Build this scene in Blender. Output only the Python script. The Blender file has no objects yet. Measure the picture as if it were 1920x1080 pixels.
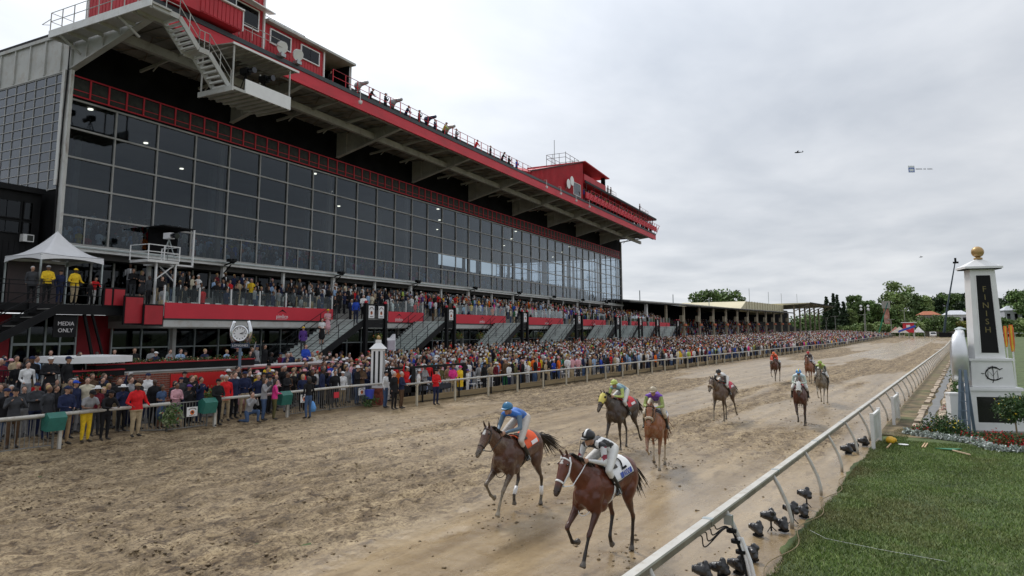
import bpy, bmesh, math, random
import numpy as np
from mathutils import Vector, Matrix

rnd = random.Random(7)
nrg = np.random.RandomState(5)
scene = bpy.context.scene
col = scene.collection

# ------------------------------------------------------------------ camera
CAM_H = 4.1
cam_d = bpy.data.cameras.new('camera')
cam_d.sensor_width = 36.0
cam_d.lens = 1292.0 / 1920.0 * 36.0
cam_d.shift_y = -82.0 / 1920.0
cam_d.clip_start = 0.1
cam_d.clip_end = 9000
cam = bpy.data.objects.new('camera', cam_d)
col.objects.link(cam)
_yaw, _pit, _rol = [math.radians(a) for a in (33.253, 7.2274, -0.1776)]
_f = Vector((-math.sin(_yaw) * math.cos(_pit), math.cos(_yaw) * math.cos(_pit), math.sin(_pit)))
_r = Vector((math.cos(_yaw), math.sin(_yaw), 0))
_u = _r.cross(_f)
_r2 = _r * math.cos(_rol) + _u * math.sin(_rol)
_u2 = -_r * math.sin(_rol) + _u * math.cos(_rol)
cam.matrix_world = Matrix(((_r2.x, _u2.x, -_f.x, 0), (_r2.y, _u2.y, -_f.y, 0), (_r2.z, _u2.z, -_f.z, CAM_H), (0, 0, 0, 1)))
scene.camera = cam

def project(p):
    d = Vector(p) - Vector((0, 0, CAM_H))
    z = d.dot(_f)
    return (960 + 1292 * d.dot(_r2) / z, 458 - 1292 * d.dot(_u2) / z, z)

# ------------------------------------------------------------------ world (overcast)
SUN_EL, SUN_AZ = math.radians(52), math.radians(-55)   # azimuth from +Y towards +X
world = bpy.data.worlds.new('World')
scene.world = world
world.use_nodes = True
nt = world.node_tree
for n in list(nt.nodes): nt.nodes.remove(n)
def wn(t, **k):
    n = nt.nodes.new(t)
    for a, b in k.items(): setattr(n, a, b)
    return n
out = wn('ShaderNodeOutputWorld'); bg = wn('ShaderNodeBackground'); bg.inputs['Strength'].default_value = 0.1
sky = wn('ShaderNodeTexSky', sky_type='NISHITA'); sky.sun_disc = False
sky.sun_elevation = SUN_EL; sky.sun_rotation = SUN_AZ
tc = wn('ShaderNodeTexCoord')
sep = wn('ShaderNodeSeparateXYZ'); nt.links.new(tc.outputs['Generated'], sep.inputs[0])
def wm(op, a, b=None, clamp=False):
    n = wn('ShaderNodeMath', operation=op); n.use_clamp = clamp
    for i, v in enumerate((a, b)):
        if v is None: continue
        if isinstance(v, (int, float)): n.inputs[i].default_value = v
        else: nt.links.new(v, n.inputs[i])
    return n.outputs[0]
zz = wm('ADD', wm('MAXIMUM', sep.outputs['Z'], 0.0), 0.10)
cx_, cy_ = wm('DIVIDE', sep.outputs['X'], zz), wm('DIVIDE', sep.outputs['Y'], zz)
comb = wn('ShaderNodeCombineXYZ'); nt.links.new(cx_, comb.inputs[0]); nt.links.new(cy_, comb.inputs[1])
def wnoise(scale, detail, rough, off):
    mp = wn('ShaderNodeMapping'); mp.inputs['Location'].default_value = off; mp.inputs['Rotation'].default_value = (0, 0, 0.5)
    mp.inputs['Scale'].default_value = (1.0, 0.75, 1)
    nt.links.new(comb.outputs[0], mp.inputs[0])
    n = wn('ShaderNodeTexNoise'); n.inputs['Scale'].default_value = scale; n.inputs['Detail'].default_value = detail
    n.inputs['Roughness'].default_value = rough; n.inputs['Distortion'].default_value = 0.25
    nt.links.new(mp.outputs[0], n.inputs['Vector'])
    return n.outputs['Fac']
n1 = wnoise(0.55, 6, 0.55, (3.1, 1.7, 0)); n2 = wnoise(2.1, 5, 0.5, (9.1, 4.7, 0))
nn = wm('ADD', wm('MULTIPLY', n1, 0.72), wm('MULTIPLY', n2, 0.28))
ramp = wn('ShaderNodeValToRGB'); e = ramp.color_ramp.elements
e[0].position = 0.30; e[0].color = (0.41, 0.445, 0.50, 1)
e[1].position = 0.70; e[1].color = (0.80, 0.81, 0.83, 1)
m_ = e.new(0.5); m_.color = (0.60, 0.625, 0.665, 1)
nt.links.new(nn, ramp.inputs[0])
# thin cloud in front of the sun brightens its side of the sky
sd = Vector((math.sin(SUN_AZ) * math.cos(SUN_EL), math.cos(SUN_AZ) * math.cos(SUN_EL), math.sin(SUN_EL)))
dot = wn('ShaderNodeVectorMath', operation='DOT_PRODUCT'); nt.links.new(tc.outputs['Generated'], dot.inputs[0]); dot.inputs[1].default_value = sd
glow = wm('POWER', wm('MAXIMUM', dot.outputs['Value'], 0.0), 4.0)
gain = wm('ADD', wm('MULTIPLY', glow, 1.05), 0.72)
gain = wm('ADD', gain, wm('MULTIPLY', wm('MAXIMUM', sep.outputs['Z'], 0.0), 0.38))
hz = wm('POWER', wm('SUBTRACT', 1.0, wm('MAXIMUM', sep.outputs['Z'], 0.0)), 12.0)
gain = wm('MULTIPLY', wm('ADD', gain, wm('MULTIPLY', hz, 0.20)), 10.0)
cl = wn('ShaderNodeVectorMath', operation='SCALE'); nt.links.new(ramp.outputs[0], cl.inputs[0]); nt.links.new(gain, cl.inputs['Scale'])
mix = wn('ShaderNodeMixRGB'); mix.inputs[0].default_value = 0.95
nt.links.new(sky.outputs[0], mix.inputs[1]); nt.links.new(cl.outputs[0], mix.inputs[2])
nt.links.new(mix.outputs[0], bg.inputs['Color']); nt.links.new(bg.outputs[0], out.inputs[0])

sun_d = bpy.data.lights.new('sun', 'SUN'); sun_d.energy = 1.5; sun_d.angle = math.radians(10); sun_d.color = (1.0, 0.96, 0.9)
sun = bpy.data.objects.new('sun', sun_d); col.objects.link(sun)
sun.rotation_euler = (-sd).to_track_quat('-Z', 'Y').to_euler()
vs = scene.view_settings
vs.view_transform = 'Standard'; vs.look = 'None'; vs.exposure = 0.36; vs.gamma = 1.0; vs.use_curve_mapping = False
scene.cycles.max_bounces = 6; scene.cycles.transparent_max_bounces = 12

# ------------------------------------------------------------------ helpers
def mat(name, c, rough=0.65, metal=0.0, var=0.12, scale=2.0, bump=0.0, bscale=30.0, spec=0.5, stretch=(1, 1, 1), dirt=None, dscale=1.5, damt=0.5):
    m = bpy.data.materials.new(name); m.use_nodes = True
    t = m.node_tree; b = t.nodes['Principled BSDF']
    b.inputs['Roughness'].default_value = rough; b.inputs['Metallic'].default_value = metal
    b.inputs['Specular IOR Level'].default_value = spec
    tcn = t.nodes.new('ShaderNodeTexCoord'); mp = t.nodes.new('ShaderNodeMapping'); mp.inputs['Scale'].default_value = stretch
    t.links.new(tcn.outputs['Object'], mp.inputs[0])
    n = t.nodes.new('ShaderNodeTexNoise'); n.inputs['Scale'].default_value = scale; n.inputs['Detail'].default_value = 6
    t.links.new(mp.outputs[0], n.inputs['Vector'])
    r = t.nodes.new('ShaderNodeValToRGB')
    lo = [max(0, v * (1 - var * 1.6)) for v in c]; hi = [min(1, v * (1 + var * 1.6)) for v in c]
    r.color_ramp.elements[0].position = .3; r.color_ramp.elements[1].position = .7
    r.color_ramp.elements[0].color = (*lo, 1); r.color_ramp.elements[1].color = (*hi, 1)
    t.links.new(n.outputs['Fac'], r.inputs[0])
    last = r.outputs[0]
    if dirt:
        n3 = t.nodes.new('ShaderNodeTexNoise'); n3.inputs['Scale'].default_value = dscale; n3.inputs['Detail'].default_value = 8; n3.inputs['Roughness'].default_value = .7
        t.links.new(mp.outputs[0], n3.inputs['Vector'])
        r3 = t.nodes.new('ShaderNodeValToRGB'); r3.color_ramp.elements[0].position = .5; r3.color_ramp.elements[1].position = .72
        r3.color_ramp.elements[1].color = (damt, damt, damt, 1)
        t.links.new(n3.outputs['Fac'], r3.inputs[0])
        mx = t.nodes.new('ShaderNodeMixRGB'); mx.inputs[2].default_value = (*dirt, 1)
        t.links.new(r3.outputs[0], mx.inputs[0]); t.links.new(last, mx.inputs[1]); last = mx.outputs[0]
    t.links.new(last, b.inputs['Base Color'])
    if bump:
        n2 = t.nodes.new('ShaderNodeTexNoise'); n2.inputs['Scale'].default_value = bscale; n2.inputs['Detail'].default_value = 4
        t.links.new(mp.outputs[0], n2.inputs['Vector'])
        bp = t.nodes.new('ShaderNodeBump'); bp.inputs['Strength'].default_value = bump; bp.inputs['Distance'].default_value = .02
        t.links.new(n2.outputs['Fac'], bp.inputs['Height']); t.links.new(bp.outputs[0], b.inputs['Normal'])
    return m

def mat_attr(name, rough=0.6, bump=0.0, bscale=30, var=.15, scale=6.0, spec=.4, mud=None):
    """colour comes from the mesh's own per-vertex colour (coat, clothes, leaves)"""
    m = bpy.data.materials.new(name); m.use_nodes = True
    t = m.node_tree; b = t.nodes['Principled BSDF']; b.inputs['Roughness'].default_value = rough
    b.inputs['Specular IOR Level'].default_value = spec
    a = t.nodes.new('ShaderNodeAttribute'); a.attribute_name = 'Col'
    tcn = t.nodes.new('ShaderNodeTexCoord')
    n = t.nodes.new('ShaderNodeTexNoise'); n.inputs['Scale'].default_value = scale; n.inputs['Detail'].default_value = 6
    t.links.new(tcn.outputs['Object'], n.inputs['Vector'])
    mr = t.nodes.new('ShaderNodeMapRange'); mr.inputs[1].default_value = .3; mr.inputs[2].default_value = .7
    mr.inputs[3].default_value = 1 - var; mr.inputs[4].default_value = 1 + var
    t.links.new(n.outputs['Fac'], mr.inputs[0])
    vm = t.nodes.new('ShaderNodeVectorMath'); vm.operation = 'SCALE'
    t.links.new(a.outputs['Color'], vm.inputs[0]); t.links.new(mr.outputs[0], vm.inputs['Scale'])
    last = vm.outputs[0]
    if mud:
        n3 = t.nodes.new('ShaderNodeTexNoise'); n3.inputs['Scale'].default_value = 3.5; n3.inputs['Detail'].default_value = 9; n3.inputs['Roughness'].default_value = .72
        t.links.new(tcn.outputs['Object'], n3.inputs['Vector'])
        n4 = t.nodes.new('ShaderNodeTexNoise'); n4.inputs['Scale'].default_value = 60; n4.inputs['Detail'].default_value = 2
        t.links.new(tcn.outputs['Object'], n4.inputs['Vector'])
        ad = t.nodes.new('ShaderNodeMath'); ad.operation = 'MULTIPLY_ADD'; ad.inputs[1].default_value = .35
        t.links.new(n4.outputs['Fac'], ad.inputs[0]); t.links.new(n3.outputs['Fac'], ad.inputs[2])
        # more mud where the 'Mud' value of the mesh is high (chest, belly, legs)
        am = t.nodes.new('ShaderNodeAttribute'); am.attribute_name = 'Mud'
        ad2 = t.nodes.new('ShaderNodeMath'); ad2.operation = 'ADD'
        t.links.new(ad.outputs[0], ad2.inputs[0]); t.links.new(am.outputs['Fac'], ad2.inputs[1])
        r3 = t.nodes.new('ShaderNodeMapRange'); r3.inputs[1].default_value = .94; r3.inputs[2].default_value = 1.30
        r3.inputs[3].default_value = 0; r3.inputs[4].default_value = .85
        t.links.new(ad2.outputs[0], r3.inputs[0])
        mx = t.nodes.new('ShaderNodeMixRGB'); mx.inputs[2].default_value = (*mud, 1)
        t.links.new(r3.outputs[0], mx.inputs[0]); t.links.new(last, mx.inputs[1]); last = mx.outputs[0]
    t.links.new(last, b.inputs['Base Color'])
    if bump:
        n2 = t.nodes.new('ShaderNodeTexNoise'); n2.inputs['Scale'].default_value = bscale; n2.inputs['Detail'].default_value = 5
        t.links.new(tcn.outputs['Object'], n2.inputs['Vector'])
        bp = t.nodes.new('ShaderNodeBump'); bp.inputs['Strength'].default_value = bump; bp.inputs['Distance'].default_value = .03
        t.links.new(n2.outputs['Fac'], bp.inputs['Height']); t.links.new(bp.outputs[0], b.inputs['Normal'])
    return m

class MB:
    def __init__(s): s.v = []; s.f = []; s.mi = []; s.cur = 0
    def add(s, vs, fs, mi=None):
        o = len(s.v); s.v += [tuple(v) for v in vs]; s.f += [tuple(i + o for i in f) for f in fs]
        s.mi += [s.cur if mi is None else mi] * len(fs); return s
    def box(s, a, b):
        x0, y0, z0 = a; x1, y1, z1 = b
        return s.add([(x0, y0, z0), (x1, y0, z0), (x1, y1, z0), (x0, y1, z0), (x0, y0, z1), (x1, y0, z1), (x1, y1, z1), (x0, y1, z1)],
                     [(0, 3, 2, 1), (4, 5, 6, 7), (0, 1, 5, 4), (1, 2, 6, 5), (2, 3, 7, 6), (3, 0, 4, 7)])
    def bar(s, p, q, w, h=None, up=(0, 0, 1)):
        h = h or w; p = Vector(p); q = Vector(q); d = (q - p).normalized(); up = Vector(up)
        if abs(d.dot(up)) > .98: up = Vector((1, 0, 0))
        r = d.cross(up).normalized(); u = r.cross(d).normalized(); r *= w / 2; u *= h / 2
        vs = [p - r - u, p + r - u, p + r + u, p - r + u, q - r - u, q + r - u, q + r + u, q - r + u]
        return s.add(vs, [(0, 3, 2, 1), (4, 5, 6, 7), (0, 1, 5, 4), (1, 2, 6, 5), (2, 3, 7, 6), (3, 0, 4, 7)])
    def tube(s, pts, rad, n=8, cap=True, flat=1.0, side=None):
        """rings along a path; rad is a number or one per point; side/flat make it elliptical"""
        pts = [Vector(p) for p in pts]; m = len(pts)
        if isinstance(rad, (int, float)): rad = [rad] * m
        ring = []; prev = None
        for i, p in enumerate(pts):
            d = (pts[min(i + 1, m - 1)] - pts[max(i - 1, 0)]).normalized()
            if side is not None: a = Vector(side) - d * d.dot(Vector(side))
            elif prev is not None: a = prev - d * d.dot(prev)
            else: a = d.orthogonal()
            if a.length < 1e-5: a = d.orthogonal()
            a.normalize(); prev = a; b = d.cross(a)
            r = rad[i]; ra, rb = (r if isinstance(r, tuple) else (r, r * flat))
            ring.append([p + a * ra * math.cos(2 * math.pi * k / n) + b * rb * math.sin(2 * math.pi * k / n) for k in range(n)])
        vs = [v for r_ in ring for v in r_]; fs = []
        for i in range(m - 1):
            for k in range(n):
                fs.append((i * n + k, i * n + (k + 1) % n, (i + 1) * n + (k + 1) % n, (i + 1) * n + k))
        if cap:
            fs.append(tuple(range(n - 1, -1, -1))); fs.append(tuple((m - 1) * n + k for k in range(n)))
        return s.add(vs, fs)
    def ball(s, c, r, n=8, m=6):
        c = Vector(c); r = r if isinstance(r, tuple) else (r, r, r); vs = []; fs = []
        for i in range(m + 1):
            th = math.pi * i / m
            for k in range(n):
                ph = 2 * math.pi * k / n
                vs.append(c + Vector((r[0] * math.sin(th) * math.cos(ph), r[1] * math.sin(th) * math.sin(ph), r[2] * math.cos(th))))
        for i in range(m):
            for k in range(n):
                q = (i * n + k, (i + 1) * n + k, (i + 1) * n + (k + 1) % n, i * n + (k + 1) % n)
                fs.append((q[1], q[2], q[3]) if i == 0 and 0 else q)
        return s.add(vs, fs)
    def poly(s, pts, depth, axis=(0, 0, 1)):
        """outline extruded along axis"""
        n = len(pts); ax = Vector(axis) * depth
        vs = [Vector(p) for p in pts] + [Vector(p) + ax for p in pts]
        fs = [tuple(range(n - 1, -1, -1)), tuple(range(n, 2 * n))] + [(i, (i + 1) % n, n + (i + 1) % n, n + i) for i in range(n)]
        return s.add(vs, fs)
    def mesh(s, name, mats, smooth=False):
        me = bpy.data.meshes.new(name); me.from_pydata(s.v, [], s.f)
        for m in (mats if isinstance(mats, (list, tuple)) else [mats]): me.materials.append(m)
        if any(s.mi): me.polygons.foreach_set('material_index', s.mi)
        if smooth: me.polygons.foreach_set('use_smooth', [True] * len(me.polygons))
        me.update()
        return me
    def build(s, name, mats, parent=None, smooth=False, loc=(0, 0, 0), rotz=0):
        return obj(name, s.mesh(name, mats, smooth), parent, loc, rotz)

def fixn(me):
    bm = bmesh.new(); bm.from_mesh(me); bmesh.ops.recalc_face_normals(bm, faces=bm.faces); bm.to_mesh(me); bm.free(); return me
def obj(name, me, parent=None, loc=(0, 0, 0), rotz=0):
    o = bpy.data.objects.new(name, me); col.objects.link(o); o.location = loc; o.rotation_euler = (0, 0, rotz)
    if parent is not None: o.parent = parent
    return o
def tag(o, label=None, cat=None, group=None, kind=None):
    if label: o['label'] = label
    if cat: o['category'] = cat
    if group: o['group'] = group
    if kind: o['kind'] = kind
    return o
def thing(name, label, cat, loc=(0, 0, 0), rotz=0, group=None):
    o = bpy.data.objects.new(name, None); o.empty_display_size = .2; col.objects.link(o)
    o.location = loc; o.rotation_euler = (0, 0, rotz)
    return tag(o, label, cat, group)
def setting(name, me): return tag(obj(name, me), kind='structure')
def copy_tree(o, loc=None, rotz=None, label=None, parent=None):
    c = o.copy(); col.objects.link(c)
    if parent is not None: c.parent = parent
    if loc is not None: c.location = loc
    if rotz is not None: c.rotation_euler = (0, 0, rotz)
    if label: c['label'] = label
    for ch in list(o.children): copy_tree(ch, parent=c)
    return c
def np_mesh(name, V, F, mats, smooth=False, attrs=None):
    """V (n,3), F (m,k) numpy arrays"""
    me = bpy.data.meshes.new(name); V = np.asarray(V, np.float32); F = np.asarray(F, np.int32); k = F.shape[1]
    me.vertices.add(len(V)); me.vertices.foreach_set('co', V.ravel())
    me.loops.add(F.size); me.loops.foreach_set('vertex_index', F.ravel())
    me.polygons.add(len(F)); me.polygons.foreach_set('loop_start', np.arange(0, F.size, k, dtype=np.int32))
    me.polygons.foreach_set('loop_total', np.full(len(F), k, np.int32))
    if smooth: me.polygons.foreach_set('use_smooth', np.ones(len(F), bool))
    for m in (mats if isinstance(mats, (list, tuple)) else [mats]): me.materials.append(m)
    for nm, arr in (attrs or {}).items():
        if arr.ndim == 1:
            a = me.attributes.new(nm, 'FLOAT', 'POINT'); a.data.foreach_set('value', arr.astype(np.float32))
        else:
            a = me.color_attributes.new(nm, 'FLOAT_COLOR', 'POINT')
            c4 = np.ones((len(V), 4), np.float32); c4[:, :3] = arr; a.data.foreach_set('color', c4.ravel())
    me.update(); me.validate(); return me
_txt = {}
def text_mesh(s, size, m, depth=.004, font_scale_x=1.0, key=None):
    """flat lettering in the local XY plane, centred on the origin"""
    cu = bpy.data.curves.new('lettering', 'FONT'); cu.body = s; cu.size = size; cu.align_x = 'CENTER'; cu.align_y = 'CENTER'
    cu.extrude = depth; cu.resolution_u = 3
    o = bpy.data.objects.new('lettering', cu); col.objects.link(o)
    dg = bpy.context.evaluated_depsgraph_get(); me = bpy.data.meshes.new_from_object(o.evaluated_get(dg))
    bpy.data.objects.remove(o); bpy.data.curves.remove(cu)
    if font_scale_x != 1.0:
        for v in me.vertices: v.co.x *= font_scale_x
    me.materials.clear(); me.materials.append(m); me.name = 'lettering'
    return me
def place_text(s, size, m, parent, o, xdir, ydir, name='lettering', sx=1.0, depth=.004):
    me = text_mesh(s, size, m, depth, sx)
    t = bpy.data.objects.new(name, me); col.objects.link(t); t.parent = parent
    x = Vector(xdir).normalized(); y = Vector(ydir).normalized(); z = x.cross(y)
    t.matrix_local = Matrix(((x.x, y.x, z.x, o[0]), (x.y, y.y, z.y, o[1]), (x.z, y.z, z.z, o[2]), (0, 0, 0, 1)))
    return t

# value noise in numpy
def _hash(ix, iy, seed):
    n = (ix.astype(np.int64) * 374761393 + iy.astype(np.int64) * 668265263 + seed * 982451653) & 0x7fffffff
    n = ((n ^ (n >> 13)) * 1274126177) & 0x7fffffff
    return ((n ^ (n >> 16)) & 0xffff) / 65535.0
def vnoise(x, y, seed=0):
    ix, iy = np.floor(x), np.floor(y); fx, fy = x - ix, y - iy
    fx = fx * fx * (3 - 2 * fx); fy = fy * fy * (3 - 2 * fy)
    a = _hash(ix, iy, seed); b = _hash(ix + 1, iy, seed); c = _hash(ix, iy + 1, seed); d = _hash(ix + 1, iy + 1, seed)
    return (a * (1 - fx) + b * fx) * (1 - fy) + (c * (1 - fx) + d * fx) * fy
def fbm(x, y, seed=0, o=4, g=.5):
    s = 0; a = 1; t = 0
    for i in range(o): s = s + a * vnoise(x * 2 ** i, y * 2 ** i, seed + i); t += a; a *= g
    return s / t

# ------------------------------------------------------------------ palette
RED = (0.62, 0.026, 0.045)
M = {}
M['red'] = mat('red_paint', RED, .55, var=.10, scale=.6, dirt=(.30, .035, .04), damt=.6, dscale=.8, stretch=(1, .4, 1.6))
M['red2'] = mat('red_siding_paint', (.50, .022, .035), .6, var=.08, scale=.8, dirt=(.3, .03, .03), damt=.4)
M['white'] = mat('white_paint', (.72, .72, .71), .5, var=.05, scale=1.5, dirt=(.42, .36, .3), damt=.45, dscale=2.5)
M['clean_white'] = mat('clean_white_paint', (.80, .80, .80), .4, var=.03, scale=2)
M['offwhite'] = mat('pale_steel_paint', (.46, .46, .44), .55, var=.08, scale=.7, dirt=(.3, .22, .15), damt=.5, dscale=1.8)
M['beam'] = mat('grey_steel_paint', (.36, .34, .30), .6, var=.1, scale=.7, dirt=(.13, .11, .09), damt=.6)
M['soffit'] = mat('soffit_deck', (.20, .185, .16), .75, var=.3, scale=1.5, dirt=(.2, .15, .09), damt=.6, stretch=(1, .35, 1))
M['black'] = mat('black_paint', (.009, .009, .010), .55, var=.2, scale=1.5, spec=.18)
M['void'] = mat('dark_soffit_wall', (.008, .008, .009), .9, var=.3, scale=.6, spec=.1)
M['darkgreen'] = mat('dark_green_trim', (.012, .03, .028), .5)
M['iron'] = mat('galvanised_bar', (.20, .20, .19), .5, metal=.4, var=.15, scale=4)
M['metal'] = mat('aluminium', (.38, .42, .42), .4, metal=.6, var=.08, scale=3)
M['mullion'] = mat('mullion_aluminium', (.34, .335, .32), .45, metal=.3, var=.12, scale=1.2)
M['louver'] = mat('dark_mesh_panel', (.030, .032, .028), .7, var=.35, scale=2.2)
M['asphalt'] = mat('asphalt', (.075, .072, .068), .85, var=.25, scale=1.2, bump=.3, bscale=60, dirt=(.2, .16, .12), damt=.5, dscale=.35)
M['concrete'] = mat('concrete', (.33, .32, .29), .85, var=.15, scale=1.5, bump=.2, dirt=(.15, .13, .11), damt=.6)
M['wood'] = mat('weathered_timber', (.26, .195, .105), .8, var=.25, scale=3, stretch=(1, .2, 3), bump=.2, dirt=(.1, .08, .05), damt=.6)
M['gold'] = mat('gold_paint', (.42, .27, .11), .38, metal=.35, var=.1)
M['silver'] = mat('brushed_silver', (.72, .73, .75), .32, metal=.55, var=.05)
M['chrome'] = mat('polished_silver', (.75, .76, .78), .18, metal=1.0, var=.04, bump=.05, bscale=6)
M['outer'] = mat('grey_white_rail', (.44, .43, .40), .45, var=.1, scale=2, dirt=(.2, .16, .11), damt=.6, dscale=4)
M['railside'] = mat('shaded_grimy_rail_side', (.22, .19, .15), .5, var=.2, scale=2, dirt=(.08, .06, .04), damt=.7, dscale=3)  # brown-grey side shade painted into the base colour, with grime over it
M['rail'] = mat('cream_rail', (.52, .505, .46), .45, var=.08, scale=2, dirt=(.25, .19, .12), damt=.75, dscale=4)
M['bluegrey'] = mat('bluegrey_paint', (.13, .18, .24), .45, var=.1)
M['green_pad'] = mat('green_padding', (.015, .13, .10), .55, var=.1, scale=5)
M['brick'] = mat('red_brick', (.22, .058, .035), .85, var=.35, scale=6, bump=.3, bscale=50)
M['mortar'] = mat('mortar', (.42, .38, .33), .9, var=.1)
M['bag'] = mat('black_plastic_bag', (.012, .012, .014), .28, var=.2, scale=8, bump=.9, bscale=14, spec=.7)
M['lens'] = mat('dark_lens', (.005, .006, .01), .1, spec=.8)
M['hair_d'] = mat('dark_hair', (.018, .013, .010), .6)
M['orange'] = mat('orange_plastic', (.75, .13, .02), .5)
M['yellow'] = mat('yellow_plastic', (.75, .5, .03), .5)
M['cream'] = mat('cream_siding', (.62, .56, .38), .7, var=.05, scale=.3)
M['text_gold'] = mat('dull_gold_letter', (.17, .14, .05), .5)
M['logo'] = mat('white_print', (.75, .72, .72), .5, var=.02)
M['clear'] = None
def glass(name, tint, refl=(.9, .95, 1.0), base=0.06, rough=.03, ior=1.5, alpha=None):
    m = bpy.data.materials.new(name); m.use_nodes = True; t = m.node_tree
    for n in list(t.nodes): t.nodes.remove(n)
    o = t.nodes.new('ShaderNodeOutputMaterial'); tr = t.nodes.new('ShaderNodeBsdfTransparent'); tr.inputs[0].default_value = (*tint, 1)
    g = t.nodes.new('ShaderNodeBsdfGlossy'); g.inputs['Color'].default_value = (*refl, 1); g.inputs['Roughness'].default_value = rough
    lw = t.nodes.new('ShaderNodeLayerWeight'); lw.inputs['Blend'].default_value = .5
    pw = t.nodes.new('ShaderNodeMath'); pw.operation = 'POWER'; pw.inputs[1].default_value = 4.0; t.links.new(lw.outputs['Facing'], pw.inputs[0])
    ad = t.nodes.new('ShaderNodeMath'); ad.operation = 'MULTIPLY_ADD'; ad.use_clamp = True
    f0 = ((ior - 1) / (ior + 1)) ** 2 + base; ad.inputs[1].default_value = .8; ad.inputs[2].default_value = f0
    t.links.new(pw.outputs[0], ad.inputs[0])
    mx = t.nodes.new('ShaderNodeMixShader'); t.links.new(ad.outputs[0], mx.inputs[0]); t.links.new(tr.outputs[0], mx.inputs[1]); t.links.new(g.outputs[0], mx.inputs[2])
    t.links.new(mx.outputs[0], o.inputs[0]); return m
M['glass'] = glass('tinted_glazing', (.60, .66, .70), base=0.0, ior=1.48)
M['glass_dark'] = glass('dark_window_glass', (.22, .24, .26), base=0.0, ior=1.4)
M['glass_side'] = glass('side_glazing', (.30, .34, .42), base=.05, ior=1.5)
M['guard'] = glass('balustrade_glass', (.88, .93, .91), base=.0, ior=1.25)

def bank(X): return .025 * max(0.0, -X - 3.3) if X > -23.0 else .4925 + .06 * min(16.0, -X - 23.0)
def rise(Y): return .0085 * max(0.0, Y - 150.0) if Y < 420 else .0085 * 270
def gz(X, Y): return bank(X) + rise(Y)
def gz_np(X, Y):
    b = np.where(X > -23, .025 * np.maximum(0, -X - 3.3), .4925 + .06 * np.minimum(16, -X - 23))
    return b + .0085 * np.clip(Y - 150, 0, 270)
# ------------------------------------------------------------------ ground
def grid_mesh(name, xs, ys, zf, m, attrs=None, smooth=True):
    X, Y = np.meshgrid(xs, ys); Z = zf(X, Y)
    V = np.stack([X, Y, Z], -1).reshape(-1, 3); nx, ny = len(xs), len(ys)
    i = np.arange(nx - 1)[None, :] + nx * np.arange(ny - 1)[:, None]
    F = np.stack([i, i + 1, i + 1 + nx, i + nx], -1).reshape(-1, 4)
    at = {k: f(X, Y).reshape(-1) if True else None for k, f in (attrs or {}).items()}
    return np_mesh(name, V, F, m, smooth, at)

def sstep(a, b, x):
    t = np.clip((x - a) / (b - a), 0, 1); return t * t * (3 - 2 * t)
def wet_mask(X, Y):
    n = fbm(X * .35 + 7, Y * .10, 11, 4) - .5
    near = sstep(-12.5, -7.5, X + n * 7) * (1 - sstep(16, 30, Y))
    far = sstep(.50, .60, fbm(X * .28, Y * .045 + 3, 21, 4)) * sstep(12, 28, Y) * .75
    edge = sstep(-5.2, -4.3, X + n * 2.0) * .9
    lane = sstep(-16.5, -15.5, X) * (1 - sstep(-9.5, -8.5, X)) * sstep(88, 95, Y + X * 1.5)      # freshly floated lane down the stretch
    return np.clip(np.maximum.reduce([near, far, edge, lane]), 0, 1)
def track_z(X, Y):
    w = wet_mask(X, Y)
    fade = 1 / (1 + (Y / 60) ** 2)
    lump = np.abs(fbm(X * 2.1, Y * 2.1, 31, 4) - .5) * 2
    hoof = vnoise(X * 3.1 + fbm(X, Y, 5, 2) * 2, Y * 2.6, 41) ** 3
    fine = fbm(X * 9, Y * 9, 51, 2) - .5
    ridge = np.sin((X + .35 * fbm(X * .1, Y * .03, 61, 2)) * 2 * math.pi / .62) * .5
    rough = (1 - w)
    tuft = vnoise(X * 5.5, Y * 4.2, 45)
    h = rough * (.08 * (lump - .3) - .13 * hoof + .07 * (tuft - .5) + .06 * fine + .022 * ridge) + w * (.008 * fine + .010 * (lump - .3))
    h = h + w * -.012
    foot = np.maximum(0, vnoise(X * 1.7, Y * 1.3, 71) - .80) * 5 * w      # scattered hoof holes in the smooth part
    h = h - .055 * foot + .04 * foot * (vnoise(X * 9, Y * 9, 81))
    edge = sstep(-3.3, -2.6, X)
    return gz_np(X, Y) + h * (1 - edge) * (1 - .5 * sstep(-24.0, -24.6, X)) + .02
xs = np.arange(-26.2, -2.55, .085)
ys = [2.0]
while ys[-1] < 335: ys.append(ys[-1] + max(.055, .0052 * ys[-1]))
ys = np.array(ys)

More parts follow.
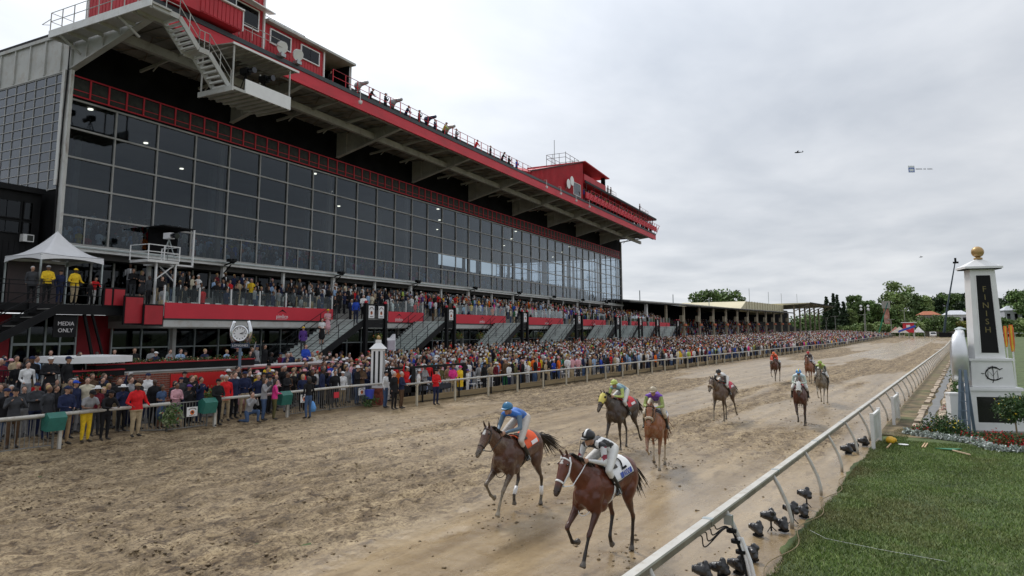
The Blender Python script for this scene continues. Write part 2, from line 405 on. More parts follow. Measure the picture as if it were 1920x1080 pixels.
def dirt_material():
    m = bpy.data.materials.new('track_dirt'); m.use_nodes = True; t = m.node_tree; b = t.nodes['Principled BSDF']
    L = t.links.new
    tcn = t.nodes.new('ShaderNodeTexCoord')
    at = t.nodes.new('ShaderNodeAttribute'); at.attribute_name = 'wet'
    def noise(s, d, r=.6, st=(1, 1, 1)):
        mp = t.nodes.new('ShaderNodeMapping'); mp.inputs['Scale'].default_value = st; L(tcn.outputs['Object'], mp.inputs[0])
        n = t.nodes.new('ShaderNodeTexNoise'); n.inputs['Scale'].default_value = s; n.inputs['Detail'].default_value = d; n.inputs['Roughness'].default_value = r
        L(mp.outputs[0], n.inputs['Vector']); return n.outputs['Fac']
    def ramp(f, stops):
        r = t.nodes.new('ShaderNodeValToRGB'); r.color_ramp.elements[0].position, r.color_ramp.elements[0].color = stops[0][0], (*stops[0][1], 1)
        r.color_ramp.elements[1].position, r.color_ramp.elements[1].color = stops[-1][0], (*stops[-1][1], 1)
        for p, c in stops[1:-1]: e_ = r.color_ramp.elements.new(p); e_.color = (*c, 1)
        L(f, r.inputs[0]); return r.outputs[0]
    big = noise(2.6, 10, .7, (1, .45, 1)); fine = noise(14, 6, .7)
    streak = noise(1.6, 6, .6, (1.0, .045, 1)); crisp = noise(7.5, 7, .74, (1.25, .6, 1)); marks = noise(2.2, 5, .62, (1.5, .55, 1))
    churn = ramp(big, [(.34, (.145, .100, .052)), (.5, (.255, .188, .106)), (.64, (.375, .288, .172))])
    smooth = ramp(noise(.9, 8, .6, (1.2, .35, 1)), [(.3, (.25, .178, .095)), (.55, (.325, .24, .138)), (.75, (.39, .298, .180))])  # paler tan for wet ground paints in some of its sky reflection
    speck = ramp(fine, [(.40, (.45, .42, .40)), (.52, (1, 1, 1)), (.8, (1.1, 1.08, 1.05))])
    mx = t.nodes.new('ShaderNodeMixRGB'); L(at.outputs['Fac'], mx.inputs[0]); L(churn, mx.inputs[1]); L(smooth, mx.inputs[2])
    mu = t.nodes.new('ShaderNodeMixRGB'); mu.blend_type = 'MULTIPLY'; L(mx.outputs[0], mu.inputs[1]); L(speck, mu.inputs[2])
    inv = t.nodes.new('ShaderNodeMath'); inv.operation = 'MULTIPLY_ADD'; inv.inputs[1].default_value = -.75; inv.inputs[2].default_value = .95
    L(at.outputs['Fac'], inv.inputs[0]); L(inv.outputs[0], mu.inputs[0])
    cr1 = ramp(crisp, [(.40, (.42, .35, .27)), (.47, (1, 1, 1)), (.58, (1.05, 1.05, 1.05)), (.68, (1.28, 1.26, 1.2))])
    mk1 = ramp(marks, [(.385, (.38, .32, .25)), (.43, (1, 1, 1)), (.8, (1, 1, 1))])
    m2 = t.nodes.new('ShaderNodeMixRGB'); m2.blend_type = 'MULTIPLY'; L(mu.outputs[0], m2.inputs[1]); L(cr1, m2.inputs[2])
    i2 = t.nodes.new('ShaderNodeMath'); i2.operation = 'MULTIPLY_ADD'; i2.inputs[1].default_value = -.88; i2.inputs[2].default_value = .95; L(at.outputs['Fac'], i2.inputs[0]); L(i2.outputs[0], m2.inputs[0])
    m3 = t.nodes.new('ShaderNodeMixRGB'); m3.blend_type = 'MULTIPLY'; L(m2.outputs[0], m3.inputs[1]); L(mk1, m3.inputs[2])
    i3 = t.nodes.new('ShaderNodeMath'); i3.operation = 'MULTIPLY_ADD'; i3.inputs[1].default_value = -.55; i3.inputs[2].default_value = .85; L(at.outputs['Fac'], i3.inputs[0]); L(i3.outputs[0], m3.inputs[0])
    st1 = ramp(streak, [(.38, (.78, .75, .70)), (.5, (1, 1, 1)), (.62, (1.22, 1.22, 1.2))])
    m4 = t.nodes.new('ShaderNodeMixRGB'); m4.blend_type = 'MULTIPLY'; m4.inputs[0].default_value = .9; L(m3.outputs[0], m4.inputs[1]); L(st1, m4.inputs[2])
    L(m4.outputs[0], b.inputs['Base Color'])
    rr = t.nodes.new('ShaderNodeMapRange'); L(at.outputs['Fac'], rr.inputs[0]); rr.inputs[3].default_value = .75; rr.inputs[4].default_value = .24
    r2 = t.nodes.new('ShaderNodeMath'); r2.operation = 'MULTIPLY_ADD'; L(noise(2.2, 6, .6, (1, .5, 1)), r2.inputs[0]); r2.inputs[1].default_value = .35; 
    r3 = t.nodes.new('ShaderNodeMath'); r3.operation = 'SUBTRACT'; L(rr.outputs[0], r3.inputs[0]); r3.inputs[1].default_value = .16
    L(r3.outputs[0], r2.inputs[2]); L(r2.outputs[0], b.inputs['Roughness'])
    b.inputs['Specular IOR Level'].default_value = .45
    bp = t.nodes.new('ShaderNodeBump'); bp.inputs['Distance'].default_value = .05
    st = t.nodes.new('ShaderNodeMapRange'); L(at.outputs['Fac'], st.inputs[0]); st.inputs[3].default_value = .9; st.inputs[4].default_value = .12
    L(st.outputs[0], bp.inputs['Strength']); L(noise(11, 8, .7), bp.inputs['Height']); L(bp.outputs[0], b.inputs['Normal'])
    return m
M['dirt'] = dirt_material()
setting('dirt_track', grid_mesh('dirt_track', xs, ys, track_z, M['dirt'], {'wet': wet_mask}))

M['terrain'] = mat('rough_grass_ground', (.045, .07, .02), .9, var=.3, scale=.05)
def terr_z(X, Y): return gz_np(np.clip(X, -60, 400), Y) - .12
tx = np.concatenate([[-3000, -1200, -500, -200, -100], np.arange(-60, 61, 6), [100, 200, 500, 1200, 3000]]).astype(float)
ty = np.concatenate([[-1500, -400, -100, -30], np.arange(-10, 450, 12), [520, 700, 1200, 2500, 6500]]).astype(float)
setting('ground', grid_mesh('ground', tx, ty, terr_z, M['terrain']))
ax = np.array([-150., -100, -70, -45, -39, -36, -33, -30, -27, -26.15]); ay = np.concatenate([[-30., 0], np.arange(5, 340, 6)])
setting('apron_pavement', grid_mesh('apron_pavement', ax, ay, lambda X, Y: gz_np(X, Y) + .024, M['asphalt']))
# far turn of the track, where it bends away
M['dirt_far'] = mat('far_track_dirt', (.33, .25, .165), .8, var=.12, scale=.15)
setting('far_track_turn', grid_mesh('far_track_turn', np.array([-30., -3, 12]), np.arange(334., 352, 6), lambda X, Y: gz_np(np.full_like(X, -6.), Y) + .03, M['dirt_far']))

# turf course and lawn
def turf_mat():
    m = mat('turf', (.062, .096, .024), .85, var=.30, scale=.8, dirt=(.13, .115, .04), dscale=1.6, damt=.75, bump=.5, bscale=80)
    return m
M['turf'] = turf_mat()
def lawn_edge(Y): return -3.10 + .30 * (vnoise(Y * .7, Y * 0, 3) - .5) + .16 * (vnoise(Y * 2.9, Y * 0, 4) - .5) + (.9 + 0 * Y) * sstep(31, 36, Y) + .8 * sstep(38, 41, Y)
lu = np.concatenate([np.linspace(0, 8, 60), np.array([9., 11, 14, 18, 25, 40, 60, 90, 140, 220, 380])])
lys = [1.0]
while lys[-1] < 420: lys.append(lys[-1] + max(.16, .014 * lys[-1]))
lys = np.array(lys)
U, Yg = np.meshgrid(lu, lys); Xg = lawn_edge(Yg) + U
Zg = gz_np(np.zeros_like(Xg), Yg) + .035 + .05 * (fbm(Xg * .8, Yg * .8, 91, 3) - .5) * sstep(0, .6, U) * (1 / (1 + Yg / 60))
Vg = np.stack([Xg, Yg, Zg], -1).reshape(-1, 3); nx = len(lu); ny = len(lys)
i_ = np.arange(nx - 1)[None, :] + nx * np.arange(ny - 1)[:, None]
setting('lawn', np_mesh('lawn', Vg, np.stack([i_, i_ + 1, i_ + 1 + nx, i_ + nx], -1).reshape(-1, 4), M['turf'], True))

# grass blades on the near lawn: too many to count
def blades(n, seed):
    r = np.random.RandomState(seed)
    d = 7 + 27 * r.rand(n) ** 1.25
    x = -3.1 + 9.5 * r.rand(n) ** 1.1
    edge = lawn_edge(d)
    keep = (x > edge - .12 * r.rand(n)) & (x < 1.0 + d * .22)
    # worn, thin places
    keep &= (fbm(x * 1.4, d * 1.1, 17, 3) + .30 * r.rand(n) + .34 * sstep(0, .7, x - edge)) > .56
    keep &= ~((d > 30) & (x > -2.2))
    x, d, edge = x[keep], d[keep], edge[keep]; n = len(x)
    z = gz_np(np.zeros(n), d) + .03
    h = .030 + .045 * r.rand(n); w = .006 + .006 * r.rand(n); a = r.rand(n) * 6.283; ln = .035 * r.randn(n, 2)
    dx, dy = np.cos(a) * w, np.sin(a) * w
    V = np.empty((n, 3, 3)); V[:, 0] = np.stack([x - dx, d - dy, z], 1); V[:, 1] = np.stack([x + dx, d + dy, z], 1)
    V[:, 2] = np.stack([x + ln[:, 0], d + ln[:, 1], z + h], 1)
    t = fbm(x * .8, d * .8, 23, 3)[:, None]; q = r.rand(n, 1)
    c = np.array([[.105, .165, .034]]) * (.55 + .9 * q) * (.7 + .6 * t) + np.where(r.rand(n, 1) > .80, np.array([[.11, .10, .04]]), 0)
    st_ = sstep(.50, .68, fbm(x * .55 + 3, d * .35, 63, 4))[:, None] * .55 + .45 * (1 - sstep(0, .7, x - edge))[:, None]; c = c * (1 - st_) + np.array([[.17, .15, .06]]) * (.6 + .8 * q) * st_
    C = np.repeat(c[:, None, :], 3, 1).reshape(-1, 3)
    return np_mesh('grass', V.reshape(-1, 3), np.arange(n * 3).reshape(-1, 3), M['leafcol'], False, {'Col': C})
M['leafcol'] = mat_attr('leaf_colour', .6, var=.1)
tag(obj('grass', blades(330000, 3)), 'short green lawn grass growing inside the white rail', 'grass', kind='stuff')

# clods of mud thrown over the track
def clods(n, seed):
    r = np.random.RandomState(seed)
    base = np.array([(1, 0, 0), (-1, 0, 0), (0, 1, 0), (0, -1, 0), (0, 0, 1), (0, 0, -.4)], float)
    tri = np.array([(0, 2, 4), (2, 1, 4), (1, 3, 4), (3, 0, 4), (2, 0, 5), (1, 2, 5), (3, 1, 5), (0, 3, 5)])
    Y = 7 + 55 * r.rand(n) ** 1.7; X = -23.5 + 19.6 * r.rand(n)
    # thicker behind the runners
    k = n // 12; c = np.array([(-5.65, 12.5), (-5.75, 11.2), (-8.65, 14.2), (-8.7, 12.7), (-7.9, 20.5), (-10, 22.5), (-9.3, 31.8), (-6.2, 32.8), (-6.3, 15), (-8.9, 17)])
    j = r.randint(0, len(c), k); X[:k] = c[j, 0] + r.randn(k) * .35; Y[:k] = c[j, 1] + r.randn(k) * .5
    w_ = wet_mask(X, Y); keep = (fbm(X * .8, Y * .5, 77, 3) > .42) & (X < -3.9) & (r.rand(n) > .78 * w_)
    X, Y = X[keep], Y[keep]; n = len(X)
    s = (.006 + .045 * r.rand(n) ** 7)[:, None, None]
    V = base[None] * (s * (.6 + .8 * r.rand(n, 6, 1))) * np.array([1, 1, .55])
    a = r.rand(n) * 6.28; ca, sa = np.cos(a)[:, None], np.sin(a)[:, None]
    x = V[..., 0] * ca - V[..., 1] * sa; y = V[..., 0] * sa + V[..., 1] * ca
    z0 = track_z(X, Y)
    P = np.stack([x + X[:, None], y + Y[:, None], V[..., 2] + z0[:, None] + s[:, 0] * .2], -1).reshape(-1, 3)
    F = (tri[None] + 6 * np.arange(n)[:, None, None]).reshape(-1, 3)
    return np_mesh('mud_clods', P, F, M['clod'])
M['clod'] = mat('mud_clod', (.22, .158, .09), .75, var=.35, scale=1.3)
tag(obj('mud_clods', clods(38000, 5)), 'brown mud clods kicked up over the wet dirt track', 'mud', kind='stuff')

# verge, stone gutter inside the rail
M['verge'] = mat('bare_verge', (.155, .115, .06), .9, var=.35, scale=1.3, dirt=(.06, .1, .02), damt=.9, dscale=.5, bump=.4)
vy = np.arange(31, 330, 1.5)
vm = []
def strip(name, x0f, x1f, y, dz, m, nseg=4, amp=.03):
    t = np.linspace(0, 1, nseg); X = np.stack([x0f(y) * (1 - k) + x1f(y) * k for k in t], 1); Y = np.repeat(y[:, None], nseg, 1)
    Z = gz_np(np.full_like(X, -3.), Y) + dz + amp * (fbm(X * 2, Y * .7, 33, 3) - .5)
    n_ = nseg; i = np.arange(n_ - 1)[None, :] + n_ * np.arange(len(y) - 1)[:, None]
    return setting(name, np_mesh(name, np.stack([X, Y, Z], -1).reshape(-1, 3), np.stack([i, i + 1, i + 1 + n_, i + n_], -1).reshape(-1, 4), m, True))
strip('bare_verge', lambda y: -3.25 + 0 * y, lambda y: -1.3 + 0 * y, vy, .06, M['verge'], 8, .10)
M['stone'] = mat('tan_kerb_stone', (.40, .32, .235), .85, var=.25, scale=2.5, bump=.4, dirt=(.12, .09, .06), damt=.8)
GX = lambda y: -1.75 + .0 * y
strip('drain_channel', lambda y: GX(y) - .20 + .06 * np.sin(y * 1.3), lambda y: GX(y) + .20 + .06 * np.sin(y * .9), np.arange(33.5, 200, 1.0), .085, mat('wet_channel_bed', (.10, .095, .085), .35, var=.4, scale=3), 4, .02)
for k in range(0, 60):
    yy = 33.6 + k * 1.05 + (0 if k < 30 else (k - 30) * .8)
    for sx in (-1, 1):
        if rnd.random() < .12: continue
        b = MB(); w = .20 + .10 * rnd.random(); h = .05 + .05 * rnd.random(); c = GX(yy) + sx * (.36 + .10 * rnd.random()); t = rnd.uniform(-.05, .05)
        b.poly([(c - w / 2, yy + .03, .04), (c + w / 2 + t, yy + .02 + t, .04), (c + w / 2, yy + .98, .04), (c - w / 2 + t, yy + 1.0, .04)], h + .06, (0, 0, 1))
        me = b.mesh('kerb_stone', M['concrete']); fixn(me); me.materials[0] = M['stone']; o = obj('kerb_stone', me); o.location.z = gz(-2, yy); tag(o, kind='structure')
# ------------------------------------------------------------------ clubhouse (local frame: x = out towards the track, y = along, z = up)
A_ = math.radians(6.571); P0 = Vector((-41.34, 17.64, 0))
SM = Matrix.Translation(P0) @ Matrix.Rotation(A_, 4, 'Z')
def SW(n, s, z): return SM @ Vector((n, s, z))
def stand_thing(name, label, cat, n=0, s=0, z=0, group=None):
    p = SW(n, s, z); return thing(name, label, cat, p, A_, group)

club = stand_thing('clubhouse', 'tall racecourse clubhouse with a glazed front, red trimmed cantilever roof and press boxes on top', 'grandstand')
MOD = 100.0 / 36
ZR = [9.0, 10.6, 12.25, 13.9, 15.55, 17.2]
# glass panes, each its own
pm = MB(); pm.box((-.01, .02, 0), (.01, MOD - .02, 1.65)); pme = pm.mesh('glass_pane', M['glass'])
pm = MB(); pm.box((-.01, .02, 0), (.01, MOD - .02, 1.6)); pme0 = pm.mesh('glass_pane', M['glass'])
for i in range(36):
    for r in range(5):
        obj('glass_pane', pme0 if r == 0 else pme, club, (0, i * MOD, ZR[r]))
# vertical mullions (every fourth one backed by a brown column) and transoms
mm = MB(); mm.box((.012, -.045, 8.9), (.11, .045, 17.2)); mme = mm.mesh('mullion', M['mullion'])
M['brownpost'] = mat('tan_column_paint', (.24, .17, .125), .6, var=.1)
cm_ = MB(); cm_.box((-.55, -.16, 8.9), (-.30, .16, 17.4)); cme = cm_.mesh('column', M['brownpost'])
for i in range(37):
    if i: obj('mullion', mme, club, (0, i * MOD, 0))
    if i % 4 == 0 and i: obj('column', cme, club, (0, i * MOD - .25, 0))
for k, z in enumerate(ZR):
    w = .05 if k else .07
    b = MB(); b.box((.0125, 0, z - w), (.12, 100, z + w)); b.build('transom', M['mullion'], club)
b = MB(); b.box((.013, -.03, 9.07), (.07, .03, 10.55)); sb_ = b.mesh('sash_bar', M['mullion'])
for i in range(0, 36, 2): obj('sash_bar', sb_, club, (0, (i + .5) * MOD, 0))
# red framed mesh panels under the dark soffit wall
PW = 100.0 / 90
b = MB(); b.box((.02, .05, 17.5), (.05, PW - .05, 18.5)); pan = b.mesh('mesh_panel', M['louver'])
b = MB(); b.box((.051, -.045, 17.42), (.11, .045, 18.6)); post = b.mesh('panel_post', M['red'])
b = MB(); b.box((.052, .045, 17.78), (.07, PW - .045, 17.815)); rl = b.mesh('panel_rail', M['red'])
for i in range(90):
    obj('mesh_panel', pan, club, (0, i * PW, 0)); obj('panel_rail', rl, club, (0, i * PW, 0)); obj('panel_post', post, club, (0, i * PW, 0))
b = MB(); b.box((.054, 0, 17.40), (.105, 100, 17.47)); b.box((.054, 0, 18.55), (.105, 100, 18.62)); b.build('red_trim', M['red'], club)
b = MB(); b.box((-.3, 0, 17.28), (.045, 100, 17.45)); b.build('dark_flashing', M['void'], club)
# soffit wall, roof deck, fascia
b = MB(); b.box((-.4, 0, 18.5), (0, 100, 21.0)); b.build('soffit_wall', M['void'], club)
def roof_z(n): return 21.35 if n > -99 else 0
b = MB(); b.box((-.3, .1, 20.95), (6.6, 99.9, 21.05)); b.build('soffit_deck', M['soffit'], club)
b = MB(); b.box((-26, 0, 21.06), (6.62, 100, 21.5)); b.build('roof', M['black'], club)
b = MB(); b.box((6.63, 0, 20.5), (6.78, 100, 21.34)); b.build('fascia', M['red'], club)
b = MB(); b.box((6.5, -.02, 21.345), (6.84, 100.02, 21.62)); b.build('gutter', mat('dark_gutter', (.03, .04, .045), .5), club)
b = MB(); b.box((6.4, -.02, 21.63), (6.45, 100, 21.80)); b.build('roof_kerb', M['red'], club)
# girders: deep tapering cantilevers every fourth module, lighter beams between
for i in range(1, 9):
    s = i * 100 / 9
    b = MB(); pts = [(.02, s, 18.85), (6.6, s, 20.45), (6.6, s, 20.92), (.02, s, 20.92)]
    b.poly([(p[0], p[1] - .05, p[2]) for p in pts], .10, (0, 1, 0))
    for n_ in (1.1, 3.0, 5.0):
        zb = 18.85 + (n_ / 6.6) * 1.6; b.box((n_ - .04, s - .13, zb + .02), (n_ + .04, s - .052, 20.90))
    fixn(b.mesh('x', M['beam'])); g = b.build('girder', M['beam'], club); fixn(g.data)
    f = MB(); f.bar((.05, s, 18.83), (6.58, s, 20.44), .34, .06); fl = f.build('flange', M['beam'], g)
for i in range(28):
    s = i * 100 / 27
    if abs((s / (100 / 9)) - round(s / (100 / 9))) < .05: continue
    b = MB(); b.bar((.6 if i % 3 == 1 else 1.2, s, 19.95), (6.58, s, 20.55), .12, .16); b.bar((1.8, s, 19.75), (2.9, s, 20.5), .06)
    b.build('soffit_beam', M['beam'], club)
b = MB()
for n_, z, w, h in ((3.95, 20.12, .30, .5), (6.3, 20.72, .2, .3), (2.2, 20.7, .12, .2)):
    b.box((n_ - w / 2, .1, z - h / 2), (n_ + w / 2, 99.9, z + h / 2))
b.build('long_beam', M['beam'], club)
b = MB()
r2 = random.Random(3)
for i in range(54):          # thin cross bracing and conduits seen against the deck
    s = i * 100 / 54 + .3
    for (n0, n1) in ((.5, 3.8), (4.1, 6.5)):
        d = 1.85 if i % 2 else -1.85
        if 0 < s + d < 100: b.bar((n0, s, 20.80), (n1, s + d, 20.86), .05)
b.build('bracing', mat('rusty_bracing', (.16, .12, .085), .8, var=.3, scale=2), club)
b = MB()
for i in range(84): b.box((-.2, i * 1.19 + .35, 20.88), (6.5, i * 1.19 + .41, 20.945))
b.build('deck_ribs', M['soffit'], club)
# near end girder: white plated gable girder, corner column
b = MB(); pts = [(-.1, -.06, 18.85), (6.8, -.06, 20.52), (6.8, -.06, 21.3), (-.1, -.06, 21.3)]; b.poly(pts, .12, (0, 1, 0))
g = b.build('end_girder', M['offwhite'], club); fixn(g.data)
b = MB(); b.bar((-.1, 0, 18.82), (6.8, 0, 20.49), .36, .07); b.build('flange', M['offwhite'], g)
for n_ in (.15, 1.5, 2.9, 4.3, 5.6):
    b = MB(); b.box((n_ - .05, -.16, 18.9 + n_ * .242), (n_ + .05, -.062, 21.28)); b.build('stiffener', M['offwhite'], g)
b = MB(); b.box((-26, -.05, 18.9), (-.12, .05, 21.0)); g = b.build('end_fascia', M['offwhite'], club)
for i in range(16):
    n_ = -.9 - i * 1.55; b = MB(); b.box((n_ - .05, -.15, 18.92), (n_ + .05, -.052, 21.0)); b.build('stiffener', M['offwhite'], g)
b = MB(); b.box((-26, -.18, 21.0), (-.12, .1, 21.2)); b.box((-26, -.10, 18.82), (-.12, .02, 18.9)); b.build('cap_strip', M['offwhite'], g)
b = MB(); b.box((-.02, -.16, 8.6), (.30, .02, 18.8)); b.box((-.30, -.30, 12.2), (-.04, -.02, 18.82)); b.build('corner_column', mat('peeling_white_paint', (.62, .62, .60), .6, var=.08, dirt=(.20, .11, .07), dscale=3.5, damt=.85, stretch=(1, 1, .25)), club)
b = MB(); b.tube([(.12, -.22, 21), (.02, -.24, 16), (.0, -.23, 9)], .035, 6); b.tube([(.0, -.21, 21), (.2, -.25, 18.6), (-.08, -.24, 14), (-.08, -.22, 9)], .025, 6); b.build('cable', M['black'], club)
# near end wall: gridded glazing
CWD = 1.0; RH = .56
b = MB(); b.box((-CWD + .03, -.01, .03), (-.03, .01, RH - .03)); sp = b.mesh('side_pane', M['glass_side'])
for i in range(8):
    for k in range(12): obj('side_pane', sp, club, (-.30 - i * CWD, -.02, 18.78 - (k + 1) * RH))
b = MB(); b.box((-26, -.03, 12.0), (-.3 - 8 * CWD, 0.0, 18.8)); b.build('side_glazing', M['glass_side'], club)
b = MB()
for i in range(26): b.box((-.30 - i * CWD - .02, -.07, 12.0), (-.30 - i * CWD + .02, -.012, 18.8))
b.build('side_mullion', M['mullion'], club)
b = MB()
for k in range(13): b.box((-26, -.075, 18.78 - k * RH - .02), (-.3, -.011, 18.78 - k * RH + .02))
b.build('side_transom', M['mullion'], club)
# far end wall: open glazing that shows the sky
b = MB()
for i in range(15): b.box((-i * 1.85 - .06, 99.9, 9), (-i * 1.85 + .06, 100.02, 18.6))
for i in range(4): b.box((-3.7 * (i + 1) - .22, 99.2, 9), (-3.7 * (i + 1) + .22, 99.6, 18.6))
b.build('end_mullion', M['mullion'], club)
b = MB()
for z in ZR: b.box((-26, 99.91, z - .05), (0, 100.0, z + .05))
b.build('end_transom', M['mullion'], club)
b = MB(); b.box((-26, 99.95, 9), (-.05, 99.97, 18.6)); b.build('end_glazing', glass('clear_glazing', (.95, .97, 1.0), base=.0), club)
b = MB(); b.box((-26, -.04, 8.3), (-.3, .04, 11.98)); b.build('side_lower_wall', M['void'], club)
b = MB(); b.box((-.2, 99.9, 8.6), (.25, 100.2, 20.4)); b.build('far_corner_column', M['mullion'], club)
# interior: floor, stepped seating, ceiling, back wall
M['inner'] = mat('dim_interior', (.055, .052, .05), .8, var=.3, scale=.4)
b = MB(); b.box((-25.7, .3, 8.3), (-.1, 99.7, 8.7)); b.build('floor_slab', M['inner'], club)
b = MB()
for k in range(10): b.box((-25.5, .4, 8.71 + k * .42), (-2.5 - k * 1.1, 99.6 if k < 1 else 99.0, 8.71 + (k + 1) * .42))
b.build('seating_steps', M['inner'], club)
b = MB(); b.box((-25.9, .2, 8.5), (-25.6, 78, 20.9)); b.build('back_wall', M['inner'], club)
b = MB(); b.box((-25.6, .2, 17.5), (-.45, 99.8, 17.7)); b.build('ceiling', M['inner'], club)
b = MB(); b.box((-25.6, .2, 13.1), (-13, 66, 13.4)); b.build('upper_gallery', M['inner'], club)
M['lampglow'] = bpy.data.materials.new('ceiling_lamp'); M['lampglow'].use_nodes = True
_b = M['lampglow'].node_tree.nodes['Principled BSDF']; _b.inputs['Emission Color'].default_value = (1, .86, .66, 1); _b.inputs['Emission Strength'].default_value = 3.2
b = MB(); b.tube([(0, 0, 0), (0, 0, .06)], .15, 12); lm = b.mesh('ceiling_lamp', M['lampglow'])
for i in range(15):
    for n_ in ((-1.6,), (-5.5,), (-10.,))[i % 3]: obj('ceiling_lamp', lm, club, (n_, 2.2 + i * 6.4, 17.42))
b = MB()
for i in range(9): b.box((-8.3, 11.11 * i + 5.2, 8.7), (-7.9, 11.11 * i + 5.6, 17.5))
for i in range(9): b.box((-16.3, 11.11 * i + 5.2, 8.7), (-15.9, 11.11 * i + 5.6, 17.5))
b.build('inner_column', mat('interior_column', (.2, .19, .18), .7), club)
# white ledge at the foot of the glass, brackets, columns of the storey below
b = MB(); b.box((-.3, 0, 8.62), (.45, 100, 8.93)); b.build('sill_beam', M['white'], club)
b = MB(); b.box((.46, 0, 8.80), (.56, 100, 8.88)); b.build('sill_rail', M['metal'], club)
b = MB(); b.box((-.12, -.14, 5.0), (.14, .14, 8.6)); big = b.mesh('column', M['white'])
b = MB(); b.box((-.12, -.09, 5.0), (.08, .09, 8.6)); sml = b.mesh('column', M['white'])
for i in range(0, 19):
    obj('column', big if i % 2 == 0 else sml, club, (0, i * 100 / 18, 0))
b = MB(); b.bar((.1, 0, 8.2), (.75, 0, 8.75), .06); b.bar((.1, 0, 8.75), (.95, 0, 8.95), .08); b.ball((.95, 0, 8.98), .16); b.box((.6, -.25, 8.95), (1.0, .25, 9.15)); lb = b.mesh('lamp_bracket', M['black'])
for i in range(1, 10): obj('lamp_bracket', lb, club, (.3, i * 100 / 9 - .3, -.1))
# storey behind the balcony: doors and windows
b = MB(); b.box((-1.5, .2, 8.35), (-1.25, 100, 8.6)); b.box((-1.5, .2, 5.6), (-1.25, 100, 5.75)); b.build('header', M['offwhite'], club)
b = MB(); b.box((-1.42, .03, 5.76), (-1.38, 100 / 72 - .03, 8.34)); wp = b.mesh('window_pane', M['glass_dark'])
b = MB(); b.box((-1.36, -.05, 5.7), (-1.28, .05, 8.4)); wf = b.mesh('window_post', M['offwhite'])
for i in range(72):
    obj('window_pane', wp, club, (0, i * 100 / 72, 0)); obj('window_post', wf, club, (0, i * 100 / 72, 0))
b = MB(); b.box((-9, .1, 5.5), (-8.8, 100, 8.6)); b.build('inner_wall', M['inner'], club)

# ---- upper works: press boxes
def siding(b_, n, s0, s1, z0, z1, step=.3, d=.03):
    s = s0
    while s < s1 - .01:
        b_.box((n, s + .03, z0), (n + d, min(s1, s + step) - .02, z1)); s += step
def win(par, n, s0, s1, z0, z1, panes=2, fr=.07, axis='n', gm=None):
    """window with frame and panes in a wall whose face is at n"""
    f = MB()
    for (a, b_, c, d) in ((s0, s1, z0, z0 + fr), (s0, s1, z1 - fr, z1), (s0, s0 + fr, z0 + fr, z1 - fr), (s1 - fr, s1, z0 + fr, z1 - fr)):
        if axis == 'n': f.box((n, a, c), (n + .09, b_, d))
        else: f.box((a, n - .09, c), (b_, n, d))
    w = f.build('window', M['clean_white'], par)
    L = (s1 - s0 - 2 * fr) / panes
    for k in range(panes):
        g = MB(); a = s0 + fr + k * L
        if axis == 'n': g.box((n + .02, a + .015, z0 + fr), (n + .05, a + L - .015, z1 - fr))
        else: g.box((a + .015, n - .05, z0 + fr), (a + L - .015, n - .02, z1 - fr))
        g.build('pane', gm or M['glass_dark'], w)
    return w
M['room'] = mat('dark_room', (.03, .028, .026), .8)
box_ = stand_thing('press_box', 'red timber clad press box tower with white trimmed windows above the white stairs', 'press box')
b = MB(); b.box((.35, .55, 21.5), (6.2, 7.95, 28)); b.build('wall', M['red2'], box_)
b = MB(); siding(b, 6.21, .6, 2.9, 21.9, 28, .28)
siding(b, 6.21, 5.2, 7.8, 24.35, 28, .28); siding(b, 6.21, 5.2, 7.8, 21.9, 22.75, .28)
b.build('siding', M['red2'], box_)
for k in range(19):
    b = MB(); b.box((.4 + k * .305, .51, 21.55), (.66 + k * .305, .545, 28)); b.build('board', M['red2'], box_)
for q_ in (((6.21, 7.88, 21.5), (6.33, 8.0, 28)), ((.25, .45, 21.5), (.36, .56, 28))):
    b = MB(); b.box(*q_); b.build('corner_trim', M['clean_white'], box_)
b = MB(); b.box((6.25, 2.4, 21.8), (7.35, 5.3, 23.0)); bay = b.build('bay', M['red2'], box_)
b = MB(); siding(b, 7.352, 2.4, 5.3, 21.85, 22.95, .28); b.build('siding', M['red2'], bay)
b = MB(); b.box((6.3, .6, 23.02), (7.5, 5.36, 23.1)); b.box((7.3, 5.31, 21.8), (7.4, 5.38, 23.02)); b.build('white_trim', M['clean_white'], bay)
b = MB(); b.box((6.4, .6, 21.75), (7.34, 2.395, 23.0)); b.build('bay_front', M['red2'], box_)
win(box_, 6.85, .8, 5.2, 23.15, 24.1, 4, .06)
b = MB(); b.box((6.22, .7, 24.15), (8.0, 5.0, 24.45)); b.box((6.22, .6, 24.46), (8.15, 5.2, 24.6)); b.build('upper_bay', M['beam'], box_)
b = MB(); b.box((6.22, .8, 24.61), (8.05, 5.1, 26.5)); b.build('upper_room', M['red2'], box_)
w = win(box_, 8.06, .9, 5.0, 24.7, 25.8, 3)
b = MB(); b.box((6.215, 5.45, 22.9), (6.24, 7.4, 24.2)); b.build('opening', M['void'], box_)
win(box_, 6.26, 5.4, 7.5, 22.8, 24.2, 1)
b = MB(); b.poly([(6.3, 5.3, 24.35), (6.3, 8.3, 24.3), (6.9, 8.3, 24.2), (7.0, 5.3, 24.28)], .07); b.build('rolled_awning', M['clean_white'], box_)
b = MB()
for s in (5.4, 6.4, 7.4): b.bar((7.0, s, 21.7), (7.0, s, 22.6), .03)
b.tube([(7.0, 5.3, 22.6), (7.0, 9.2, 22.6)], .02, 5); b.tube([(7.0, 5.3, 22.2), (7.0, 9.2, 22.2)], .02, 5); b.build('handrail', M['offwhite'], box_)

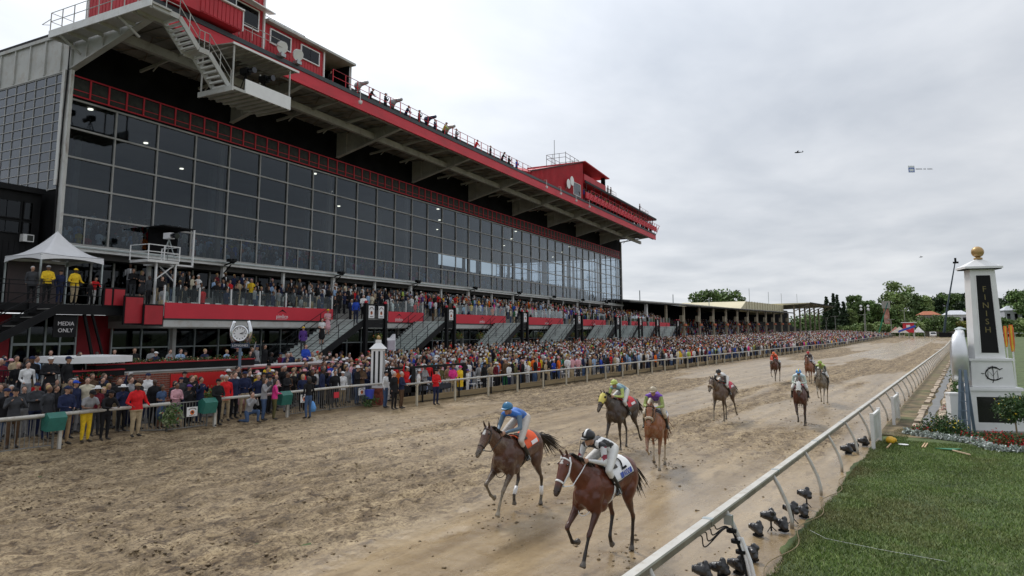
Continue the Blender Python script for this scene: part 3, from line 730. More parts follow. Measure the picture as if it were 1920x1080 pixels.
low = stand_thing('announcer_box', 'low red roof box with two wide white framed windows right of the tower', 'press box')
b = MB(); b.box((.5, 8.02, 21.5), (6.2, 13.5, 23.75)); b.build('wall', M['red2'], low)
s = 8.05
while s < 13.4:
    b = MB(); b.box((6.205, s, 21.85), (6.235, s + .25, 23.7)); b.build('board', M['red2'], low); s += .28
win(low, 6.24, 8.45, 10.3, 22.5, 23.5, 2); win(low, 6.24, 11.2, 13.0, 22.5, 23.5, 2)
b = MB(); b.box((.3, 8.0, 23.76), (6.6, 16.55, 23.92)); b.build('roof', M['offwhite'], low)
b = MB(); b.box((6.21, 13.42, 21.5), (6.33, 13.52, 23.75)); b.box((6.1, 16.42, 21.5), (6.22, 16.52, 23.75)); b.build('trim', M['clean_white'], low)
b = MB(); b.box((2.8, 13.55, 21.5), (3.0, 16.4, 23.75)); b.box((3.0, 16.30, 21.5), (6.1, 16.41, 23.75)); b.build('open_bay', M['void'], low)

cage = stand_thing('roof_lookout', 'small dark slatted roof hut with a pipe handrail behind the announcer box', 'roof hut')
b = MB(); b.box((1.2, 10.8, 23.95), (3.1, 14.9, 24.35)); b.box((1.2, 10.8, 25.1), (3.2, 14.9, 25.2)); b.build('hut', M['black'], cage)
for k in range(9):
    b = MB(); b.box((3.0, 10.85 + k * .49, 24.36), (3.08, 10.93 + k * .49, 25.1)); b.build('post', M['offwhite'] if k % 2 else M['black'], cage)
b = MB(); b.box((1.25, 11, 24.36), (1.3, 14.8, 25.09)); b.build('back', M['void'], cage)
b = MB()
for k in range(5): b.bar((3.1, 10.8 + k, 25.2), (3.1, 10.8 + k, 26.1), .04)
b.tube([(.9, 10.8, 26.1), (3.1, 10.8, 26.1), (3.1, 14.8, 26.1), (.9, 14.8, 26.1)], .025, 5); b.tube([(.9, 10.8, 25.65), (3.1, 10.8, 25.65), (3.1, 14.8, 25.65)], .02, 5)
b.build('handrail', mat('dull_brown_pipe', (.10, .07, .06), .6), cage)

# roof edge railing: each post a part
rr2 = stand_thing('roof_railing', 'red pipe railing running along the clubhouse roof edge', 'railing')
pl = MB(); pl.bar((6.5, 0, 21.62), (6.5, 0, 22.72), .05); rp = pl.mesh('post', M['red'])
for i in range(36): obj('post', rp, rr2, (0, 14.2 + i * 1.35, 0))
for z in (22.72, 22.2):
    b = MB(); b.tube([(6.5, 14.2, z), (6.5, 62, z)], .024, 5); b.build('rail', M['red'] if z < 22.5 else mat('red_top_rail', (.35, .03, .04), .5), rr2)
b = MB(); b.box((4.6, 17.5, 21.51), (4.75, 46.5, 22.95)); tag(b.build('parapet', mat('tarred_parapet', (.05, .052, .05), .9, var=.4, scale=1.5), rr2))

# far red block and press gallery
fb = stand_thing('far_press_gallery', 'red corrugated press gallery at the far end of the clubhouse roof', 'press gallery')
b = MB(); b.add([(6.6, 46.7, 21.5), (6.6, 63.4, 21.5), (-1.5, 63.4, 21.5), (-1.5, 46.7, 21.5), (6.6, 46.7, 22.0), (6.6, 63.4, 26.75), (-1.5, 63.4, 26.75), (-1.5, 46.7, 24.5)],
            [(0, 1, 5, 4), (1, 2, 6, 5), (2, 3, 7, 6), (3, 0, 4, 7), (4, 5, 6, 7), (3, 2, 1, 0)]); b.build('hall', M['red2'], fb)
for k in range(46):
    s = 47 + k * .357; zt = 22.05 + (s - 46.7) / 16.7 * 4.7
    b = MB(); b.poly([(6.6, s, 21.5), (6.80, s + .05, 21.5), (6.80, s + .15, 21.5), (6.6, s + .20, 21.5)], zt - 21.5, (0, 0, 1)); b.build('rib', M['red2'], fb)
b = MB(); b.bar((6.7, 46.6, 22.08), (6.7, 63.5, 26.85), .3, .12); b.build('roof_edge', M['black'], fb)
win(fb, 6.78, 59.6, 62.2, 21.7, 23.4, 2, .06)
b = MB(); b.box((-1.5, 63.42, 21.5), (4.5, 72.5, 26.6)); b.build('upper_room', M['red2'], fb)
b = MB(); b.add([(7.2, 63.2, 26.75), (7.2, 73.2, 26.35), (-1.5, 73.2, 26.35), (-1.5, 63.2, 26.75), (7.2, 63.2, 26.9), (7.2, 73.2, 26.5), (-1.5, 73.2, 26.5), (-1.5, 63.2, 26.9)],
            [(0, 1, 5, 4), (1, 2, 6, 5), (2, 3, 7, 6), (3, 0, 4, 7), (4, 5, 6, 7), (3, 2, 1, 0)]); b.build('roof', M['red2'], fb)
b = MB(); b.box((6.2, 63.5, 24.3), (6.9, 72.3, 25.2)); b.build('balcony_front', M['red2'], fb)
b = MB(); b.box((6.2, 72.2, 24.3), (6.8, 72.45, 26.4)); b.build('corner_post', M['black'], fb)
win(fb, 4.52, 63.8, 72, 25.0, 26.4, 6, .06)
b = MB(); b.box((-1.5, 63.45, 23.95), (6.95, 99.6, 24.25)); b.build('deck', M['red2'], fb)
b = MB(); b.box((6.96, 63.4, 24.0), (7.1, 99.7, 24.3)); b.build('deck_edge', M['black'], fb)
b = MB(); b.box((2.5, 63.5, 21.5), (2.7, 99.5, 23.94)); b.build('gallery_wall', M['void'], fb)
b = MB(); b.box((6.95, 63.6, 21.9), (7.1, 99.7, 22.75)); b.build('gallery_front', M['red'], fb)
for k in range(24):
    s = 64 + k * 1.52
    b = MB(); b.bar((7.2, s, 21.5), (7.75, s, 22.85), .07); b.bar((7.12, s, 22.1), (7.6, s, 22.5), .05); b.build('outrigger', M['red'], fb)
    if k % 2 == 0:
        b = MB(); b.box((6.9, s - .05, 22.76), (7.0, s + .05, 23.94)); b.build('post', M['black'], fb)
b = MB(); b.tube([(7.75, 63.6, 22.85), (7.75, 99.5, 22.85)], .03, 5); b.build('outer_rail', M['red'], fb)
b = MB()
for (n0, s0, n1, s1, z) in ((5.0, 61.6, 5.0, 66.4, 27.9), (5.0, 66.4, 2.2, 66.4, 27.9), (2.2, 66.4, 2.2, 61.6, 27.9), (2.2, 61.6, 5.0, 61.6, 27.9), (5.2, 67.5, 5.2, 72.3, 27.6), (5.2, 72.3, 3., 72.3, 27.6)):
    for zz_ in (z, z - .55): b.tube([(n0, s0, zz_), (n1, s1, zz_)], .03, 5)
    for t in range(4): p = Vector((n0, s0, 0)).lerp(Vector((n1, s1, 0)), t / 3); b.bar((p.x, p.y, 26.3), (p.x, p.y, z), .05)
b.build('roof_handrail', mat('dark_pipe', (.06, .05, .05), .6), fb)
b = MB(); b.bar((1.5, 66, 26.8), (1.5, 66, 31.2), .07); b.bar((2, 69, 26.6), (2, 69, 30.2), .06); b.build('antenna', M['metal'], fb)
b = MB()
for (n0, s0, n1, s1, z) in ((6.6, 73.5, 6.6, 78, 25.2), (6.6, 91, 6.6, 96, 25.1), (6.6, 96, 4.6, 96, 25.1)):
    for zz_ in (z, z - .4): b.tube([(n0, s0, zz_), (n1, s1, zz_)], .025, 5)
    for t in range(4): p = Vector((n0, s0, 0)).lerp(Vector((n1, s1, 0)), t / 3); b.bar((p.x, p.y, 24.25), (p.x, p.y, z), .04)
b.build('deck_handrail', M['offwhite'], fb)

# white catwalk around the near corner with stairs down to the hung camera platform
cw = stand_thing('catwalk', 'white steel catwalk around the near roof corner with open stairs going down', 'catwalk')
b = MB(); b.box((.1, -1.3, 20.35), (8.6, -.2, 20.45)); b.build('deck', M['offwhite'], cw)
b = MB(); b.box((.1, -1.38, 20.2), (8.6, -1.31, 20.62)); b.box((.03, -1.38, 20.2), (.1, -.2, 20.62)); b.build('toe_board', M['white'], cw)
for k in range(7):
    n_ = .3 + k * 1.35; b = MB(); b.box((n_ - .04, -1.3, 20.15), (n_ + .04, -.2, 20.34)); b.build('joist', M['offwhite'], cw)
for n_ in (1.0, 6.0):
    b = MB(); b.bar((n_, -1.3, 20.2), (n_ + .1, -.18, 19.5), .10); b.build('brace', M['offwhite'], cw)
for k in range(9):
    n_ = .1 + k * 1.06; b = MB(); b.bar((n_, -1.34, 20.6), (n_, -1.34, 21.65), .04); b.build('post', M['offwhite'], cw)
for z in (21.65, 21.15):
    b = MB(); b.tube([(.1, -.2, z), (.1, -1.34, z), (8.6, -1.34, z)], .022, 5); b.build('rail', M['offwhite'], cw)
b = MB(); b.tube([(.1, -1.34, 21.3), (-.6, -1.4, 21.1)], .02, 5); b.tube([(.1, -1.34, 20.95), (-.6, -1.4, 21.1)], .015, 5); b.build('antenna_arm', M['offwhite'], cw)
fl = [((7.9, -1.2, 20.40), (7.9, .35, 20.40)), ((7.9, .35, 20.40), (7.9, 1.6, 19.15)), ((7.9, 1.6, 19.15), (7.9, 2.25, 19.15)), ((7.9, 2.25, 19.15), (7.9, 3.75, 17.65))]
for p, q in fl:
    flat = abs(p[2] - q[2]) < .01
    for nx_ in (7.25, 8.45):
        b = MB(); b.bar((nx_, p[1], p[2] - .08), (nx_, q[1], q[2] - .08), .08, .28); b.build('stringer', M['offwhite'], cw)
    for zz_ in (1.0, .5):
        b = MB(); b.tube([(8.45, p[1], p[2] + zz_), (8.45, q[1], q[2] + zz_)], .022, 5); b.build('rail', M['offwhite'], cw)
    for t in (0, .5, 1.):
        y = p[1] + (q[1] - p[1]) * t; z = p[2] + (q[2] - p[2]) * t; b = MB(); b.bar((8.45, y, z), (8.45, y, z + 1.0), .035); b.build('post', M['offwhite'], cw)
    if flat:
        b = MB(); b.box((7.3, p[1], p[2] - .06), (8.4, q[1], p[2])); b.build('landing', M['offwhite'], cw)
    else:
        k = 7
        for t in range(k):
            y = p[1] + (q[1] - p[1]) * (t + .5) / k; z = p[2] + (q[2] - p[2]) * (t + .5) / k
            b = MB(); b.box((7.3, y - .14, z - .03), (8.4, y + .12, z)); b.box((7.3, y - .15, z - .10), (8.4, y - .13, z)); b.build('step', M['white'], cw)
hp = stand_thing('camera_platform', 'white walled camera platform hung below the red roof fascia', 'platform')
b = MB(); b.box((6.3, 3.5, 17.5), (8.9, 7.75, 17.6)); b.build('floor', M['offwhite'], hp)
for k in range(9):
    b = MB(); b.box((6.3, 3.6 + k * .5, 17.40), (8.9, 3.75 + k * .5, 17.495)); b.build('floor_rib', M['beam'], hp)
b = MB(); b.box((8.9, 4.35, 17.45), (8.96, 7.8, 18.25)); b.build('front_panel', M['clean_white'], hp)
b = MB(); b.box((6.3, 7.76, 17.45), (8.9, 7.82, 18.25)); b.build('side_panel', M['clean_white'], hp)
b = MB(); b.box((6.25, 3.4, 17.3), (9.0, 3.5, 17.6)); b.box((8.9, 3.5, 17.4), (9.0, 4.34, 17.55)); b.build('edge_beam', M['offwhite'], hp)
for (n_, s) in ((8.9, 3.5), (6.4, 3.5), (8.9, 7.7), (6.4, 7.7)):
    b = MB(); b.bar((n_, s, 17.5), (n_, s, 20.1), .07); b.build('hanger', M['offwhite'], hp)
b = MB(); b.add([(6.2, 3.2, 20.25), (8.6, 3.2, 20.05), (8.6, 8.4, 20.05), (6.2, 8.4, 20.25)], [(0, 1, 2, 3)]); 
b = MB(); b.poly([(6.9, 3.3, 20.15), (9.0, 3.3, 19.95), (9.0, 8.3, 19.95), (6.9, 8.3, 20.15)], .06); b.build('canopy', M['beam'], hp)
b = MB(); b.box((9.01, 3.3, 19.92), (9.08, 8.3, 20.04)); b.build('canopy_edge', M['clean_white'], hp)
for k in range(10):
    b = MB(); b.box((7.0, 3.5 + k * .5, 19.86), (8.95, 3.56 + k * .5, 19.93)); b.build('canopy_rib', M['beam'], hp)

# CCTV domes and hanging lamps along the fascia
for k, s in enumerate((16.4, 50.2, 54.5, 59.6, 64.5)):
    d = stand_thing('dome_camera', 'white dome camera hanging on a bracket, %s along the red fascia from the press tower' % ('first', 'second', 'third', 'fourth', 'fifth')[k], 'camera', 6.85, s, 20.6, 'dome cameras hung along the roof fascia')
    b = MB(); b.tube([(0, 0, 1.1), (.35, 0, 1.1), (.35, 0, .3)], .03, 5); b.build('bracket', M['clean_white'], d)
    b = MB(); b.ball((.35, 0, .18), (.14, .14, .12), 10, 6); b.tube([(.35, 0, .2), (.35, 0, .34)], (.15), 10); b.build('housing', M['clean_white'], d)
# ------------------------------------------------------------------ balcony terrace in front of the clubhouse
FR = 5.0     # distance of the balcony front from the glass
ter = stand_thing('balcony', 'long stepped spectator balcony with red banner fronts and glass guards below the clubhouse glazing', 'balcony')
M['deckc'] = mat('balcony_concrete', (.22, .215, .20), .8, var=.15)
TZ = [(0, 1.25, 6.35), (1.25, 2.5, 5.95), (2.5, 3.75, 5.5), (3.75, 5.0, 5.0)]
S0T, S1T = 3.0, 116.0
for a_, b_, z in TZ:
    b = MB(); b.box((a_ + .001, S0T, 4.75), (b_, S1T, z)); b.build('step', M['deckc'], ter)
b = MB(); b.box((.3, S0T, 4.35), (4.85, S1T, 4.745)); b.build('slab', M['offwhite'], ter)
b = MB(); b.box((4.86, S0T, 4.42), (5.06, S1T, 4.80)); b.build('edge_beam', M['offwhite'], ter)
b = MB(); b.box((5.0, S0T, 4.805), (5.10, S1T, 4.88)); b.build('dark_trim', M['darkgreen'], ter)
BR = [(3.0, 16.5), (23.1, 28.1), (33.4, 43.7), (49.4, 59.7), (66.5, 76.2), (84.2, 87.2), (89.3, 98.2), (100.3, 115.0)]
GAPS = [(BR[i][1], BR[i + 1][0]) for i in range(len(BR) - 1)]
M['banner'] = mat('red_banner', (.60, .022, .042), .6, var=.04, scale=.6)
for i, (s0, s1) in enumerate(BR):
    b = MB(); b.box((5.07, s0, 4.89), (5.12, s1, 5.75)); bn = b.build('banner', M['banner'], ter)
    sm = (s0 + s1) / 2 if i else 11.6
    if i == 1: sm = 24.5
    if i < 6:
        place_text('pimlico', .36, M['logo'], bn, (5.127, sm, 5.12), (0, 1, 0), (0, 0, 1), 'lettering')
        b = MB(); b.poly([(5.122, sm - .42, 5.34), (5.122, sm - .1, 5.52), (5.122, sm + .02, 5.60), (5.122, sm + .14, 5.52), (5.122, sm + .42, 5.34), (5.122, sm + .06, 5.47), (5.122, sm - .05, 5.47)], .004, (1, 0, 0))
        b.build('roof_emblem', M['black'], bn)
        b = MB(); b.box((5.122, sm - .4, 4.955), (5.126, sm + .4, 4.97)); b.build('underline', M['logo'], bn)
    n_ = max(2, int((s1 - s0) / 2.0)); L = (s1 - s0) / n_
    for k in range(n_):
        b = MB(); b.box((5.0, s0 + k * L + .06, 5.78), (5.02, s0 + (k + 1) * L - .06, 6.62)); b.build('guard_pane', M['guard'], ter)
    for k in range(n_ + 1):
        b = MB(); b.box((4.97, s0 + k * L - .035, 5.0), (5.05, s0 + k * L + .035, 6.7)); b.build('guard_post', M['white'], ter)
# slatted white chairs on the balcony, empty ones showing through the guards
def chair_mesh():
    b = MB()
    for (x, y) in ((-.2, -.2), (.2, -.2)): b.bar((x, y, 0), (x, y, .44), .03)
    for (x, y) in ((-.2, .2), (.2, .2)): b.bar((x, y, 0), (x, y + .1, .86), .03)
    for k in range(4): b.box((-.21, -.2 + k * .11, .43), (.21, -.2 + k * .11 + .08, .45))
    for k in range(3): b.box((-.2, .23 + k * .02, .56 + k * .11), (.2, .25 + k * .02, .64 + k * .11))
    return b.mesh('chair', M['clean_white'])
CHM = chair_mesh()
def put_chair(n, s, z, lab, grp='white slatted chairs on the balcony'):
    o = obj('folding_chair', CHM, None, SW(n, s, z), A_ + math.pi / 2); tag(o, lab, 'chair', grp)

# ground storey under the balcony
gs = stand_thing('ground_storey', 'dark glazed ground storey with pale mullions under the balcony', 'building')
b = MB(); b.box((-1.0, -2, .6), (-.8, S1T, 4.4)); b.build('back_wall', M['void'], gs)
wm_ = MB(); wm_.box((.60, .04, 1.0), (.63, 1.81, 3.2)); wme_ = wm_.mesh('window_pane', M['glass_dark'])
wm2 = MB(); wm2.box((.60, .04, 3.3), (.63, 1.81, 4.2)); wme2 = wm2.mesh('window_pane', M['glass_dark'])
mp_ = MB(); mp_.box((.58, -.04, .8), (.72, .04, 4.35)); mpm = mp_.mesh('mullion', M['metal'])
for i in range(60):
    s = 3 + i * 1.85
    obj('window_pane', wme_, gs, (0, s, 0)); obj('window_pane', wme2, gs, (0, s, 0)); obj('mullion', mpm, gs, (0, s, 0))
b = MB(); b.box((.59, 3, 3.2), (.70, 114, 3.28)); b.build('transom', M['metal'], gs)
for i in range(11):
    s = 5.5 + i * 11.1; b = MB(); b.box((2.5, s - .12, .7), (2.75, s + .12, 4.35)); b.build('column', M['offwhite'], gs)

# stair flights down from the balcony, treads facing the camera
M['tread'] = mat('pale_green_tread', (.52, .57, .55), .7, var=.1)
ST = [(16.0, 18.2, 2), (26.5, 27.7, 1), (40.8, 42.0, 1), (55.6, 57.6, 1), (70.8, 72.6, 1), (82.0, 83.7, 1), (92.0, 93.9, 1), (106.5, 108.5, 1)]
ords = ['first', 'second', 'third', 'fourth', 'fifth', 'sixth', 'seventh', 'eighth']
M['sign_art'] = mat('sign_emblem', (.06, .02, .015), .6); M['sign_or'] = mat('sign_orange', (.7, .16, .02), .6)
def logo_sign(par, c, w, h, xd=(0, 1, 0), nrm=(1, 0, 0), name='sign'):
    """white placard: dark arc of print over an orange and black round emblem"""
    x = Vector(xd); z = Vector((0, 0, 1)); nv = Vector(nrm); c = Vector(c)
    def q(u, v, d): return c + x * u + z * v + nv * d
    b = MB(); b.poly([q(-w / 2, -h / 2, 0), q(w / 2, -h / 2, 0), q(w / 2, h / 2, 0), q(-w / 2, h / 2, 0)], .02, nv); s = b.build(name, M['clean_white'], par); fixn(s.data)
    b = MB()
    for k in range(7):
        a = math.pi * (.15 + .7 * k / 6); p = (math.cos(a) * w * .36, h * .10 + math.sin(a) * h * .26)
        b.poly([q(p[0] - w * .045, p[1] - h * .03, .022), q(p[0] + w * .045, p[1] - h * .03, .022), q(p[0] + w * .045, p[1] + h * .05, .022), q(p[0] - w * .045, p[1] + h * .05, .022)], .004, nv)
    b.poly([q(-w * .3, -h * .40, .022), q(w * .3, -h * .40, .022), q(w * .3, -h * .35, .022), q(-w * .3, -h * .35, .022)], .004, nv)
    b.build('print', M['sign_art'], s)
    b = MB(); n_ = 16; b.poly([q(w * .20 * math.cos(6.283 * k / n_), -h * .08 + w * .20 * math.sin(6.283 * k / n_), .022) for k in range(n_)], .005, nv); b.build('emblem', M['sign_or'], s)
    b = MB(); b.poly([q(-w * .14, -h * .02, .028), q(w * .02, -h * .18, .028), q(w * .14, -h * .14, .028), q(w * .06, -h * .02, .028), q(w * .1, h * .05, .028), q(-w * .06, h * .08, .028)], .004, nv); b.build('emblem_mark', M['sign_art'], s)
    return s
for i, (sa, sb, ns) in enumerate(ST):
    st = stand_thing('stair_flight', 'black railed stair with pale treads up to the balcony, %s from the clock' % ords[i], 'staircase', group='stair flights up to the balcony')
    zt = 4.95; zb = .95 + .02; run = (zt - zb) / .52; nst = 22; s_b = sa - run
    n0, n1 = 5.35, 8.4
    for k in range(nst):
        t = (k + .5) / nst; s = s_b + run * t; z = zb + (zt - zb) * t
        b = MB(); b.box((n0 + .05, s - .20, z - .04), (n1 - .05, s + .17, z)); b.box((n0 + .06, s + .13, z), (n1 - .06, s + .15, z + .125)); b.build('tread', M['tread'], st)
    for n_ in (n0, n1):
        b = MB(); b.bar((n_, s_b - .2, zb - .15), (n_, sa, zt - .15), .07, .42); b.build('stringer', M['black'], st)
    for n_ in (n0 + .05, (n0 + n1) / 2, n1 - .05):
        b = MB()
        for hz_ in (1.0, .55): b.tube([(n_, s_b, zb + hz_), (n_, sa, zt + hz_)], .022, 5)
        for k in range(5):
            t = (k + .3) / 5; b.bar((n_, s_b + run * t, zb + (zt - zb) * t), (n_, s_b + run * t, zb + (zt - zb) * t + 1.0), .035)
        b.build('handrail', M['black'], st)
    b = MB(); b.box((5.0, sa, zt - .25), (8.5, sb, zt)); b.build('landing', M['black'], st)
    b = MB(); b.box((8.42, sa - .1, zt - .55), (8.5, sb + .1, zt - .26)); b.build('fascia', M['black'], st)
    for s in (sa, sb):
        b = MB(); b.box((8.35, s - .12, .8), (8.6, s + .12, zt + 1.15)); pst = b.build('post', M['black'], st)
        b = MB(); b.ball((8.475, s, zt + 1.22), .12, 8, 6); b.build('finial', M['red'], pst)
    b = MB()
    for zz_ in (zt + .1, zt + 1.05): b.box((8.44, sa + .1, zz_), (8.5, sb - .1, zz_ + .06))
    for k in range(int((sb - sa) / .14)): b.box((8.46, sa + .1 + k * .14, zt + .1), (8.48, sa + .125 + k * .14, zt + 1.05))
    b.build('guard', M['black'], st)
    L = (sb - sa) / ns
    for k in range(ns): logo_sign(st, (8.53, sa + L * (k + .5), zt + .55), min(.62, L * .62), .86)
# hanging flower baskets under the balcony edge
def leaf_cloud(n, seed, rx, ry, rz, size=.06, cols=((.05, .11, .02),), flower=None, ff=.1, dome=False):
    r = np.random.RandomState(seed)
    d = r.randn(n, 3); d /= np.linalg.norm(d, axis=1)[:, None]; rad = r.rand(n, 1) ** .4
    lump = .75 + .5 * r.rand(n, 1)
    P = d * rad * lump * np.array([rx, ry, rz])
    if dome: P[:, 2] = np.abs(P[:, 2])
    a = r.randn(n, 3); a /= np.linalg.norm(a, axis=1)[:, None]; b_ = np.cross(a, r.randn(n, 3)); b_ /= np.linalg.norm(b_, axis=1)[:, None]
    s = size * (.6 + .8 * r.rand(n, 1))
    V = np.stack([P - a * s, P - b_ * s * .5, P + a * s, P + b_ * s * .5], 1)
    c = np.array(cols)[r.randint(0, len(cols), n)] * (.6 + .8 * r.rand(n, 1))
    if flower is not None:
        k = r.rand(n) < ff; c[k] = np.array(flower)[r.randint(0, len(flower), k.sum())]
    return V.reshape(-1, 3), np.arange(n * 4).reshape(-1, 4), np.repeat(c, 4, 0)
def leaf_obj(name, par, loc, *a, **k):
    V, F, C = leaf_cloud(*a, **k); return obj(name, np_mesh(name, V, F, M['leafcol'], False, {'Col': C}), par, loc)
for i, s in enumerate((8.6, 21.5, 33.6, 37.6, 45.0, 47.8, 52.0, 62.0, 66, 76)):
    hb = stand_thing('hanging_basket', 'green hanging basket with orange flowers under the balcony edge, number %s from the left' % ('one two three four five six seven eight nine ten'.split()[i]), 'flower basket', 5.4, s, 3.7, 'flower baskets hung under the balcony')
    hb['label'] = 'green flower basket hanging under the balcony edge, %s along from the clock' % (ords + ['ninth', 'tenth'])[i]
    b = MB(); b.tube([(0, 0, -.28), (0, 0, -.1), (0, 0, 0)], [.10, .24, .28], 10); b.build('basket', M['wood'], hb)
    b = MB(); b.tube([(0, 0, .05), (0, 0, .72)], .012, 4); b.build('chain', M['black'], hb)
    leaf_obj('foliage', hb, (0, 0, .02), 260, 50 + i, .42, .42, .32, .07, cols=((.06, .13, .02), (.14, .16, .03)), flower=((.6, .14, .02), (.6, .35, .03)), ff=.10)

# ------------------------------------------------------------------ left hand entrance block: deck with tent, doors, dark office, brick patio
left = stand_thing('entrance_deck', 'black steel viewing deck with red panels and a stair on the left', 'deck')
b = MB(); b.box((.2, -14, 5.15), (4.4, 3.0, 5.5)); b.box((4.41, -3.6, 5.0), (4.5, 3.0, 5.5)); b.build('platform', M['black'], left)
M['redpanel'] = mat('deep_red_panel', (.40, .016, .026), .6, var=.08)
for (n_, s0, s1, z0, z1) in ((4.55, -.05, .3, 5.52, 6.35), (4.55, .42, 1.0, 5.52, 6.35), (5.0, .78, 1.75, 4.6, 5.95), (5.2, 1.75, 2.8, 4.55, 5.55)):
    b = MB(); b.box((n_ - .1, s0 - .06, z0 - .08), (n_, s1 + .06, z1 + .08)); fr_ = b.build('frame', M['black'], left)
    b = MB(); b.box((n_ + .002, s0, z0), (n_ + .03, s1, z1)); b.build('red_panel', M['redpanel'], fr_)
for hz_ in (5.95, 6.35, 6.55):
    b = MB(); b.tube([(4.45, -14, hz_), (4.45, .2, hz_)], .022, 5); b.build('rail', M['black'], left)
for k in range(10):
    b = MB(); b.bar((4.45, -13.5 + k * 1.5, 5.5), (4.45, -13.5 + k * 1.5, 6.55), .04); b.build('post', M['black'], left)
# stair going down to the left
for n_ in (4.6, 6.0):
    b = MB(); b.bar((n_, -3.0, 5.3), (n_, -10.0, 1.3), .08, .35); b.build('stringer', M['black'], left)
    b = MB(); b.tube([(n_, -3.0, 6.4), (n_, -10.0, 2.4)], .025, 5); b.tube([(n_, -3.0, 5.95), (n_, -10.0, 1.95)], .02, 5); b.build('rail', M['black'], left)
for k in range(20):
    t = (k + .5) / 20; b = MB(); b.box((4.64, -3.15 - 7 * t, 5.3 - 4 * t), (5.96, -2.85 - 7 * t, 5.34 - 4 * t)); b.build('tread', M['black'] if k % 2 else M['deckc'], left)
blk = stand_thing('entrance_block', 'dark entrance building with glass doors, red walls and a window above', 'building')
b = MB(); b.box((-1.5, -16, .5), (.15, 3.0, 5.1)); b.build('wall', M['void'], blk)
for (s0, s1) in ((1.28, 3.4), (-9.5, -2.1)):
    b = MB(); b.box((.152, s0, .9), (.25, s1, 5.05)); b.build('red_wall', M['redpanel'], blk)
DS = [-2.0, -1.2, -.39, .38, 1.22]
for k in range(4):
    b = MB(); b.box((.20, DS[k] + .05, 1.3), (.23, DS[k + 1] - .05, 3.45)); b.build('door_pane', M['glass_dark'], blk)
    b = MB(); b.box((.20, DS[k] + .05, 3.6), (.23, DS[k + 1] - .05, 5.0)); b.build('fanlight', M['glass_dark'], blk)
for s in DS:
    b = MB(); b.box((.18, s - .045, 1.0), (.30, s + .045, 5.05)); b.build('door_post', M['metal'], blk)
b = MB(); b.box((.185, -2.0, 3.46), (.29, 1.22, 3.59)); b.build('door_head', M['metal'], blk)
sg = stand_thing('media_sign', 'black hanging sign with white capitals reading MEDIA ONLY', 'sign')
b = MB(); b.box((4.2, -2.3, 3.9), (4.26, -1.2, 4.95)); b.build('board', M['black'], sg)
place_text('MEDIA', .27, M['logo'], sg, (4.265, -1.72, 4.55), (0, 1, 0), (0, 0, 1)); place_text('ONLY', .27, M['logo'], sg, (4.265, -1.72, 4.22), (0, 1, 0), (0, 0, 1))
b = MB(); b.bar((4.3, -.5, 5.1), (4.3, .2, 3.0), .10); b.bar((4.3, -.9, 5.1), (4.3, -.35, 3.0), .12, .12); b.build('brace', M['black'], left)
# black office block with windows above the deck, left of the corner
off = stand_thing('office_block', 'black clad office block with dark sash windows under the gridded side glazing', 'building')
b = MB(); b.box((-26, -9, 5.5), (-1.2, -.35, 11.9)); b.build('wall', M['black'], off)
b = MB(); b.box((-1.19, -9, 11.7), (-.9, -.3, 12.0)); b.build('roof_edge', M['black'], off)
for k, (s0, s1) in enumerate(((-3.6, -2.9), (-2.8, -1.35), (-1.25, -.75))):
    for (z0, z1) in ((9.4, 10.1), (10.2, 11.2)):
        win(off, -1.19, s0, s1, z0, z1, 2 if k == 1 else 1, .05).data.materials[0] = M['black']
b = MB(); b.box((-1.18, -1.3, 9.0), (-.85, -.75, 9.4)); ac = b.build('air_conditioner', M['white'], off)
b = MB(); b.box((-.848, -1.1, 9.05), (-.84, -.8, 9.35)); b.build('grille', M['louver'], ac)
for k in range(30):
    b = MB(); b.box((-1.195, -8.8 + k * .28, 6), (-1.17, -8.8 + k * .28 + .03, 9.0)); b.build('cladding_rib', M['black'], off)
# marquee tent on the deck
tent = stand_thing('marquee_tent', 'white peaked canopy tent standing on the left deck', 'tent', 2.3, -1.35, 5.5)
TW, TD, TH = 1.55, 1.55, 2.35
b = MB(); nseg = 12; pts = []; fs = []
def tz(u): return TH + .12 + 1.35 * (1 - u) ** 1.8
for j in range(9):
    u = j / 8
    for k in range(4 * 8):
        side = k // 8; t = (k % 8) / 8 * 2 - 1
        x, y = [(1, t), (-t, 1), (-1, -t), (t, -1)][side]
        pts.append((x * TW * u, y * TD * u, tz(u) - .05 * (1 - t * t) * u))
for j in range(8):
    for k in range(32): fs.append((j * 32 + k, (j + 1) * 32 + k, (j + 1) * 32 + (k + 1) % 32, j * 32 + (k + 1) % 32))
b.add(pts, fs); M['tentc'] = mat('tent_vinyl', (.80, .80, .82), .5, var=.03); b.build('canopy', M['tentc'], tent, True)
b = MB()
for side in range(4):
    p_ = []
    for k in range(13):
        t = k / 12 * 2 - 1; x, y = [(1, t), (-t, 1), (-1, -t), (t, -1)][side]
        p_.append((x * TW, y * TD, TH + .10 - .05 * (1 - t * t), TH - .22 + .16 * (1 - t * t)))
    o = len(b.v); b.v += [(q[0], q[1], q[2]) for q in p_] + [(q[0] * 1.01, q[1] * 1.01, q[3]) for q in p_]
    for k in range(12): b.f.append((o + k, o + k + 1, o + 14 + k, o + 13 + k)); b.mi.append(0)
b.build('valance', M['tentc'], tent)
for x, y in ((1, 1), (1, -1), (-1, 1), (-1, -1)):
    b = MB(); b.bar((x * TW * .98, y * TD * .98, 0), (x * TW * .98, y * TD * .98, TH + .05), .07); b.build('leg', M['metal'], tent)
b = MB(); b.box((-TW, -TD * .9, .1), (-TW + .02, TD * .9, TH - .1)); b.build('rear_curtain', mat('clear_curtain', (.05, .03, .03), .4), tent)
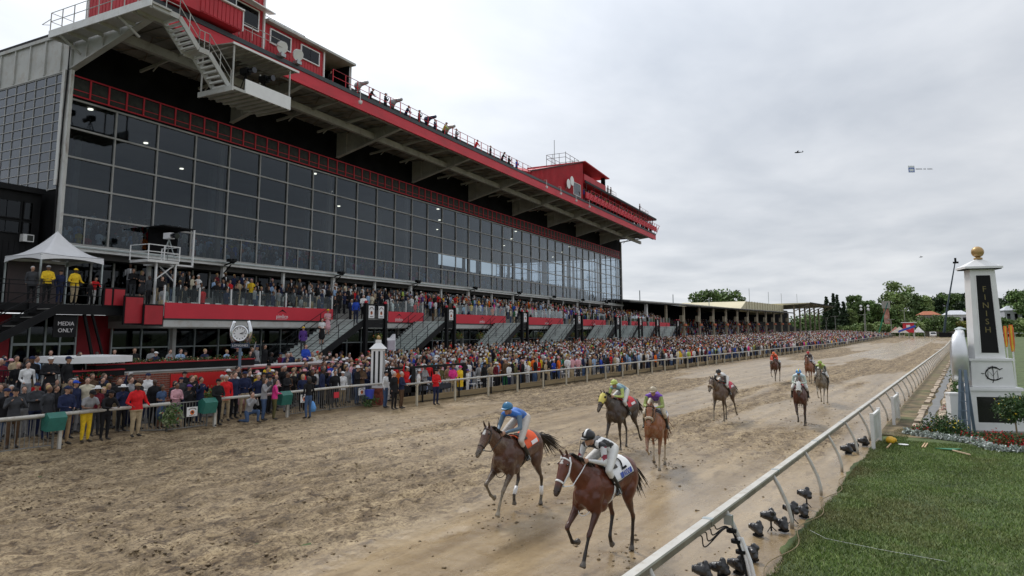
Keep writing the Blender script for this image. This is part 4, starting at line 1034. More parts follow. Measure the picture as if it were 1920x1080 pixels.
# camera stand on white scaffold in front of the glass
cs = stand_thing('camera_stand', 'white railed camera basket on tall posts in front of the glazing', 'platform', 2.5, 4.1, -.15)
b = MB(); b.box((-.8, -1.0, 8.25), (.8, 1.0, 8.4)); b.build('deck', M['white'], cs)
for z in (8.85, 9.25):
    b = MB(); b.tube([(-.8, -1, z), (.8, -1, z), (.8, 1, z), (-.8, 1, z)], .03, 5); b.build('rail', M['clean_white'], cs)
for x, y in ((.8, -1), (.8, 0), (.8, 1), (-.8, -1), (-.8, 1)):
    b = MB(); b.bar((x, y, 8.4), (x, y, 9.28), .05); b.build('post', M['clean_white'], cs)
for y in (-.25, 1.0):
    b = MB(); b.bar((.5, y, 5), (.5, y, 8.25), .10); b.build('leg', M['clean_white'], cs)
b = MB(); b.bar((.5, -.25, 7.3), (.5, .9, 8.2), .06); b.bar((.5, 1, 7.2), (-.9, 1, 8.2), .06); b.build('brace', M['clean_white'], cs)
cb = stand_thing('camera_hide', 'open dark camera hide with white frame beside the camera basket', 'hide')
b = MB(); b.box((.2, 5.2, 8.2), (.3, 7.2, 10.5)); b.build('back', M['void'], cb)
b = MB(); b.box((.2, 5.0, 10.5), (1.9, 7.2, 10.56)); b.build('roof', M['black'], cb)
for q in (((1.8, 7.1, 8.2), (1.9, 7.2, 10.5)), ((.2, 5.0, 8.15), (1.9, 7.2, 8.25))):
    b = MB(); b.box(*q); b.build('frame', M['clean_white'], cb)

# brick patio wall with planted ledges
pat = thing('brick_patio', 'raised brick patio with red edged planter ledges behind the clock', 'patio')
PX = -29.3
def brick_wall(par, x, y0, y1, z0, z1, sx=1):
    b = MB(); b.box((x - .5, y0, z0), (x - .012, y1, z1)); b.build('mortar_core', M['mortar'], par)
    hgt, ln = .095, .30; rows = int((z1 - z0) / hgt); bm_ = MB(); bm_.box((-.04, .008, .008), (0, ln - .008, hgt - .010)); me = bm_.mesh('brick', M['brick'])
    out_ = []
    for r in range(rows):
        y = y0 + (-.15 if r % 2 else 0)
        while y < y1 - .1:
            if y >= y0 - .01: out_.append((x, y, z0 + r * hgt))
            y += ln
    return out_, me, ln, hgt
bl, bme_, ln_, hg_ = brick_wall(pat, PX, 13.2, 26.8, .85, 2.45)
for k, p in enumerate(bl):
    if k < 0: break
bl.sort(key=lambda p: (p[1] - 18) ** 2 + (p[2] - 2.3) ** 2 * 3)
for p in bl[:290]: obj('brick', bme_, pat, p)
b = MB()
for p in bl[290:]: b.box((p[0] - .04, p[1] + .008, p[2] + .008), (p[0], p[1] + ln_ - .008, p[2] + hg_ - .01))
tag(b.build('brickwork', M['brick'], pat), kind='stuff')
b = MB(); b.box((PX - .55, 13.1, 2.455), (PX + .06, 26.9, 2.52)); b.build('coping', M['white'], pat)
b = MB(); b.box((PX - .6, 14.2, 2.525), (PX + .1, 21.6, 2.80)); b.build('planter', M['black'], pat)
b = MB(); b.box((PX - .6, 14.2, 2.805), (PX + .13, 21.6, 2.85)); b.build('planter_edge', M['redpanel'], pat)
b = MB(); b.box((PX - 8, 12, .8), (PX - .56, 27.2, 2.1)); b.build('patio_floor', M['deckc'], pat)
for (y0, y1, z, xo) in ((21.0, 24.2, 2.35, .35), (22.8, 26.0, 2.05, .8), (13.2, 15.2, 2.6, .3)):
    b = MB(); b.box((PX - .5 + xo, y0, z - .22), (PX + .1 + xo, y1, z)); l_ = b.build('ledge', M['black'], pat); b = MB(); b.box((PX - .5 + xo, y0, z + .003), (PX + .13 + xo, y1, z + .05)); b.build('ledge_edge', M['redpanel'], l_)
rs = random.Random(4)
for k in range(11):
    V, F, C = leaf_cloud(150, 80 + k, .22, .42, .22, .05, cols=((.03, .07, .015), (.05, .09, .02)), flower=((.55, .02, .02), (.6, .5, .3)), ff=.16, dome=True)
    obj('planting', np_mesh('planting', V, F, M['leafcol'], False, {'Col': C}), pat, (PX - .2, 14.6 + k * .66, 2.82))
b = MB(); b.box((PX + .01, 17.4, 1.35), (PX + .05, 21.3 - 1.0, 2.3)); rb = b.build('red_board', mat('bright_red_board', (.62, .012, .012), .5, var=.04), pat)
b = MB(); b.poly([(PX + .052, 18.3, 1.95), (PX + .052, 18.42, 2.03), (PX + .052, 18.62, 2.03), (PX + .052, 18.74, 1.95)], .004, (1, 0, 0)); b.ball((PX + .05, 18.52, 1.62), (.012, .13, .1)); b.build('emblem', M['black'], rb)
# white counter
ctr = thing('bar_counter', 'white angular serving counter with a planted shelf left of the brick wall', 'counter')
b = MB(); b.poly([(-31.6, 13.0, 2.92), (-29.0, 13.1, 2.92), (-28.5, 14.3, 2.92), (-29.3, 15.7, 2.92), (-31.6, 15.6, 2.92)], .25); b.build('top', M['clean_white'], ctr)
b = MB(); b.poly([(-30.5, 14.4, 2.0), (-29.5, 14.6, 2.0), (-29.3, 15.4, 2.0), (-30.5, 15.6, 2.0)], .91); b.build('pedestal', M['clean_white'], ctr)
leaf_obj('planting', ctr, (-28.9, 13.9, 2.35), 320, 71, .35, .8, .25, .05, cols=((.03, .07, .015),), flower=((.5, .02, .02),), ff=.16, dome=True)

# clock
def clock(name, label, loc, rotz, wordmark):
    c = thing(name, label, 'clock', loc, rotz)
    b = MB(); b.tube([(0, 0, 0), (0, 0, 2.55)], .065, 12); b.build('pole', M['bluegrey'], c)
    b = MB(); b.box((-.42, -.05, 2.55), (.42, .05, 2.78)); w = b.build('name_board', mat('navy_board', (.02, .035, .07), .4), c)
    place_text(wordmark, .15, M['logo'], w, (0, -.056, 2.665), (1, 0, 0), (0, 0, 1))
    zc = 3.22
    b = MB(); b.tube([(0, -.13, zc), (0, .13, zc)], .36, 32); b.build('case', M['chrome'], c, True)
    b = MB()
    for k in range(33):
        a = k / 32 * 2 * math.pi
    ring = [(0 + .34 * math.cos(a), -.14, zc + .34 * math.sin(a)) for a in np.linspace(0, 2 * math.pi, 33)]
    b.tube(ring, .045, 8, cap=False); b.build('bezel', M['chrome'], c, True)
    for sx in (-1, 1):          # broad silver horseshoe arms either side
        arc = [(sx * (.31 + .13 * math.sin(t * math.pi)), 0, zc - .42 + 1.0 * t) for t in np.linspace(0, 1, 12)]
        b = MB(); b.tube(arc, [(.13 * (.55 + .45 * math.sin(t * math.pi)), .085) for t in np.linspace(0, 1, 12)], 10, side=(0, 1, 0)); b.build('silver_arm', M['chrome'], c, True)
    b = MB(); b.tube([(0, -.150, zc), (0, -.158, zc)], 0.31, 32); f = b.build('dial', M['clean_white'], c)
    for k in range(12):
        a = k * math.pi / 6; r0, r1 = (.22, .28); b = MB(); b.bar((r0 * math.sin(a), -.162, zc + r0 * math.cos(a)), (r1 * math.sin(a), -.162, zc + r1 * math.cos(a)), .028, .006, up=(0, 1, 0)); b.build('hour_mark', M['black'], f)
    for (ang, ln, w) in ((math.radians(95), .17, .03), (math.radians(70), .24, .02)):
        b = MB(); b.bar((0, -.168, zc), (ln * math.sin(ang), -.168, zc + ln * math.cos(ang)), w, .006, up=(0, 1, 0)); b.build('hand', M['black'], f)
    return c
clock('street_clock', 'round white clock in a silver horseshoe case on a grey blue pole', (-28.55, 20.3, .83), math.radians(38), 'LONGINES')
for k, (x, y) in enumerate(((-28.6, 18.9), (-28.5, 20.0), (-28.4, 21.2), (-28.5, 22.0))):
    s_ = thing('shrub', ('low green shrub left of the clock pole', 'low green shrub at the foot of the clock pole', 'low flowering shrub right of the clock pole', 'small green shrub behind suited guests right of the clock')[k], 'shrub', (x, y, .82))
    leaf_obj('foliage', s_, (0, 0, .45), 420, 120 + k, .45, .6, .42, .06, cols=((.07, .14, .03), (.16, .24, .08)), flower=((.5, .03, .03),), ff=.03)
    b = MB(); b.tube([(0, 0, 0), (0, 0, .5)], .04, 5); b.build('stem', M['wood'], s_)

# striped white pillar with gilt ball
pil = thing('striped_pillar', 'white square pillar with black stripes, pyramid cap and gilt ball on a brick base', 'pillar', (-24.55, 25.3, .5), math.radians(30)); pil.scale = (.70, .70, .78)
b = MB(); b.box((-.42, -.42, .0), (.42, .42, 1.12)); b.build('brick_base', M['brick'], pil)
b = MB(); b.box((-.40, -.40, 1.125), (.40, .40, 3.55)); b.build('shaft', M['clean_white'], pil)
for x in (-.17, .17):
    b = MB(); b.box((x - .065, -.412, 1.3), (x + .065, -.401, 3.42)); b.build('stripe', M['black'], pil)
    b = MB(); b.box((.401, x - .065, 1.3), (.412, x + .065, 3.42)); b.build('stripe', M['black'], pil)
b = MB(); b.add([(-.52, -.52, 3.56), (.52, -.52, 3.56), (.52, .52, 3.56), (-.52, .52, 3.56), (-.17, -.17, 3.92), (.17, -.17, 3.92), (.17, .17, 3.92), (-.17, .17, 3.92)], [(0, 3, 2, 1), (0, 1, 5, 4), (1, 2, 6, 5), (2, 3, 7, 6), (3, 0, 4, 7), (4, 5, 6, 7)])
b.box((-.17, -.17, 3.925), (.17, .17, 4.13)); b.build('cap', M['clean_white'], pil)
b = MB(); b.ball((0, 0, 4.26), .14, 12, 8); b.build('ball', M['gold'], pil, True)

# ------------------------------------------------------------------ outer (grandstand side) rails
orl = thing('outer_rail', 'white topped outer track rail on cream posts along the crowd', 'railing')
b = MB(); b.tube([(-22.95, y, gz(-23, y) + 1.08) for y in np.arange(25.5, 300, 12)], .05, 8); b.build('top_rail', M['outer'], orl, True)
b = MB(); b.box((-.04, -.05, 0), (.04, .05, 1.04)); pm_ = b.mesh('post', mat('cream_post', (.50, .46, .36), .5, var=.1, dirt=(.2, .15, .1), damt=.6, dscale=4))
k = 0; yy = 26.4
while yy < 298:
    obj('post', pm_, orl, (-22.95, yy, gz(-23, yy))); yy += 3.05
b = MB(); b.box((-.025, -.03, 0), (.025, .03, 1.12)); pm2 = b.mesh('fence_post', M['black'])
kr = thing('kerb_board', 'low weathered timber kerb board with black posts behind the outer rail', 'fence')
b = MB(); nseg = 60
for i in range(nseg):
    y0 = 26 + i * 4.5; z = gz(-23.6, y0); b = MB(); b.box((-23.66, y0 + .02, z - .02), (-23.58, y0 + 4.48, z + .36)); b.build('board', M['wood'], kr)
for i in range(90): obj('fence_post', pm2, kr, (-23.52, 27.5 + i * 3.05, gz(-23.5, 27.5 + i * 3.05)))
b = MB(); b.tube([(-23.52, y, gz(-23, y) + .10) for y in np.arange(27, 298, 12)], .02, 5); b.build('low_rail', M['black'], kr)

nrl = thing('near_rail', 'thick cream track rail in front of the guests at the left', 'railing')
b = MB(); b.tube([(-23.9, 5.0, 1.56), (-24.0, 9.0, 1.57), (-24.1, 14.35, 1.58)], .06, 10); b.build('top_rail', M['rail'], nrl, True)
b = MB(); b.tube([(-24.2, 16.0, 1.58), (-24.2, 19.2, 1.58), (-24.3, 22.6, 1.6), (-24.1, 25.4, 1.6)], .055, 10); b.build('top_rail', M['rail'], nrl, True)
for (x, y) in ((-24.0, 10.75), (-24.0, 5.5), (-24.15, 16.2), (-24.2, 19.6)):
    b = MB(); b.bar((x, y, .48), (x, y, 1.53), .09); b.build('post', M['rail'], nrl)
for i, (x, y) in enumerate(((-23.95, 10.5), (-24.15, 15.85), (-24.15, 19.35))):
    cu = thing('rail_cushion', ('green padded cushion over the rail end nearest the camera', 'green padded cushion on the rail beside the photographers in suits', 'green padded cushion on the rail beside the pink jacket')[i], 'cushion', (x, y, 1.40), group='green cushions on the near rail')
    b = MB(); b.poly([(-.16, -.26, -.26), (.20, -.26, -.30), (.22, -.2, .10), (.05, -.22, .26), (-.16, -.26, .16)], .52, (0, 1, 0)); b.build('pad', M['green_pad'], cu); fixn(cu.children[0].data)

def barrier(name, label, pts, h=1.05, m='iron', step=.12, z=.5, grp=None):
    t = thing(name, label, 'barrier'); 
    if grp: t['group'] = grp
    for i in range(len(pts) - 1):
        p, q = Vector((*pts[i], z)), Vector((*pts[i + 1], z)); L = (q - p).length; n_ = max(2, int(L / step))
        b = MB(); b.tube([p + Vector((0, 0, h)), q + Vector((0, 0, h))], .022, 5); b.build('top_rail', M[m], t)
        b = MB(); b.tube([p + Vector((0, 0, .14)), q + Vector((0, 0, .14))], .018, 5); b.build('bottom_rail', M[m], t)
        bb = MB(); bb.box((-.009, -.009, .14), (.009, .009, h)); me = bb.mesh('bar', M[m])
        for k in range(n_ + 1): obj('bar', me, t, p.lerp(q, k / n_))
        bb = MB(); bb.box((-.025, -.025, 0), (.025, .025, h + .03)); me = bb.mesh('post', M[m])
        for w in (p, q): obj('post', me, t, w)
    return t
barrier('crowd_barrier', 'steel barred crowd barrier with a logo sign left of the photographers', [(-25.6, 13.3), (-24.3, 14.4), (-24.35, 16.0)])
barrier('crowd_barrier', 'long steel barred crowd barrier with guests leaning on it left of the striped pillar', [(-24.45, 19.9), (-24.5, 22.2), (-24.4, 24.7)])
barrier('wire_fence', 'mesh fence panel under the rail at the left edge', [(-24.1, 5.0), (-24.1, 10.6)], h=1.0, m='iron', step=.13)
barrier('ramp_fence', 'black iron fence along the ramp behind the seated guests at far left', [(-29.5, 8.0), (-27.6, 12.4)], h=1.3, m='black', step=.12, z=1.5)
for (x, y, z, lab) in ((-24.28, 15.3, 1.2, 'white emblem sign on the barrier left of the photographers'), (-24.4, 20.6, 1.25, 'white emblem sign on the barrier left of the blue bag'), (-24.38, 24.0, 1.3, 'white emblem sign on the barrier beside the blue flower bucket'), (-27.4, 12.5, 2.3, 'white emblem sign high on the ramp fence')):
    t = thing('emblem_sign', lab, 'sign', (x, y, z)); t.rotation_euler[2] = 0; logo_sign(t, (.06, 0, 0), .42, .34, name='board')
t = thing('red_notice', 'small red notice hanging on the crowd barrier', 'sign', (-24.35, 22.4, 1.25)); b = MB(); b.box((.05, -.15, -.12), (.07, .15, .14)); b.build('board', M['red'], t)
bk = thing('flower_bucket', 'bright blue bucket of greenery hung on the crowd barrier', 'bucket', (-24.3, 24.35, .95))
b = MB(); b.tube([(.15, 0, 0), (.15, 0, .42)], [.18, .23], 14); b.build('bucket', mat('blue_plastic', (.05, .08, .50), .4), bk)
leaf_obj('foliage', bk, (.2, 0, -.1), 300, 77, .3, .45, .3, .05, cols=((.05, .12, .03), (.1, .16, .05)))
pb = thing('planter_bush', 'variegated green bush hung on the barrier corner', 'bush', (-24.2, 14.5, 1.15)); leaf_obj('foliage', pb, (0, 0, 0), 520, 78, .3, .38, .42, .06, cols=((.08, .15, .04), (.25, .3, .16)), flower=((.6, .02, .02),), ff=.03)
# timber framed black enclosure with numbered board behind the rail
ens = thing('black_enclosure', 'black framed trackside enclosure with a number board behind the red jacketed photographer', 'enclosure')
for q in (((-24.0, 25.6, 2.25), (-23.85, 31.6, 2.36)), ((-24.0, 25.6, 1.05), (-23.85, 31.6, 1.33)), ((-24.0, 27.0, .5), (-23.85, 27.3, 2.25)), ((-24.0, 31.35, .5), (-23.85, 31.6, 2.25))):
    b = MB(); b.box(*q); b.build('frame', M['black'], ens)
b = MB(); b.box((-23.84, 27.6, 1.08), (-23.82, 31.3, 1.31)); nb = b.build('number_board', mat('dark_navy_board', (.015, .02, .035), .5), ens)
place_text('3', .24, mat('pale_blue_print', (.4, .5, .75), .5), nb, (-23.815, 28.2, 1.19), (0, 1, 0), (0, 0, 1))
# wrapped tv screen behind
wt = thing('wrapped_screen', 'television screen wrapped in pale plastic sheet near the second stair', 'screen', SW(8.5, 18.9, 1.2), A_)
b = MB(); b.box((0, -.45, 1.6), (.12, .35, 2.3)); b.build('screen', mat('lilac_screen', (.45, .40, .45), .4), wt)
b = MB(); b.poly([(.0, -.7, 1.3), (0, -.65, 2.5), (.0, .1, 2.45), (0, .55, 2.75), (0, .6, 1.5), (0, .3, 1.0), (0, -.2, .9)], .25, (-1, 0, 0)); b.build('plastic_wrap', M['tentc'], wt); fixn(wt.children[1].data)
b = MB(); b.bar((0, 0, 0), (0, 0, 1.4), .06); b.build('pole', M['metal'], wt)
# ------------------------------------------------------------------ figures: one continuous skin grown over shaped volumes
def remesh(mb, voxel, smooth_it=6, name='body'):
    me = mb.mesh(name, [M['white']]); fixn(me)
    o = bpy.data.objects.new(name, me); col.objects.link(o)
    r = o.modifiers.new('r', 'REMESH'); r.mode = 'VOXEL'; r.voxel_size = voxel; r.use_smooth_shade = True
    s = o.modifiers.new('s', 'SMOOTH'); s.factor = .5; s.iterations = smooth_it
    dg = bpy.context.evaluated_depsgraph_get(); dg.update()
    out_ = bpy.data.meshes.new_from_object(o.evaluated_get(dg)); out_.name = name
    bpy.data.objects.remove(o); bpy.data.meshes.remove(me)
    out_.polygons.foreach_set('use_smooth', [True] * len(out_.polygons))
    return out_
class Fig:
    """volumes plus sampled centres used to decide which garment a face belongs to"""
    def __init__(s): s.mb = MB(); s.P = []; s.R = []; s.K = []
    def chain(s, pts, rad, k=0, side=(0, 1, 0), n=12, vol=True, flat=False):
        pts = [Vector(p) for p in pts]; m = len(pts)
        if not isinstance(rad, list): rad = [rad] * m
        rad = [r if isinstance(r, tuple) else (r, r) for r in rad]
        # rounded ends
        d0 = (pts[0] - pts[1]).normalized(); d1 = (pts[-1] - pts[-2]).normalized()
        r0 = min(rad[0]); r1 = min(rad[-1])
        P = [pts[0] + d0 * r0 * .9, pts[0] + d0 * r0 * .6] + pts + [pts[-1] + d1 * r1 * .6, pts[-1] + d1 * r1 * .9]
        R = [(rad[0][0] * .4, rad[0][1] * .4), (rad[0][0] * .8, rad[0][1] * .8)] + rad + [(rad[-1][0] * .8, rad[-1][1] * .8), (rad[-1][0] * .4, rad[-1][1] * .4)]
        if flat: P, R = pts, rad
        dm = (pts[-1] - pts[0]).normalized()
        if abs(dm.dot(Vector(side))) > .9: side = (1, 0, 0) if abs(dm.x) < .8 else (0, 0, 1)
        if vol: s.mb.tube(P, R, n, side=side)
        for i in range(m - 1):
            for t in np.linspace(0, 1, 6):
                s.P.append(tuple(pts[i].lerp(pts[i + 1], t))); s.R.append((1 - t) * sum(rad[i]) / 2 + t * sum(rad[i + 1]) / 2); s.K.append(k)
    def blob(s, c, r, k=0, vol=True):
        if vol: s.mb.ball(c, r, 12, 8)
        s.P.append(tuple(c)); s.R.append(sum(r) / 3 if isinstance(r, tuple) else r); s.K.append(k)
    def nearest(s, V):
        P = np.array(s.P); R = np.array(s.R); out_ = np.empty(len(V), int)
        for i in range(0, len(V), 4000):
            d = np.linalg.norm(V[i:i + 4000, None, :] - P[None], axis=2) - R[None]; out_[i:i + 4000] = d.argmin(1)
        return out_
    def build(s, voxel, nm='body', smooth_it=5):
        me = remesh(s.mb, voxel, smooth_it, nm)
        c = np.empty(len(me.polygons) * 3); me.polygons.foreach_get('center', c)
        k = np.array(s.K)[s.nearest(c.reshape(-1, 3))]
        s.kinds = k; return me, k

def pose(**kw):
    J = dict(pelvis=(0, 0, .95), waist=(0, 0, 1.12), chest=(.01, 0, 1.31), neck=(0, 0, 1.46), head=(.025, 0, 1.63),
             shL=(0, .19, 1.42), elL=(-.03, .25, 1.14), wrL=(.06, .25, .90), shR=(0, -.19, 1.42), elR=(-.03, -.25, 1.14), wrR=(.06, -.25, .90),
             hiL=(0, .09, .92), knL=(.02, .10, .50), anL=(-.02, .10, .09), toL=(.15, .13, .04), hiR=(0, -.09, .92), knR=(.02, -.10, .50), anR=(-.02, -.10, .09), toR=(.15, -.13, .04))
    J.update(kw); return J
def hand_mesh(b, wrist, direction, normal, scale=1.0, curl=.5):
    """palm with four unequal bent fingers and a thumb from its side"""
    w = Vector(wrist); d = Vector(direction).normalized(); nn = Vector(normal); nn = (nn - d * nn.dot(d)).normalized(); sd_ = d.cross(nn)
    s = scale
    b.tube([w - d * .01, w + d * .03 * s, w + d * .085 * s], [(.026 * s, .018 * s), (.036 * s, .016 * s), (.040 * s, .013 * s)], 8, side=sd_)
    for i, L in enumerate((.068, .078, .072, .056)):
        o = w + d * .083 * s + sd_ * (-.030 + i * .020) * s
        p1 = o + (d * math.cos(curl * .5) + nn * math.sin(curl * .5)) * L * .45 * s
        p2 = p1 + (d * math.cos(curl * 1.4) + nn * math.sin(curl * 1.4)) * L * .33 * s
        p3 = p2 + (d * math.cos(curl * 2.2) + nn * math.sin(curl * 2.2)) * L * .24 * s
        b.tube([o, p1, p2, p3], [.0095 * s, .009 * s, .008 * s, .006 * s], 6)
    o = w + d * .03 * s - sd_ * .034 * s
    p1 = o + (d * .7 - sd_ * .6 + nn * .3).normalized() * .034 * s; p2 = p1 + (d * .9 - sd_ * .1 + nn * .5).normalized() * .028 * s
    b.tube([o, p1, p2], [.012 * s, .0105 * s, .008 * s], 6)
def human(J, voxel=.026, fem=False, coat=0, sleeve=True, skirt=False, boots=False, wide=1.0, jock=False):
    """material slots: 0 skin, 1 top, 2 legs, 3 shoes"""
    F = Fig(); v = {k: Vector(p) for k, p in J.items()}; w = wide
    hipw = .165 * w * (1.02 if fem else 1); wa = (.125 if fem else .15) * w; ch = (.160 if fem else .18) * w
    F.chain([v['pelvis'] + (v['pelvis'] - v['waist']).normalized() * .05, v['pelvis']], [(hipw, .115 * w), (hipw, .12 * w)], 2)
    tail = 1 if coat else 2
    if coat: F.chain([v['pelvis'] + (v['pelvis'] - v['waist']).normalized() * (coat + .03), v['pelvis'], v['waist']], [(hipw + .028, .150 * w), (hipw + .015, .135 * w), (wa + .01, .12 * w)], 1, flat=True)
    F.chain([v['pelvis'].lerp(v['waist'], .35), v['waist'], v['chest'], v['chest'].lerp(v['neck'], .6)], [(hipw * .95, .12 * w), (wa, .11 * w), (ch, .125 * w), (ch * .8, .095 * w)], 1)
    F.chain([v['shL'], v['neck'].lerp(v['shL'], .3), v['neck'].lerp(v['shR'], .3), v['shR']], [.062 * w, .072 * w, .072 * w, .062 * w], 1, side=(1, 0, 0))
    nd = (v['head'] - v['neck']).normalized()
    F.chain([v['neck'] - nd * .02, v['neck'] + nd * .09], [.058, .052], 0)
    # head: skull, jaw, nose, brow
    hf = Vector(J.get('face', (1, 0, 0))).normalized(); hu = Vector(J.get('crown', (0, 0, 1))).normalized(); h = v['head']
    F.blob(h + hu * .02, (.092, .078, .108), 0); F.chain([h - hu * .005 + hf * .012, h - hu * .07 + hf * .042], [(.064, .07), (.042, .045)], 0)
    F.chain([h + hu * .02 + hf * .085, h - hu * .018 + hf * .112], [.012, .017], 0)
    F.chain([h + hu * .04 + hf * .078 + hf.cross(hu) * .03, h + hu * .04 + hf * .078 - hf.cross(hu) * .03], [.014, .014], 0, side=(0, 0, 1))
    for sg in (1, -1): F.blob(h + hf.cross(hu) * .080 * sg + hu * .0, (.018, .014, .03), 0)
    for s_ in 'LR':
        a, e, r = v['sh' + s_], v['el' + s_], v['wr' + s_]
        if sleeve:
            F.chain([a, a.lerp(e, .5), e], [.060 * w, .055 * w, .048 * w], 1); F.chain([e, e.lerp(r, .5), r - (r - e) * .1], [.046, .042, .034], 1)
            F.chain([r - (r - e) * .08, r], [.026, .024], 0)
        else:
            F.chain([a, a.lerp(e, .55)], [.060 * w, .060 * w], 1); F.chain([a.lerp(e, .6), e, e.lerp(r, .4), r], [.042, .038, .038, .025], 0)
        hd = (r - e).normalized(); F.chain([r, r + hd * .06], [(.030, .022), (.030, .018)], 0)
        hp_, kn, an, to = v['hi' + s_], v['kn' + s_], v['an' + s_], v['to' + s_]
        legk = 0 if (skirt) else 2
        F.chain([hp_, hp_.lerp(kn, .5), kn], [.094 * w, .084 * w, .062 * w], 2 if not skirt else 0)
        F.chain([kn, kn.lerp(an, .35), kn.lerp(an, .85)], [.060 * w, .062 * w, .048 * w], legk if not boots else 3)
        F.chain([kn.lerp(an, .85), an], [.046, .044], (2 if not skirt else 0) if not boots else 3)
        F.chain([an + Vector((0, 0, -.02)), an.lerp(to, .5) + Vector((0, 0, -.018)), to], [.044, (.046, .04), (.042, .032)], 3)
    if skirt:
        k_ = v['knL'].lerp(v['knR'], .5); F.chain([v['pelvis'] + Vector((0, 0, .05)), v['pelvis'].lerp(k_, .5), v['pelvis'].lerp(k_, .92)], [(hipw, .13), (.20, .17), (.23, .20)], 2)
    me, k = F.build(voxel)
    if not skirt and v['pelvis'].z > .8 and not jock:      # a straight hem
        c = np.empty(len(me.polygons) * 3); me.polygons.foreach_get('center', c); c = c.reshape(-1, 3); hem = v['pelvis'].z + .02 - coat; tr_ = np.abs(c[:, 1]) < .205 * w
        k = np.where(tr_ & (k == 1) & (c[:, 2] < hem), 2, k); k = np.where(tr_ & (k == 2) & (c[:, 2] > hem), 1, k)
    return me, k, v, hf, hu

def jaw_eye(b, h, hf, hu):
    for sg in (1, -1): b.ball(h + hf.cross(hu) * .030 * sg + hu * .022 + hf * .088, .0095, 6, 4)
def hair_mesh(h, hf, hu, style='short', m=None):
    b = MB(); sd_ = hf.cross(hu)
    if style == 'short':
        b.tube([h + hu * .0 - hf * .045, h + hu * .045 - hf * .035, h + hu * .09 - hf * .018, h + hu * .125 - hf * .005, h + hu * .138], [(.083, .070), (.092, .083), (.082, .082), (.052, .055), (.01, .01)], 12, side=sd_)
    elif style == 'long':
        b.tube([h - hu * .17 - hf * .06, h - hu * .05 - hf * .05, h + hu * .04 - hf * .035, h + hu * .09 - hf * .015, h + hu * .128, h + hu * .142], [(.085, .035), (.098, .065), (.100, .092), (.086, .088), (.05, .055), (.01, .01)], 12, side=sd_)
    return b
def hat_mesh(h, hf, hu, kind='cap'):
    b = MB(); sd_ = hf.cross(hu)
    if kind == 'cap':
        b.tube([h + hu * .045 - hf * .008, h + hu * .09 - hf * .006, h + hu * .125, h + hu * .140], [(.098, .102), (.092, .097), (.055, .06), (.01, .01)], 12, side=sd_)
        b.poly([h + hu * .050 + hf * .085 + sd_ * .07, h + hu * .045 + hf * .150 + sd_ * .045, h + hu * .043 + hf * .165, h + hu * .045 + hf * .150 - sd_ * .045, h + hu * .050 + hf * .085 - sd_ * .07], .014, hu)
    elif kind == 'brim':
        b.tube([h + hu * .055, h + hu * .058], [(.19, .20), (.19, .20)], 16, side=sd_)
        b.tube([h + hu * .059, h + hu * .12, h + hu * .150], [(.092, .10), (.085, .09), (.06, .065)], 12, side=sd_)
    elif kind == 'bigbrim':
        b.tube([h + hu * .03, h + hu * .065, h + hu * .068], [(.27, .27), (.20, .20), (.1, .1)], 20, side=sd_); b.tube([h + hu * .069, h + hu * .15, h + hu * .17], [(.11, .11), (.09, .09), (.05, .05)], 12, side=sd_)
    return b

SK = [mat('skin_pale', (.52, .30, .22), .5, var=.06), mat('skin_tan', (.40, .22, .145), .5, var=.06), mat('skin_brown', (.17, .085, .05), .5, var=.08), mat('skin_dark', (.07, .035, .022), .45, var=.08)]
HC = {'dark hair': mat('hair_black', (.02, .014, .011), .5), 'brown hair': mat('hair_brown', (.075, .042, .022), .5), 'blond hair': mat('hair_blond', (.36, .24, .10), .5), 'grey hair': mat('hair_grey', (.38, .37, .36), .55)}
TC = {'black': (.014, .014, .016), 'navy': (.018, .025, .065), 'charcoal': (.05, .052, .058), 'white': (.72, .72, .72), 'grey': (.28, .28, .29), 'bright red': (.60, .018, .022), 'royal blue': (.025, .07, .42),
      'light blue': (.30, .43, .62), 'khaki': (.42, .33, .21), 'tan': (.34, .24, .14), 'brown': (.10, .06, .035), 'maroon': (.13, .012, .022), 'yellow': (.75, .50, .03), 'hot pink': (.72, .05, .26), 'pale pink': (.66, .36, .40),
      'orange': (.75, .15, .02), 'green': (.03, .14, .06), 'olive': (.11, .10, .04), 'purple': (.10, .045, .22), 'teal': (.03, .22, .24), 'lime': (.45, .58, .12), 'denim blue': (.06, .10, .19), 'cream': (.60, .55, .42)}
CL = {k: mat('cloth_' + k.replace(' ', '_'), c, .8, var=.12, scale=9, bump=.35, bscale=22, spec=.2) for k, c in TC.items()}
M['shoe'] = mat('dark_shoe', (.02, .016, .013), .5)
TPL = {}
def tpl(key, J, **k):
    me, kk, v, hf, hu = human(J, **k)
    me.materials.clear()
    for m in (SK[0], CL['black'], CL['navy'], M['shoe']): me.materials.append(m)
    me.polygons.foreach_set('material_index', kk.astype(np.int32)); me.update()
    h = v['head']
    T = dict(body=me, h=h)
    eb = MB(); jaw_eye(eb, h, hf, hu); T['eyes'] = eb.mesh('eyes', M['lens'])
    for st in ('short', 'long'): T[st] = hair_mesh(h, hf, hu, st).mesh('hair', HC['brown hair'], True); fixn(T[st])
    for st in ('cap', 'brim', 'bigbrim'): T[st] = hat_mesh(h, hf, hu, st).mesh('hat', CL['white'], True); fixn(T[st])
    TPL[key] = T; T['J'] = v; return T
up = dict(elL=(.10, .27, 1.20), wrL=(.26, .12, 1.42), elR=(.10, -.27, 1.20), wrR=(.26, -.12, 1.42))
tpl('stand', pose())
tpl('stand_coat', pose(knL=(.02, .12, .50), anL=(-.02, .13, .09)), coat=.14)
tpl('stand_f', pose(hiL=(0, .08, .92), elR=(-.05, -.22, 1.14), wrR=(.10, -.14, 1.0)), fem=True, wide=.92)
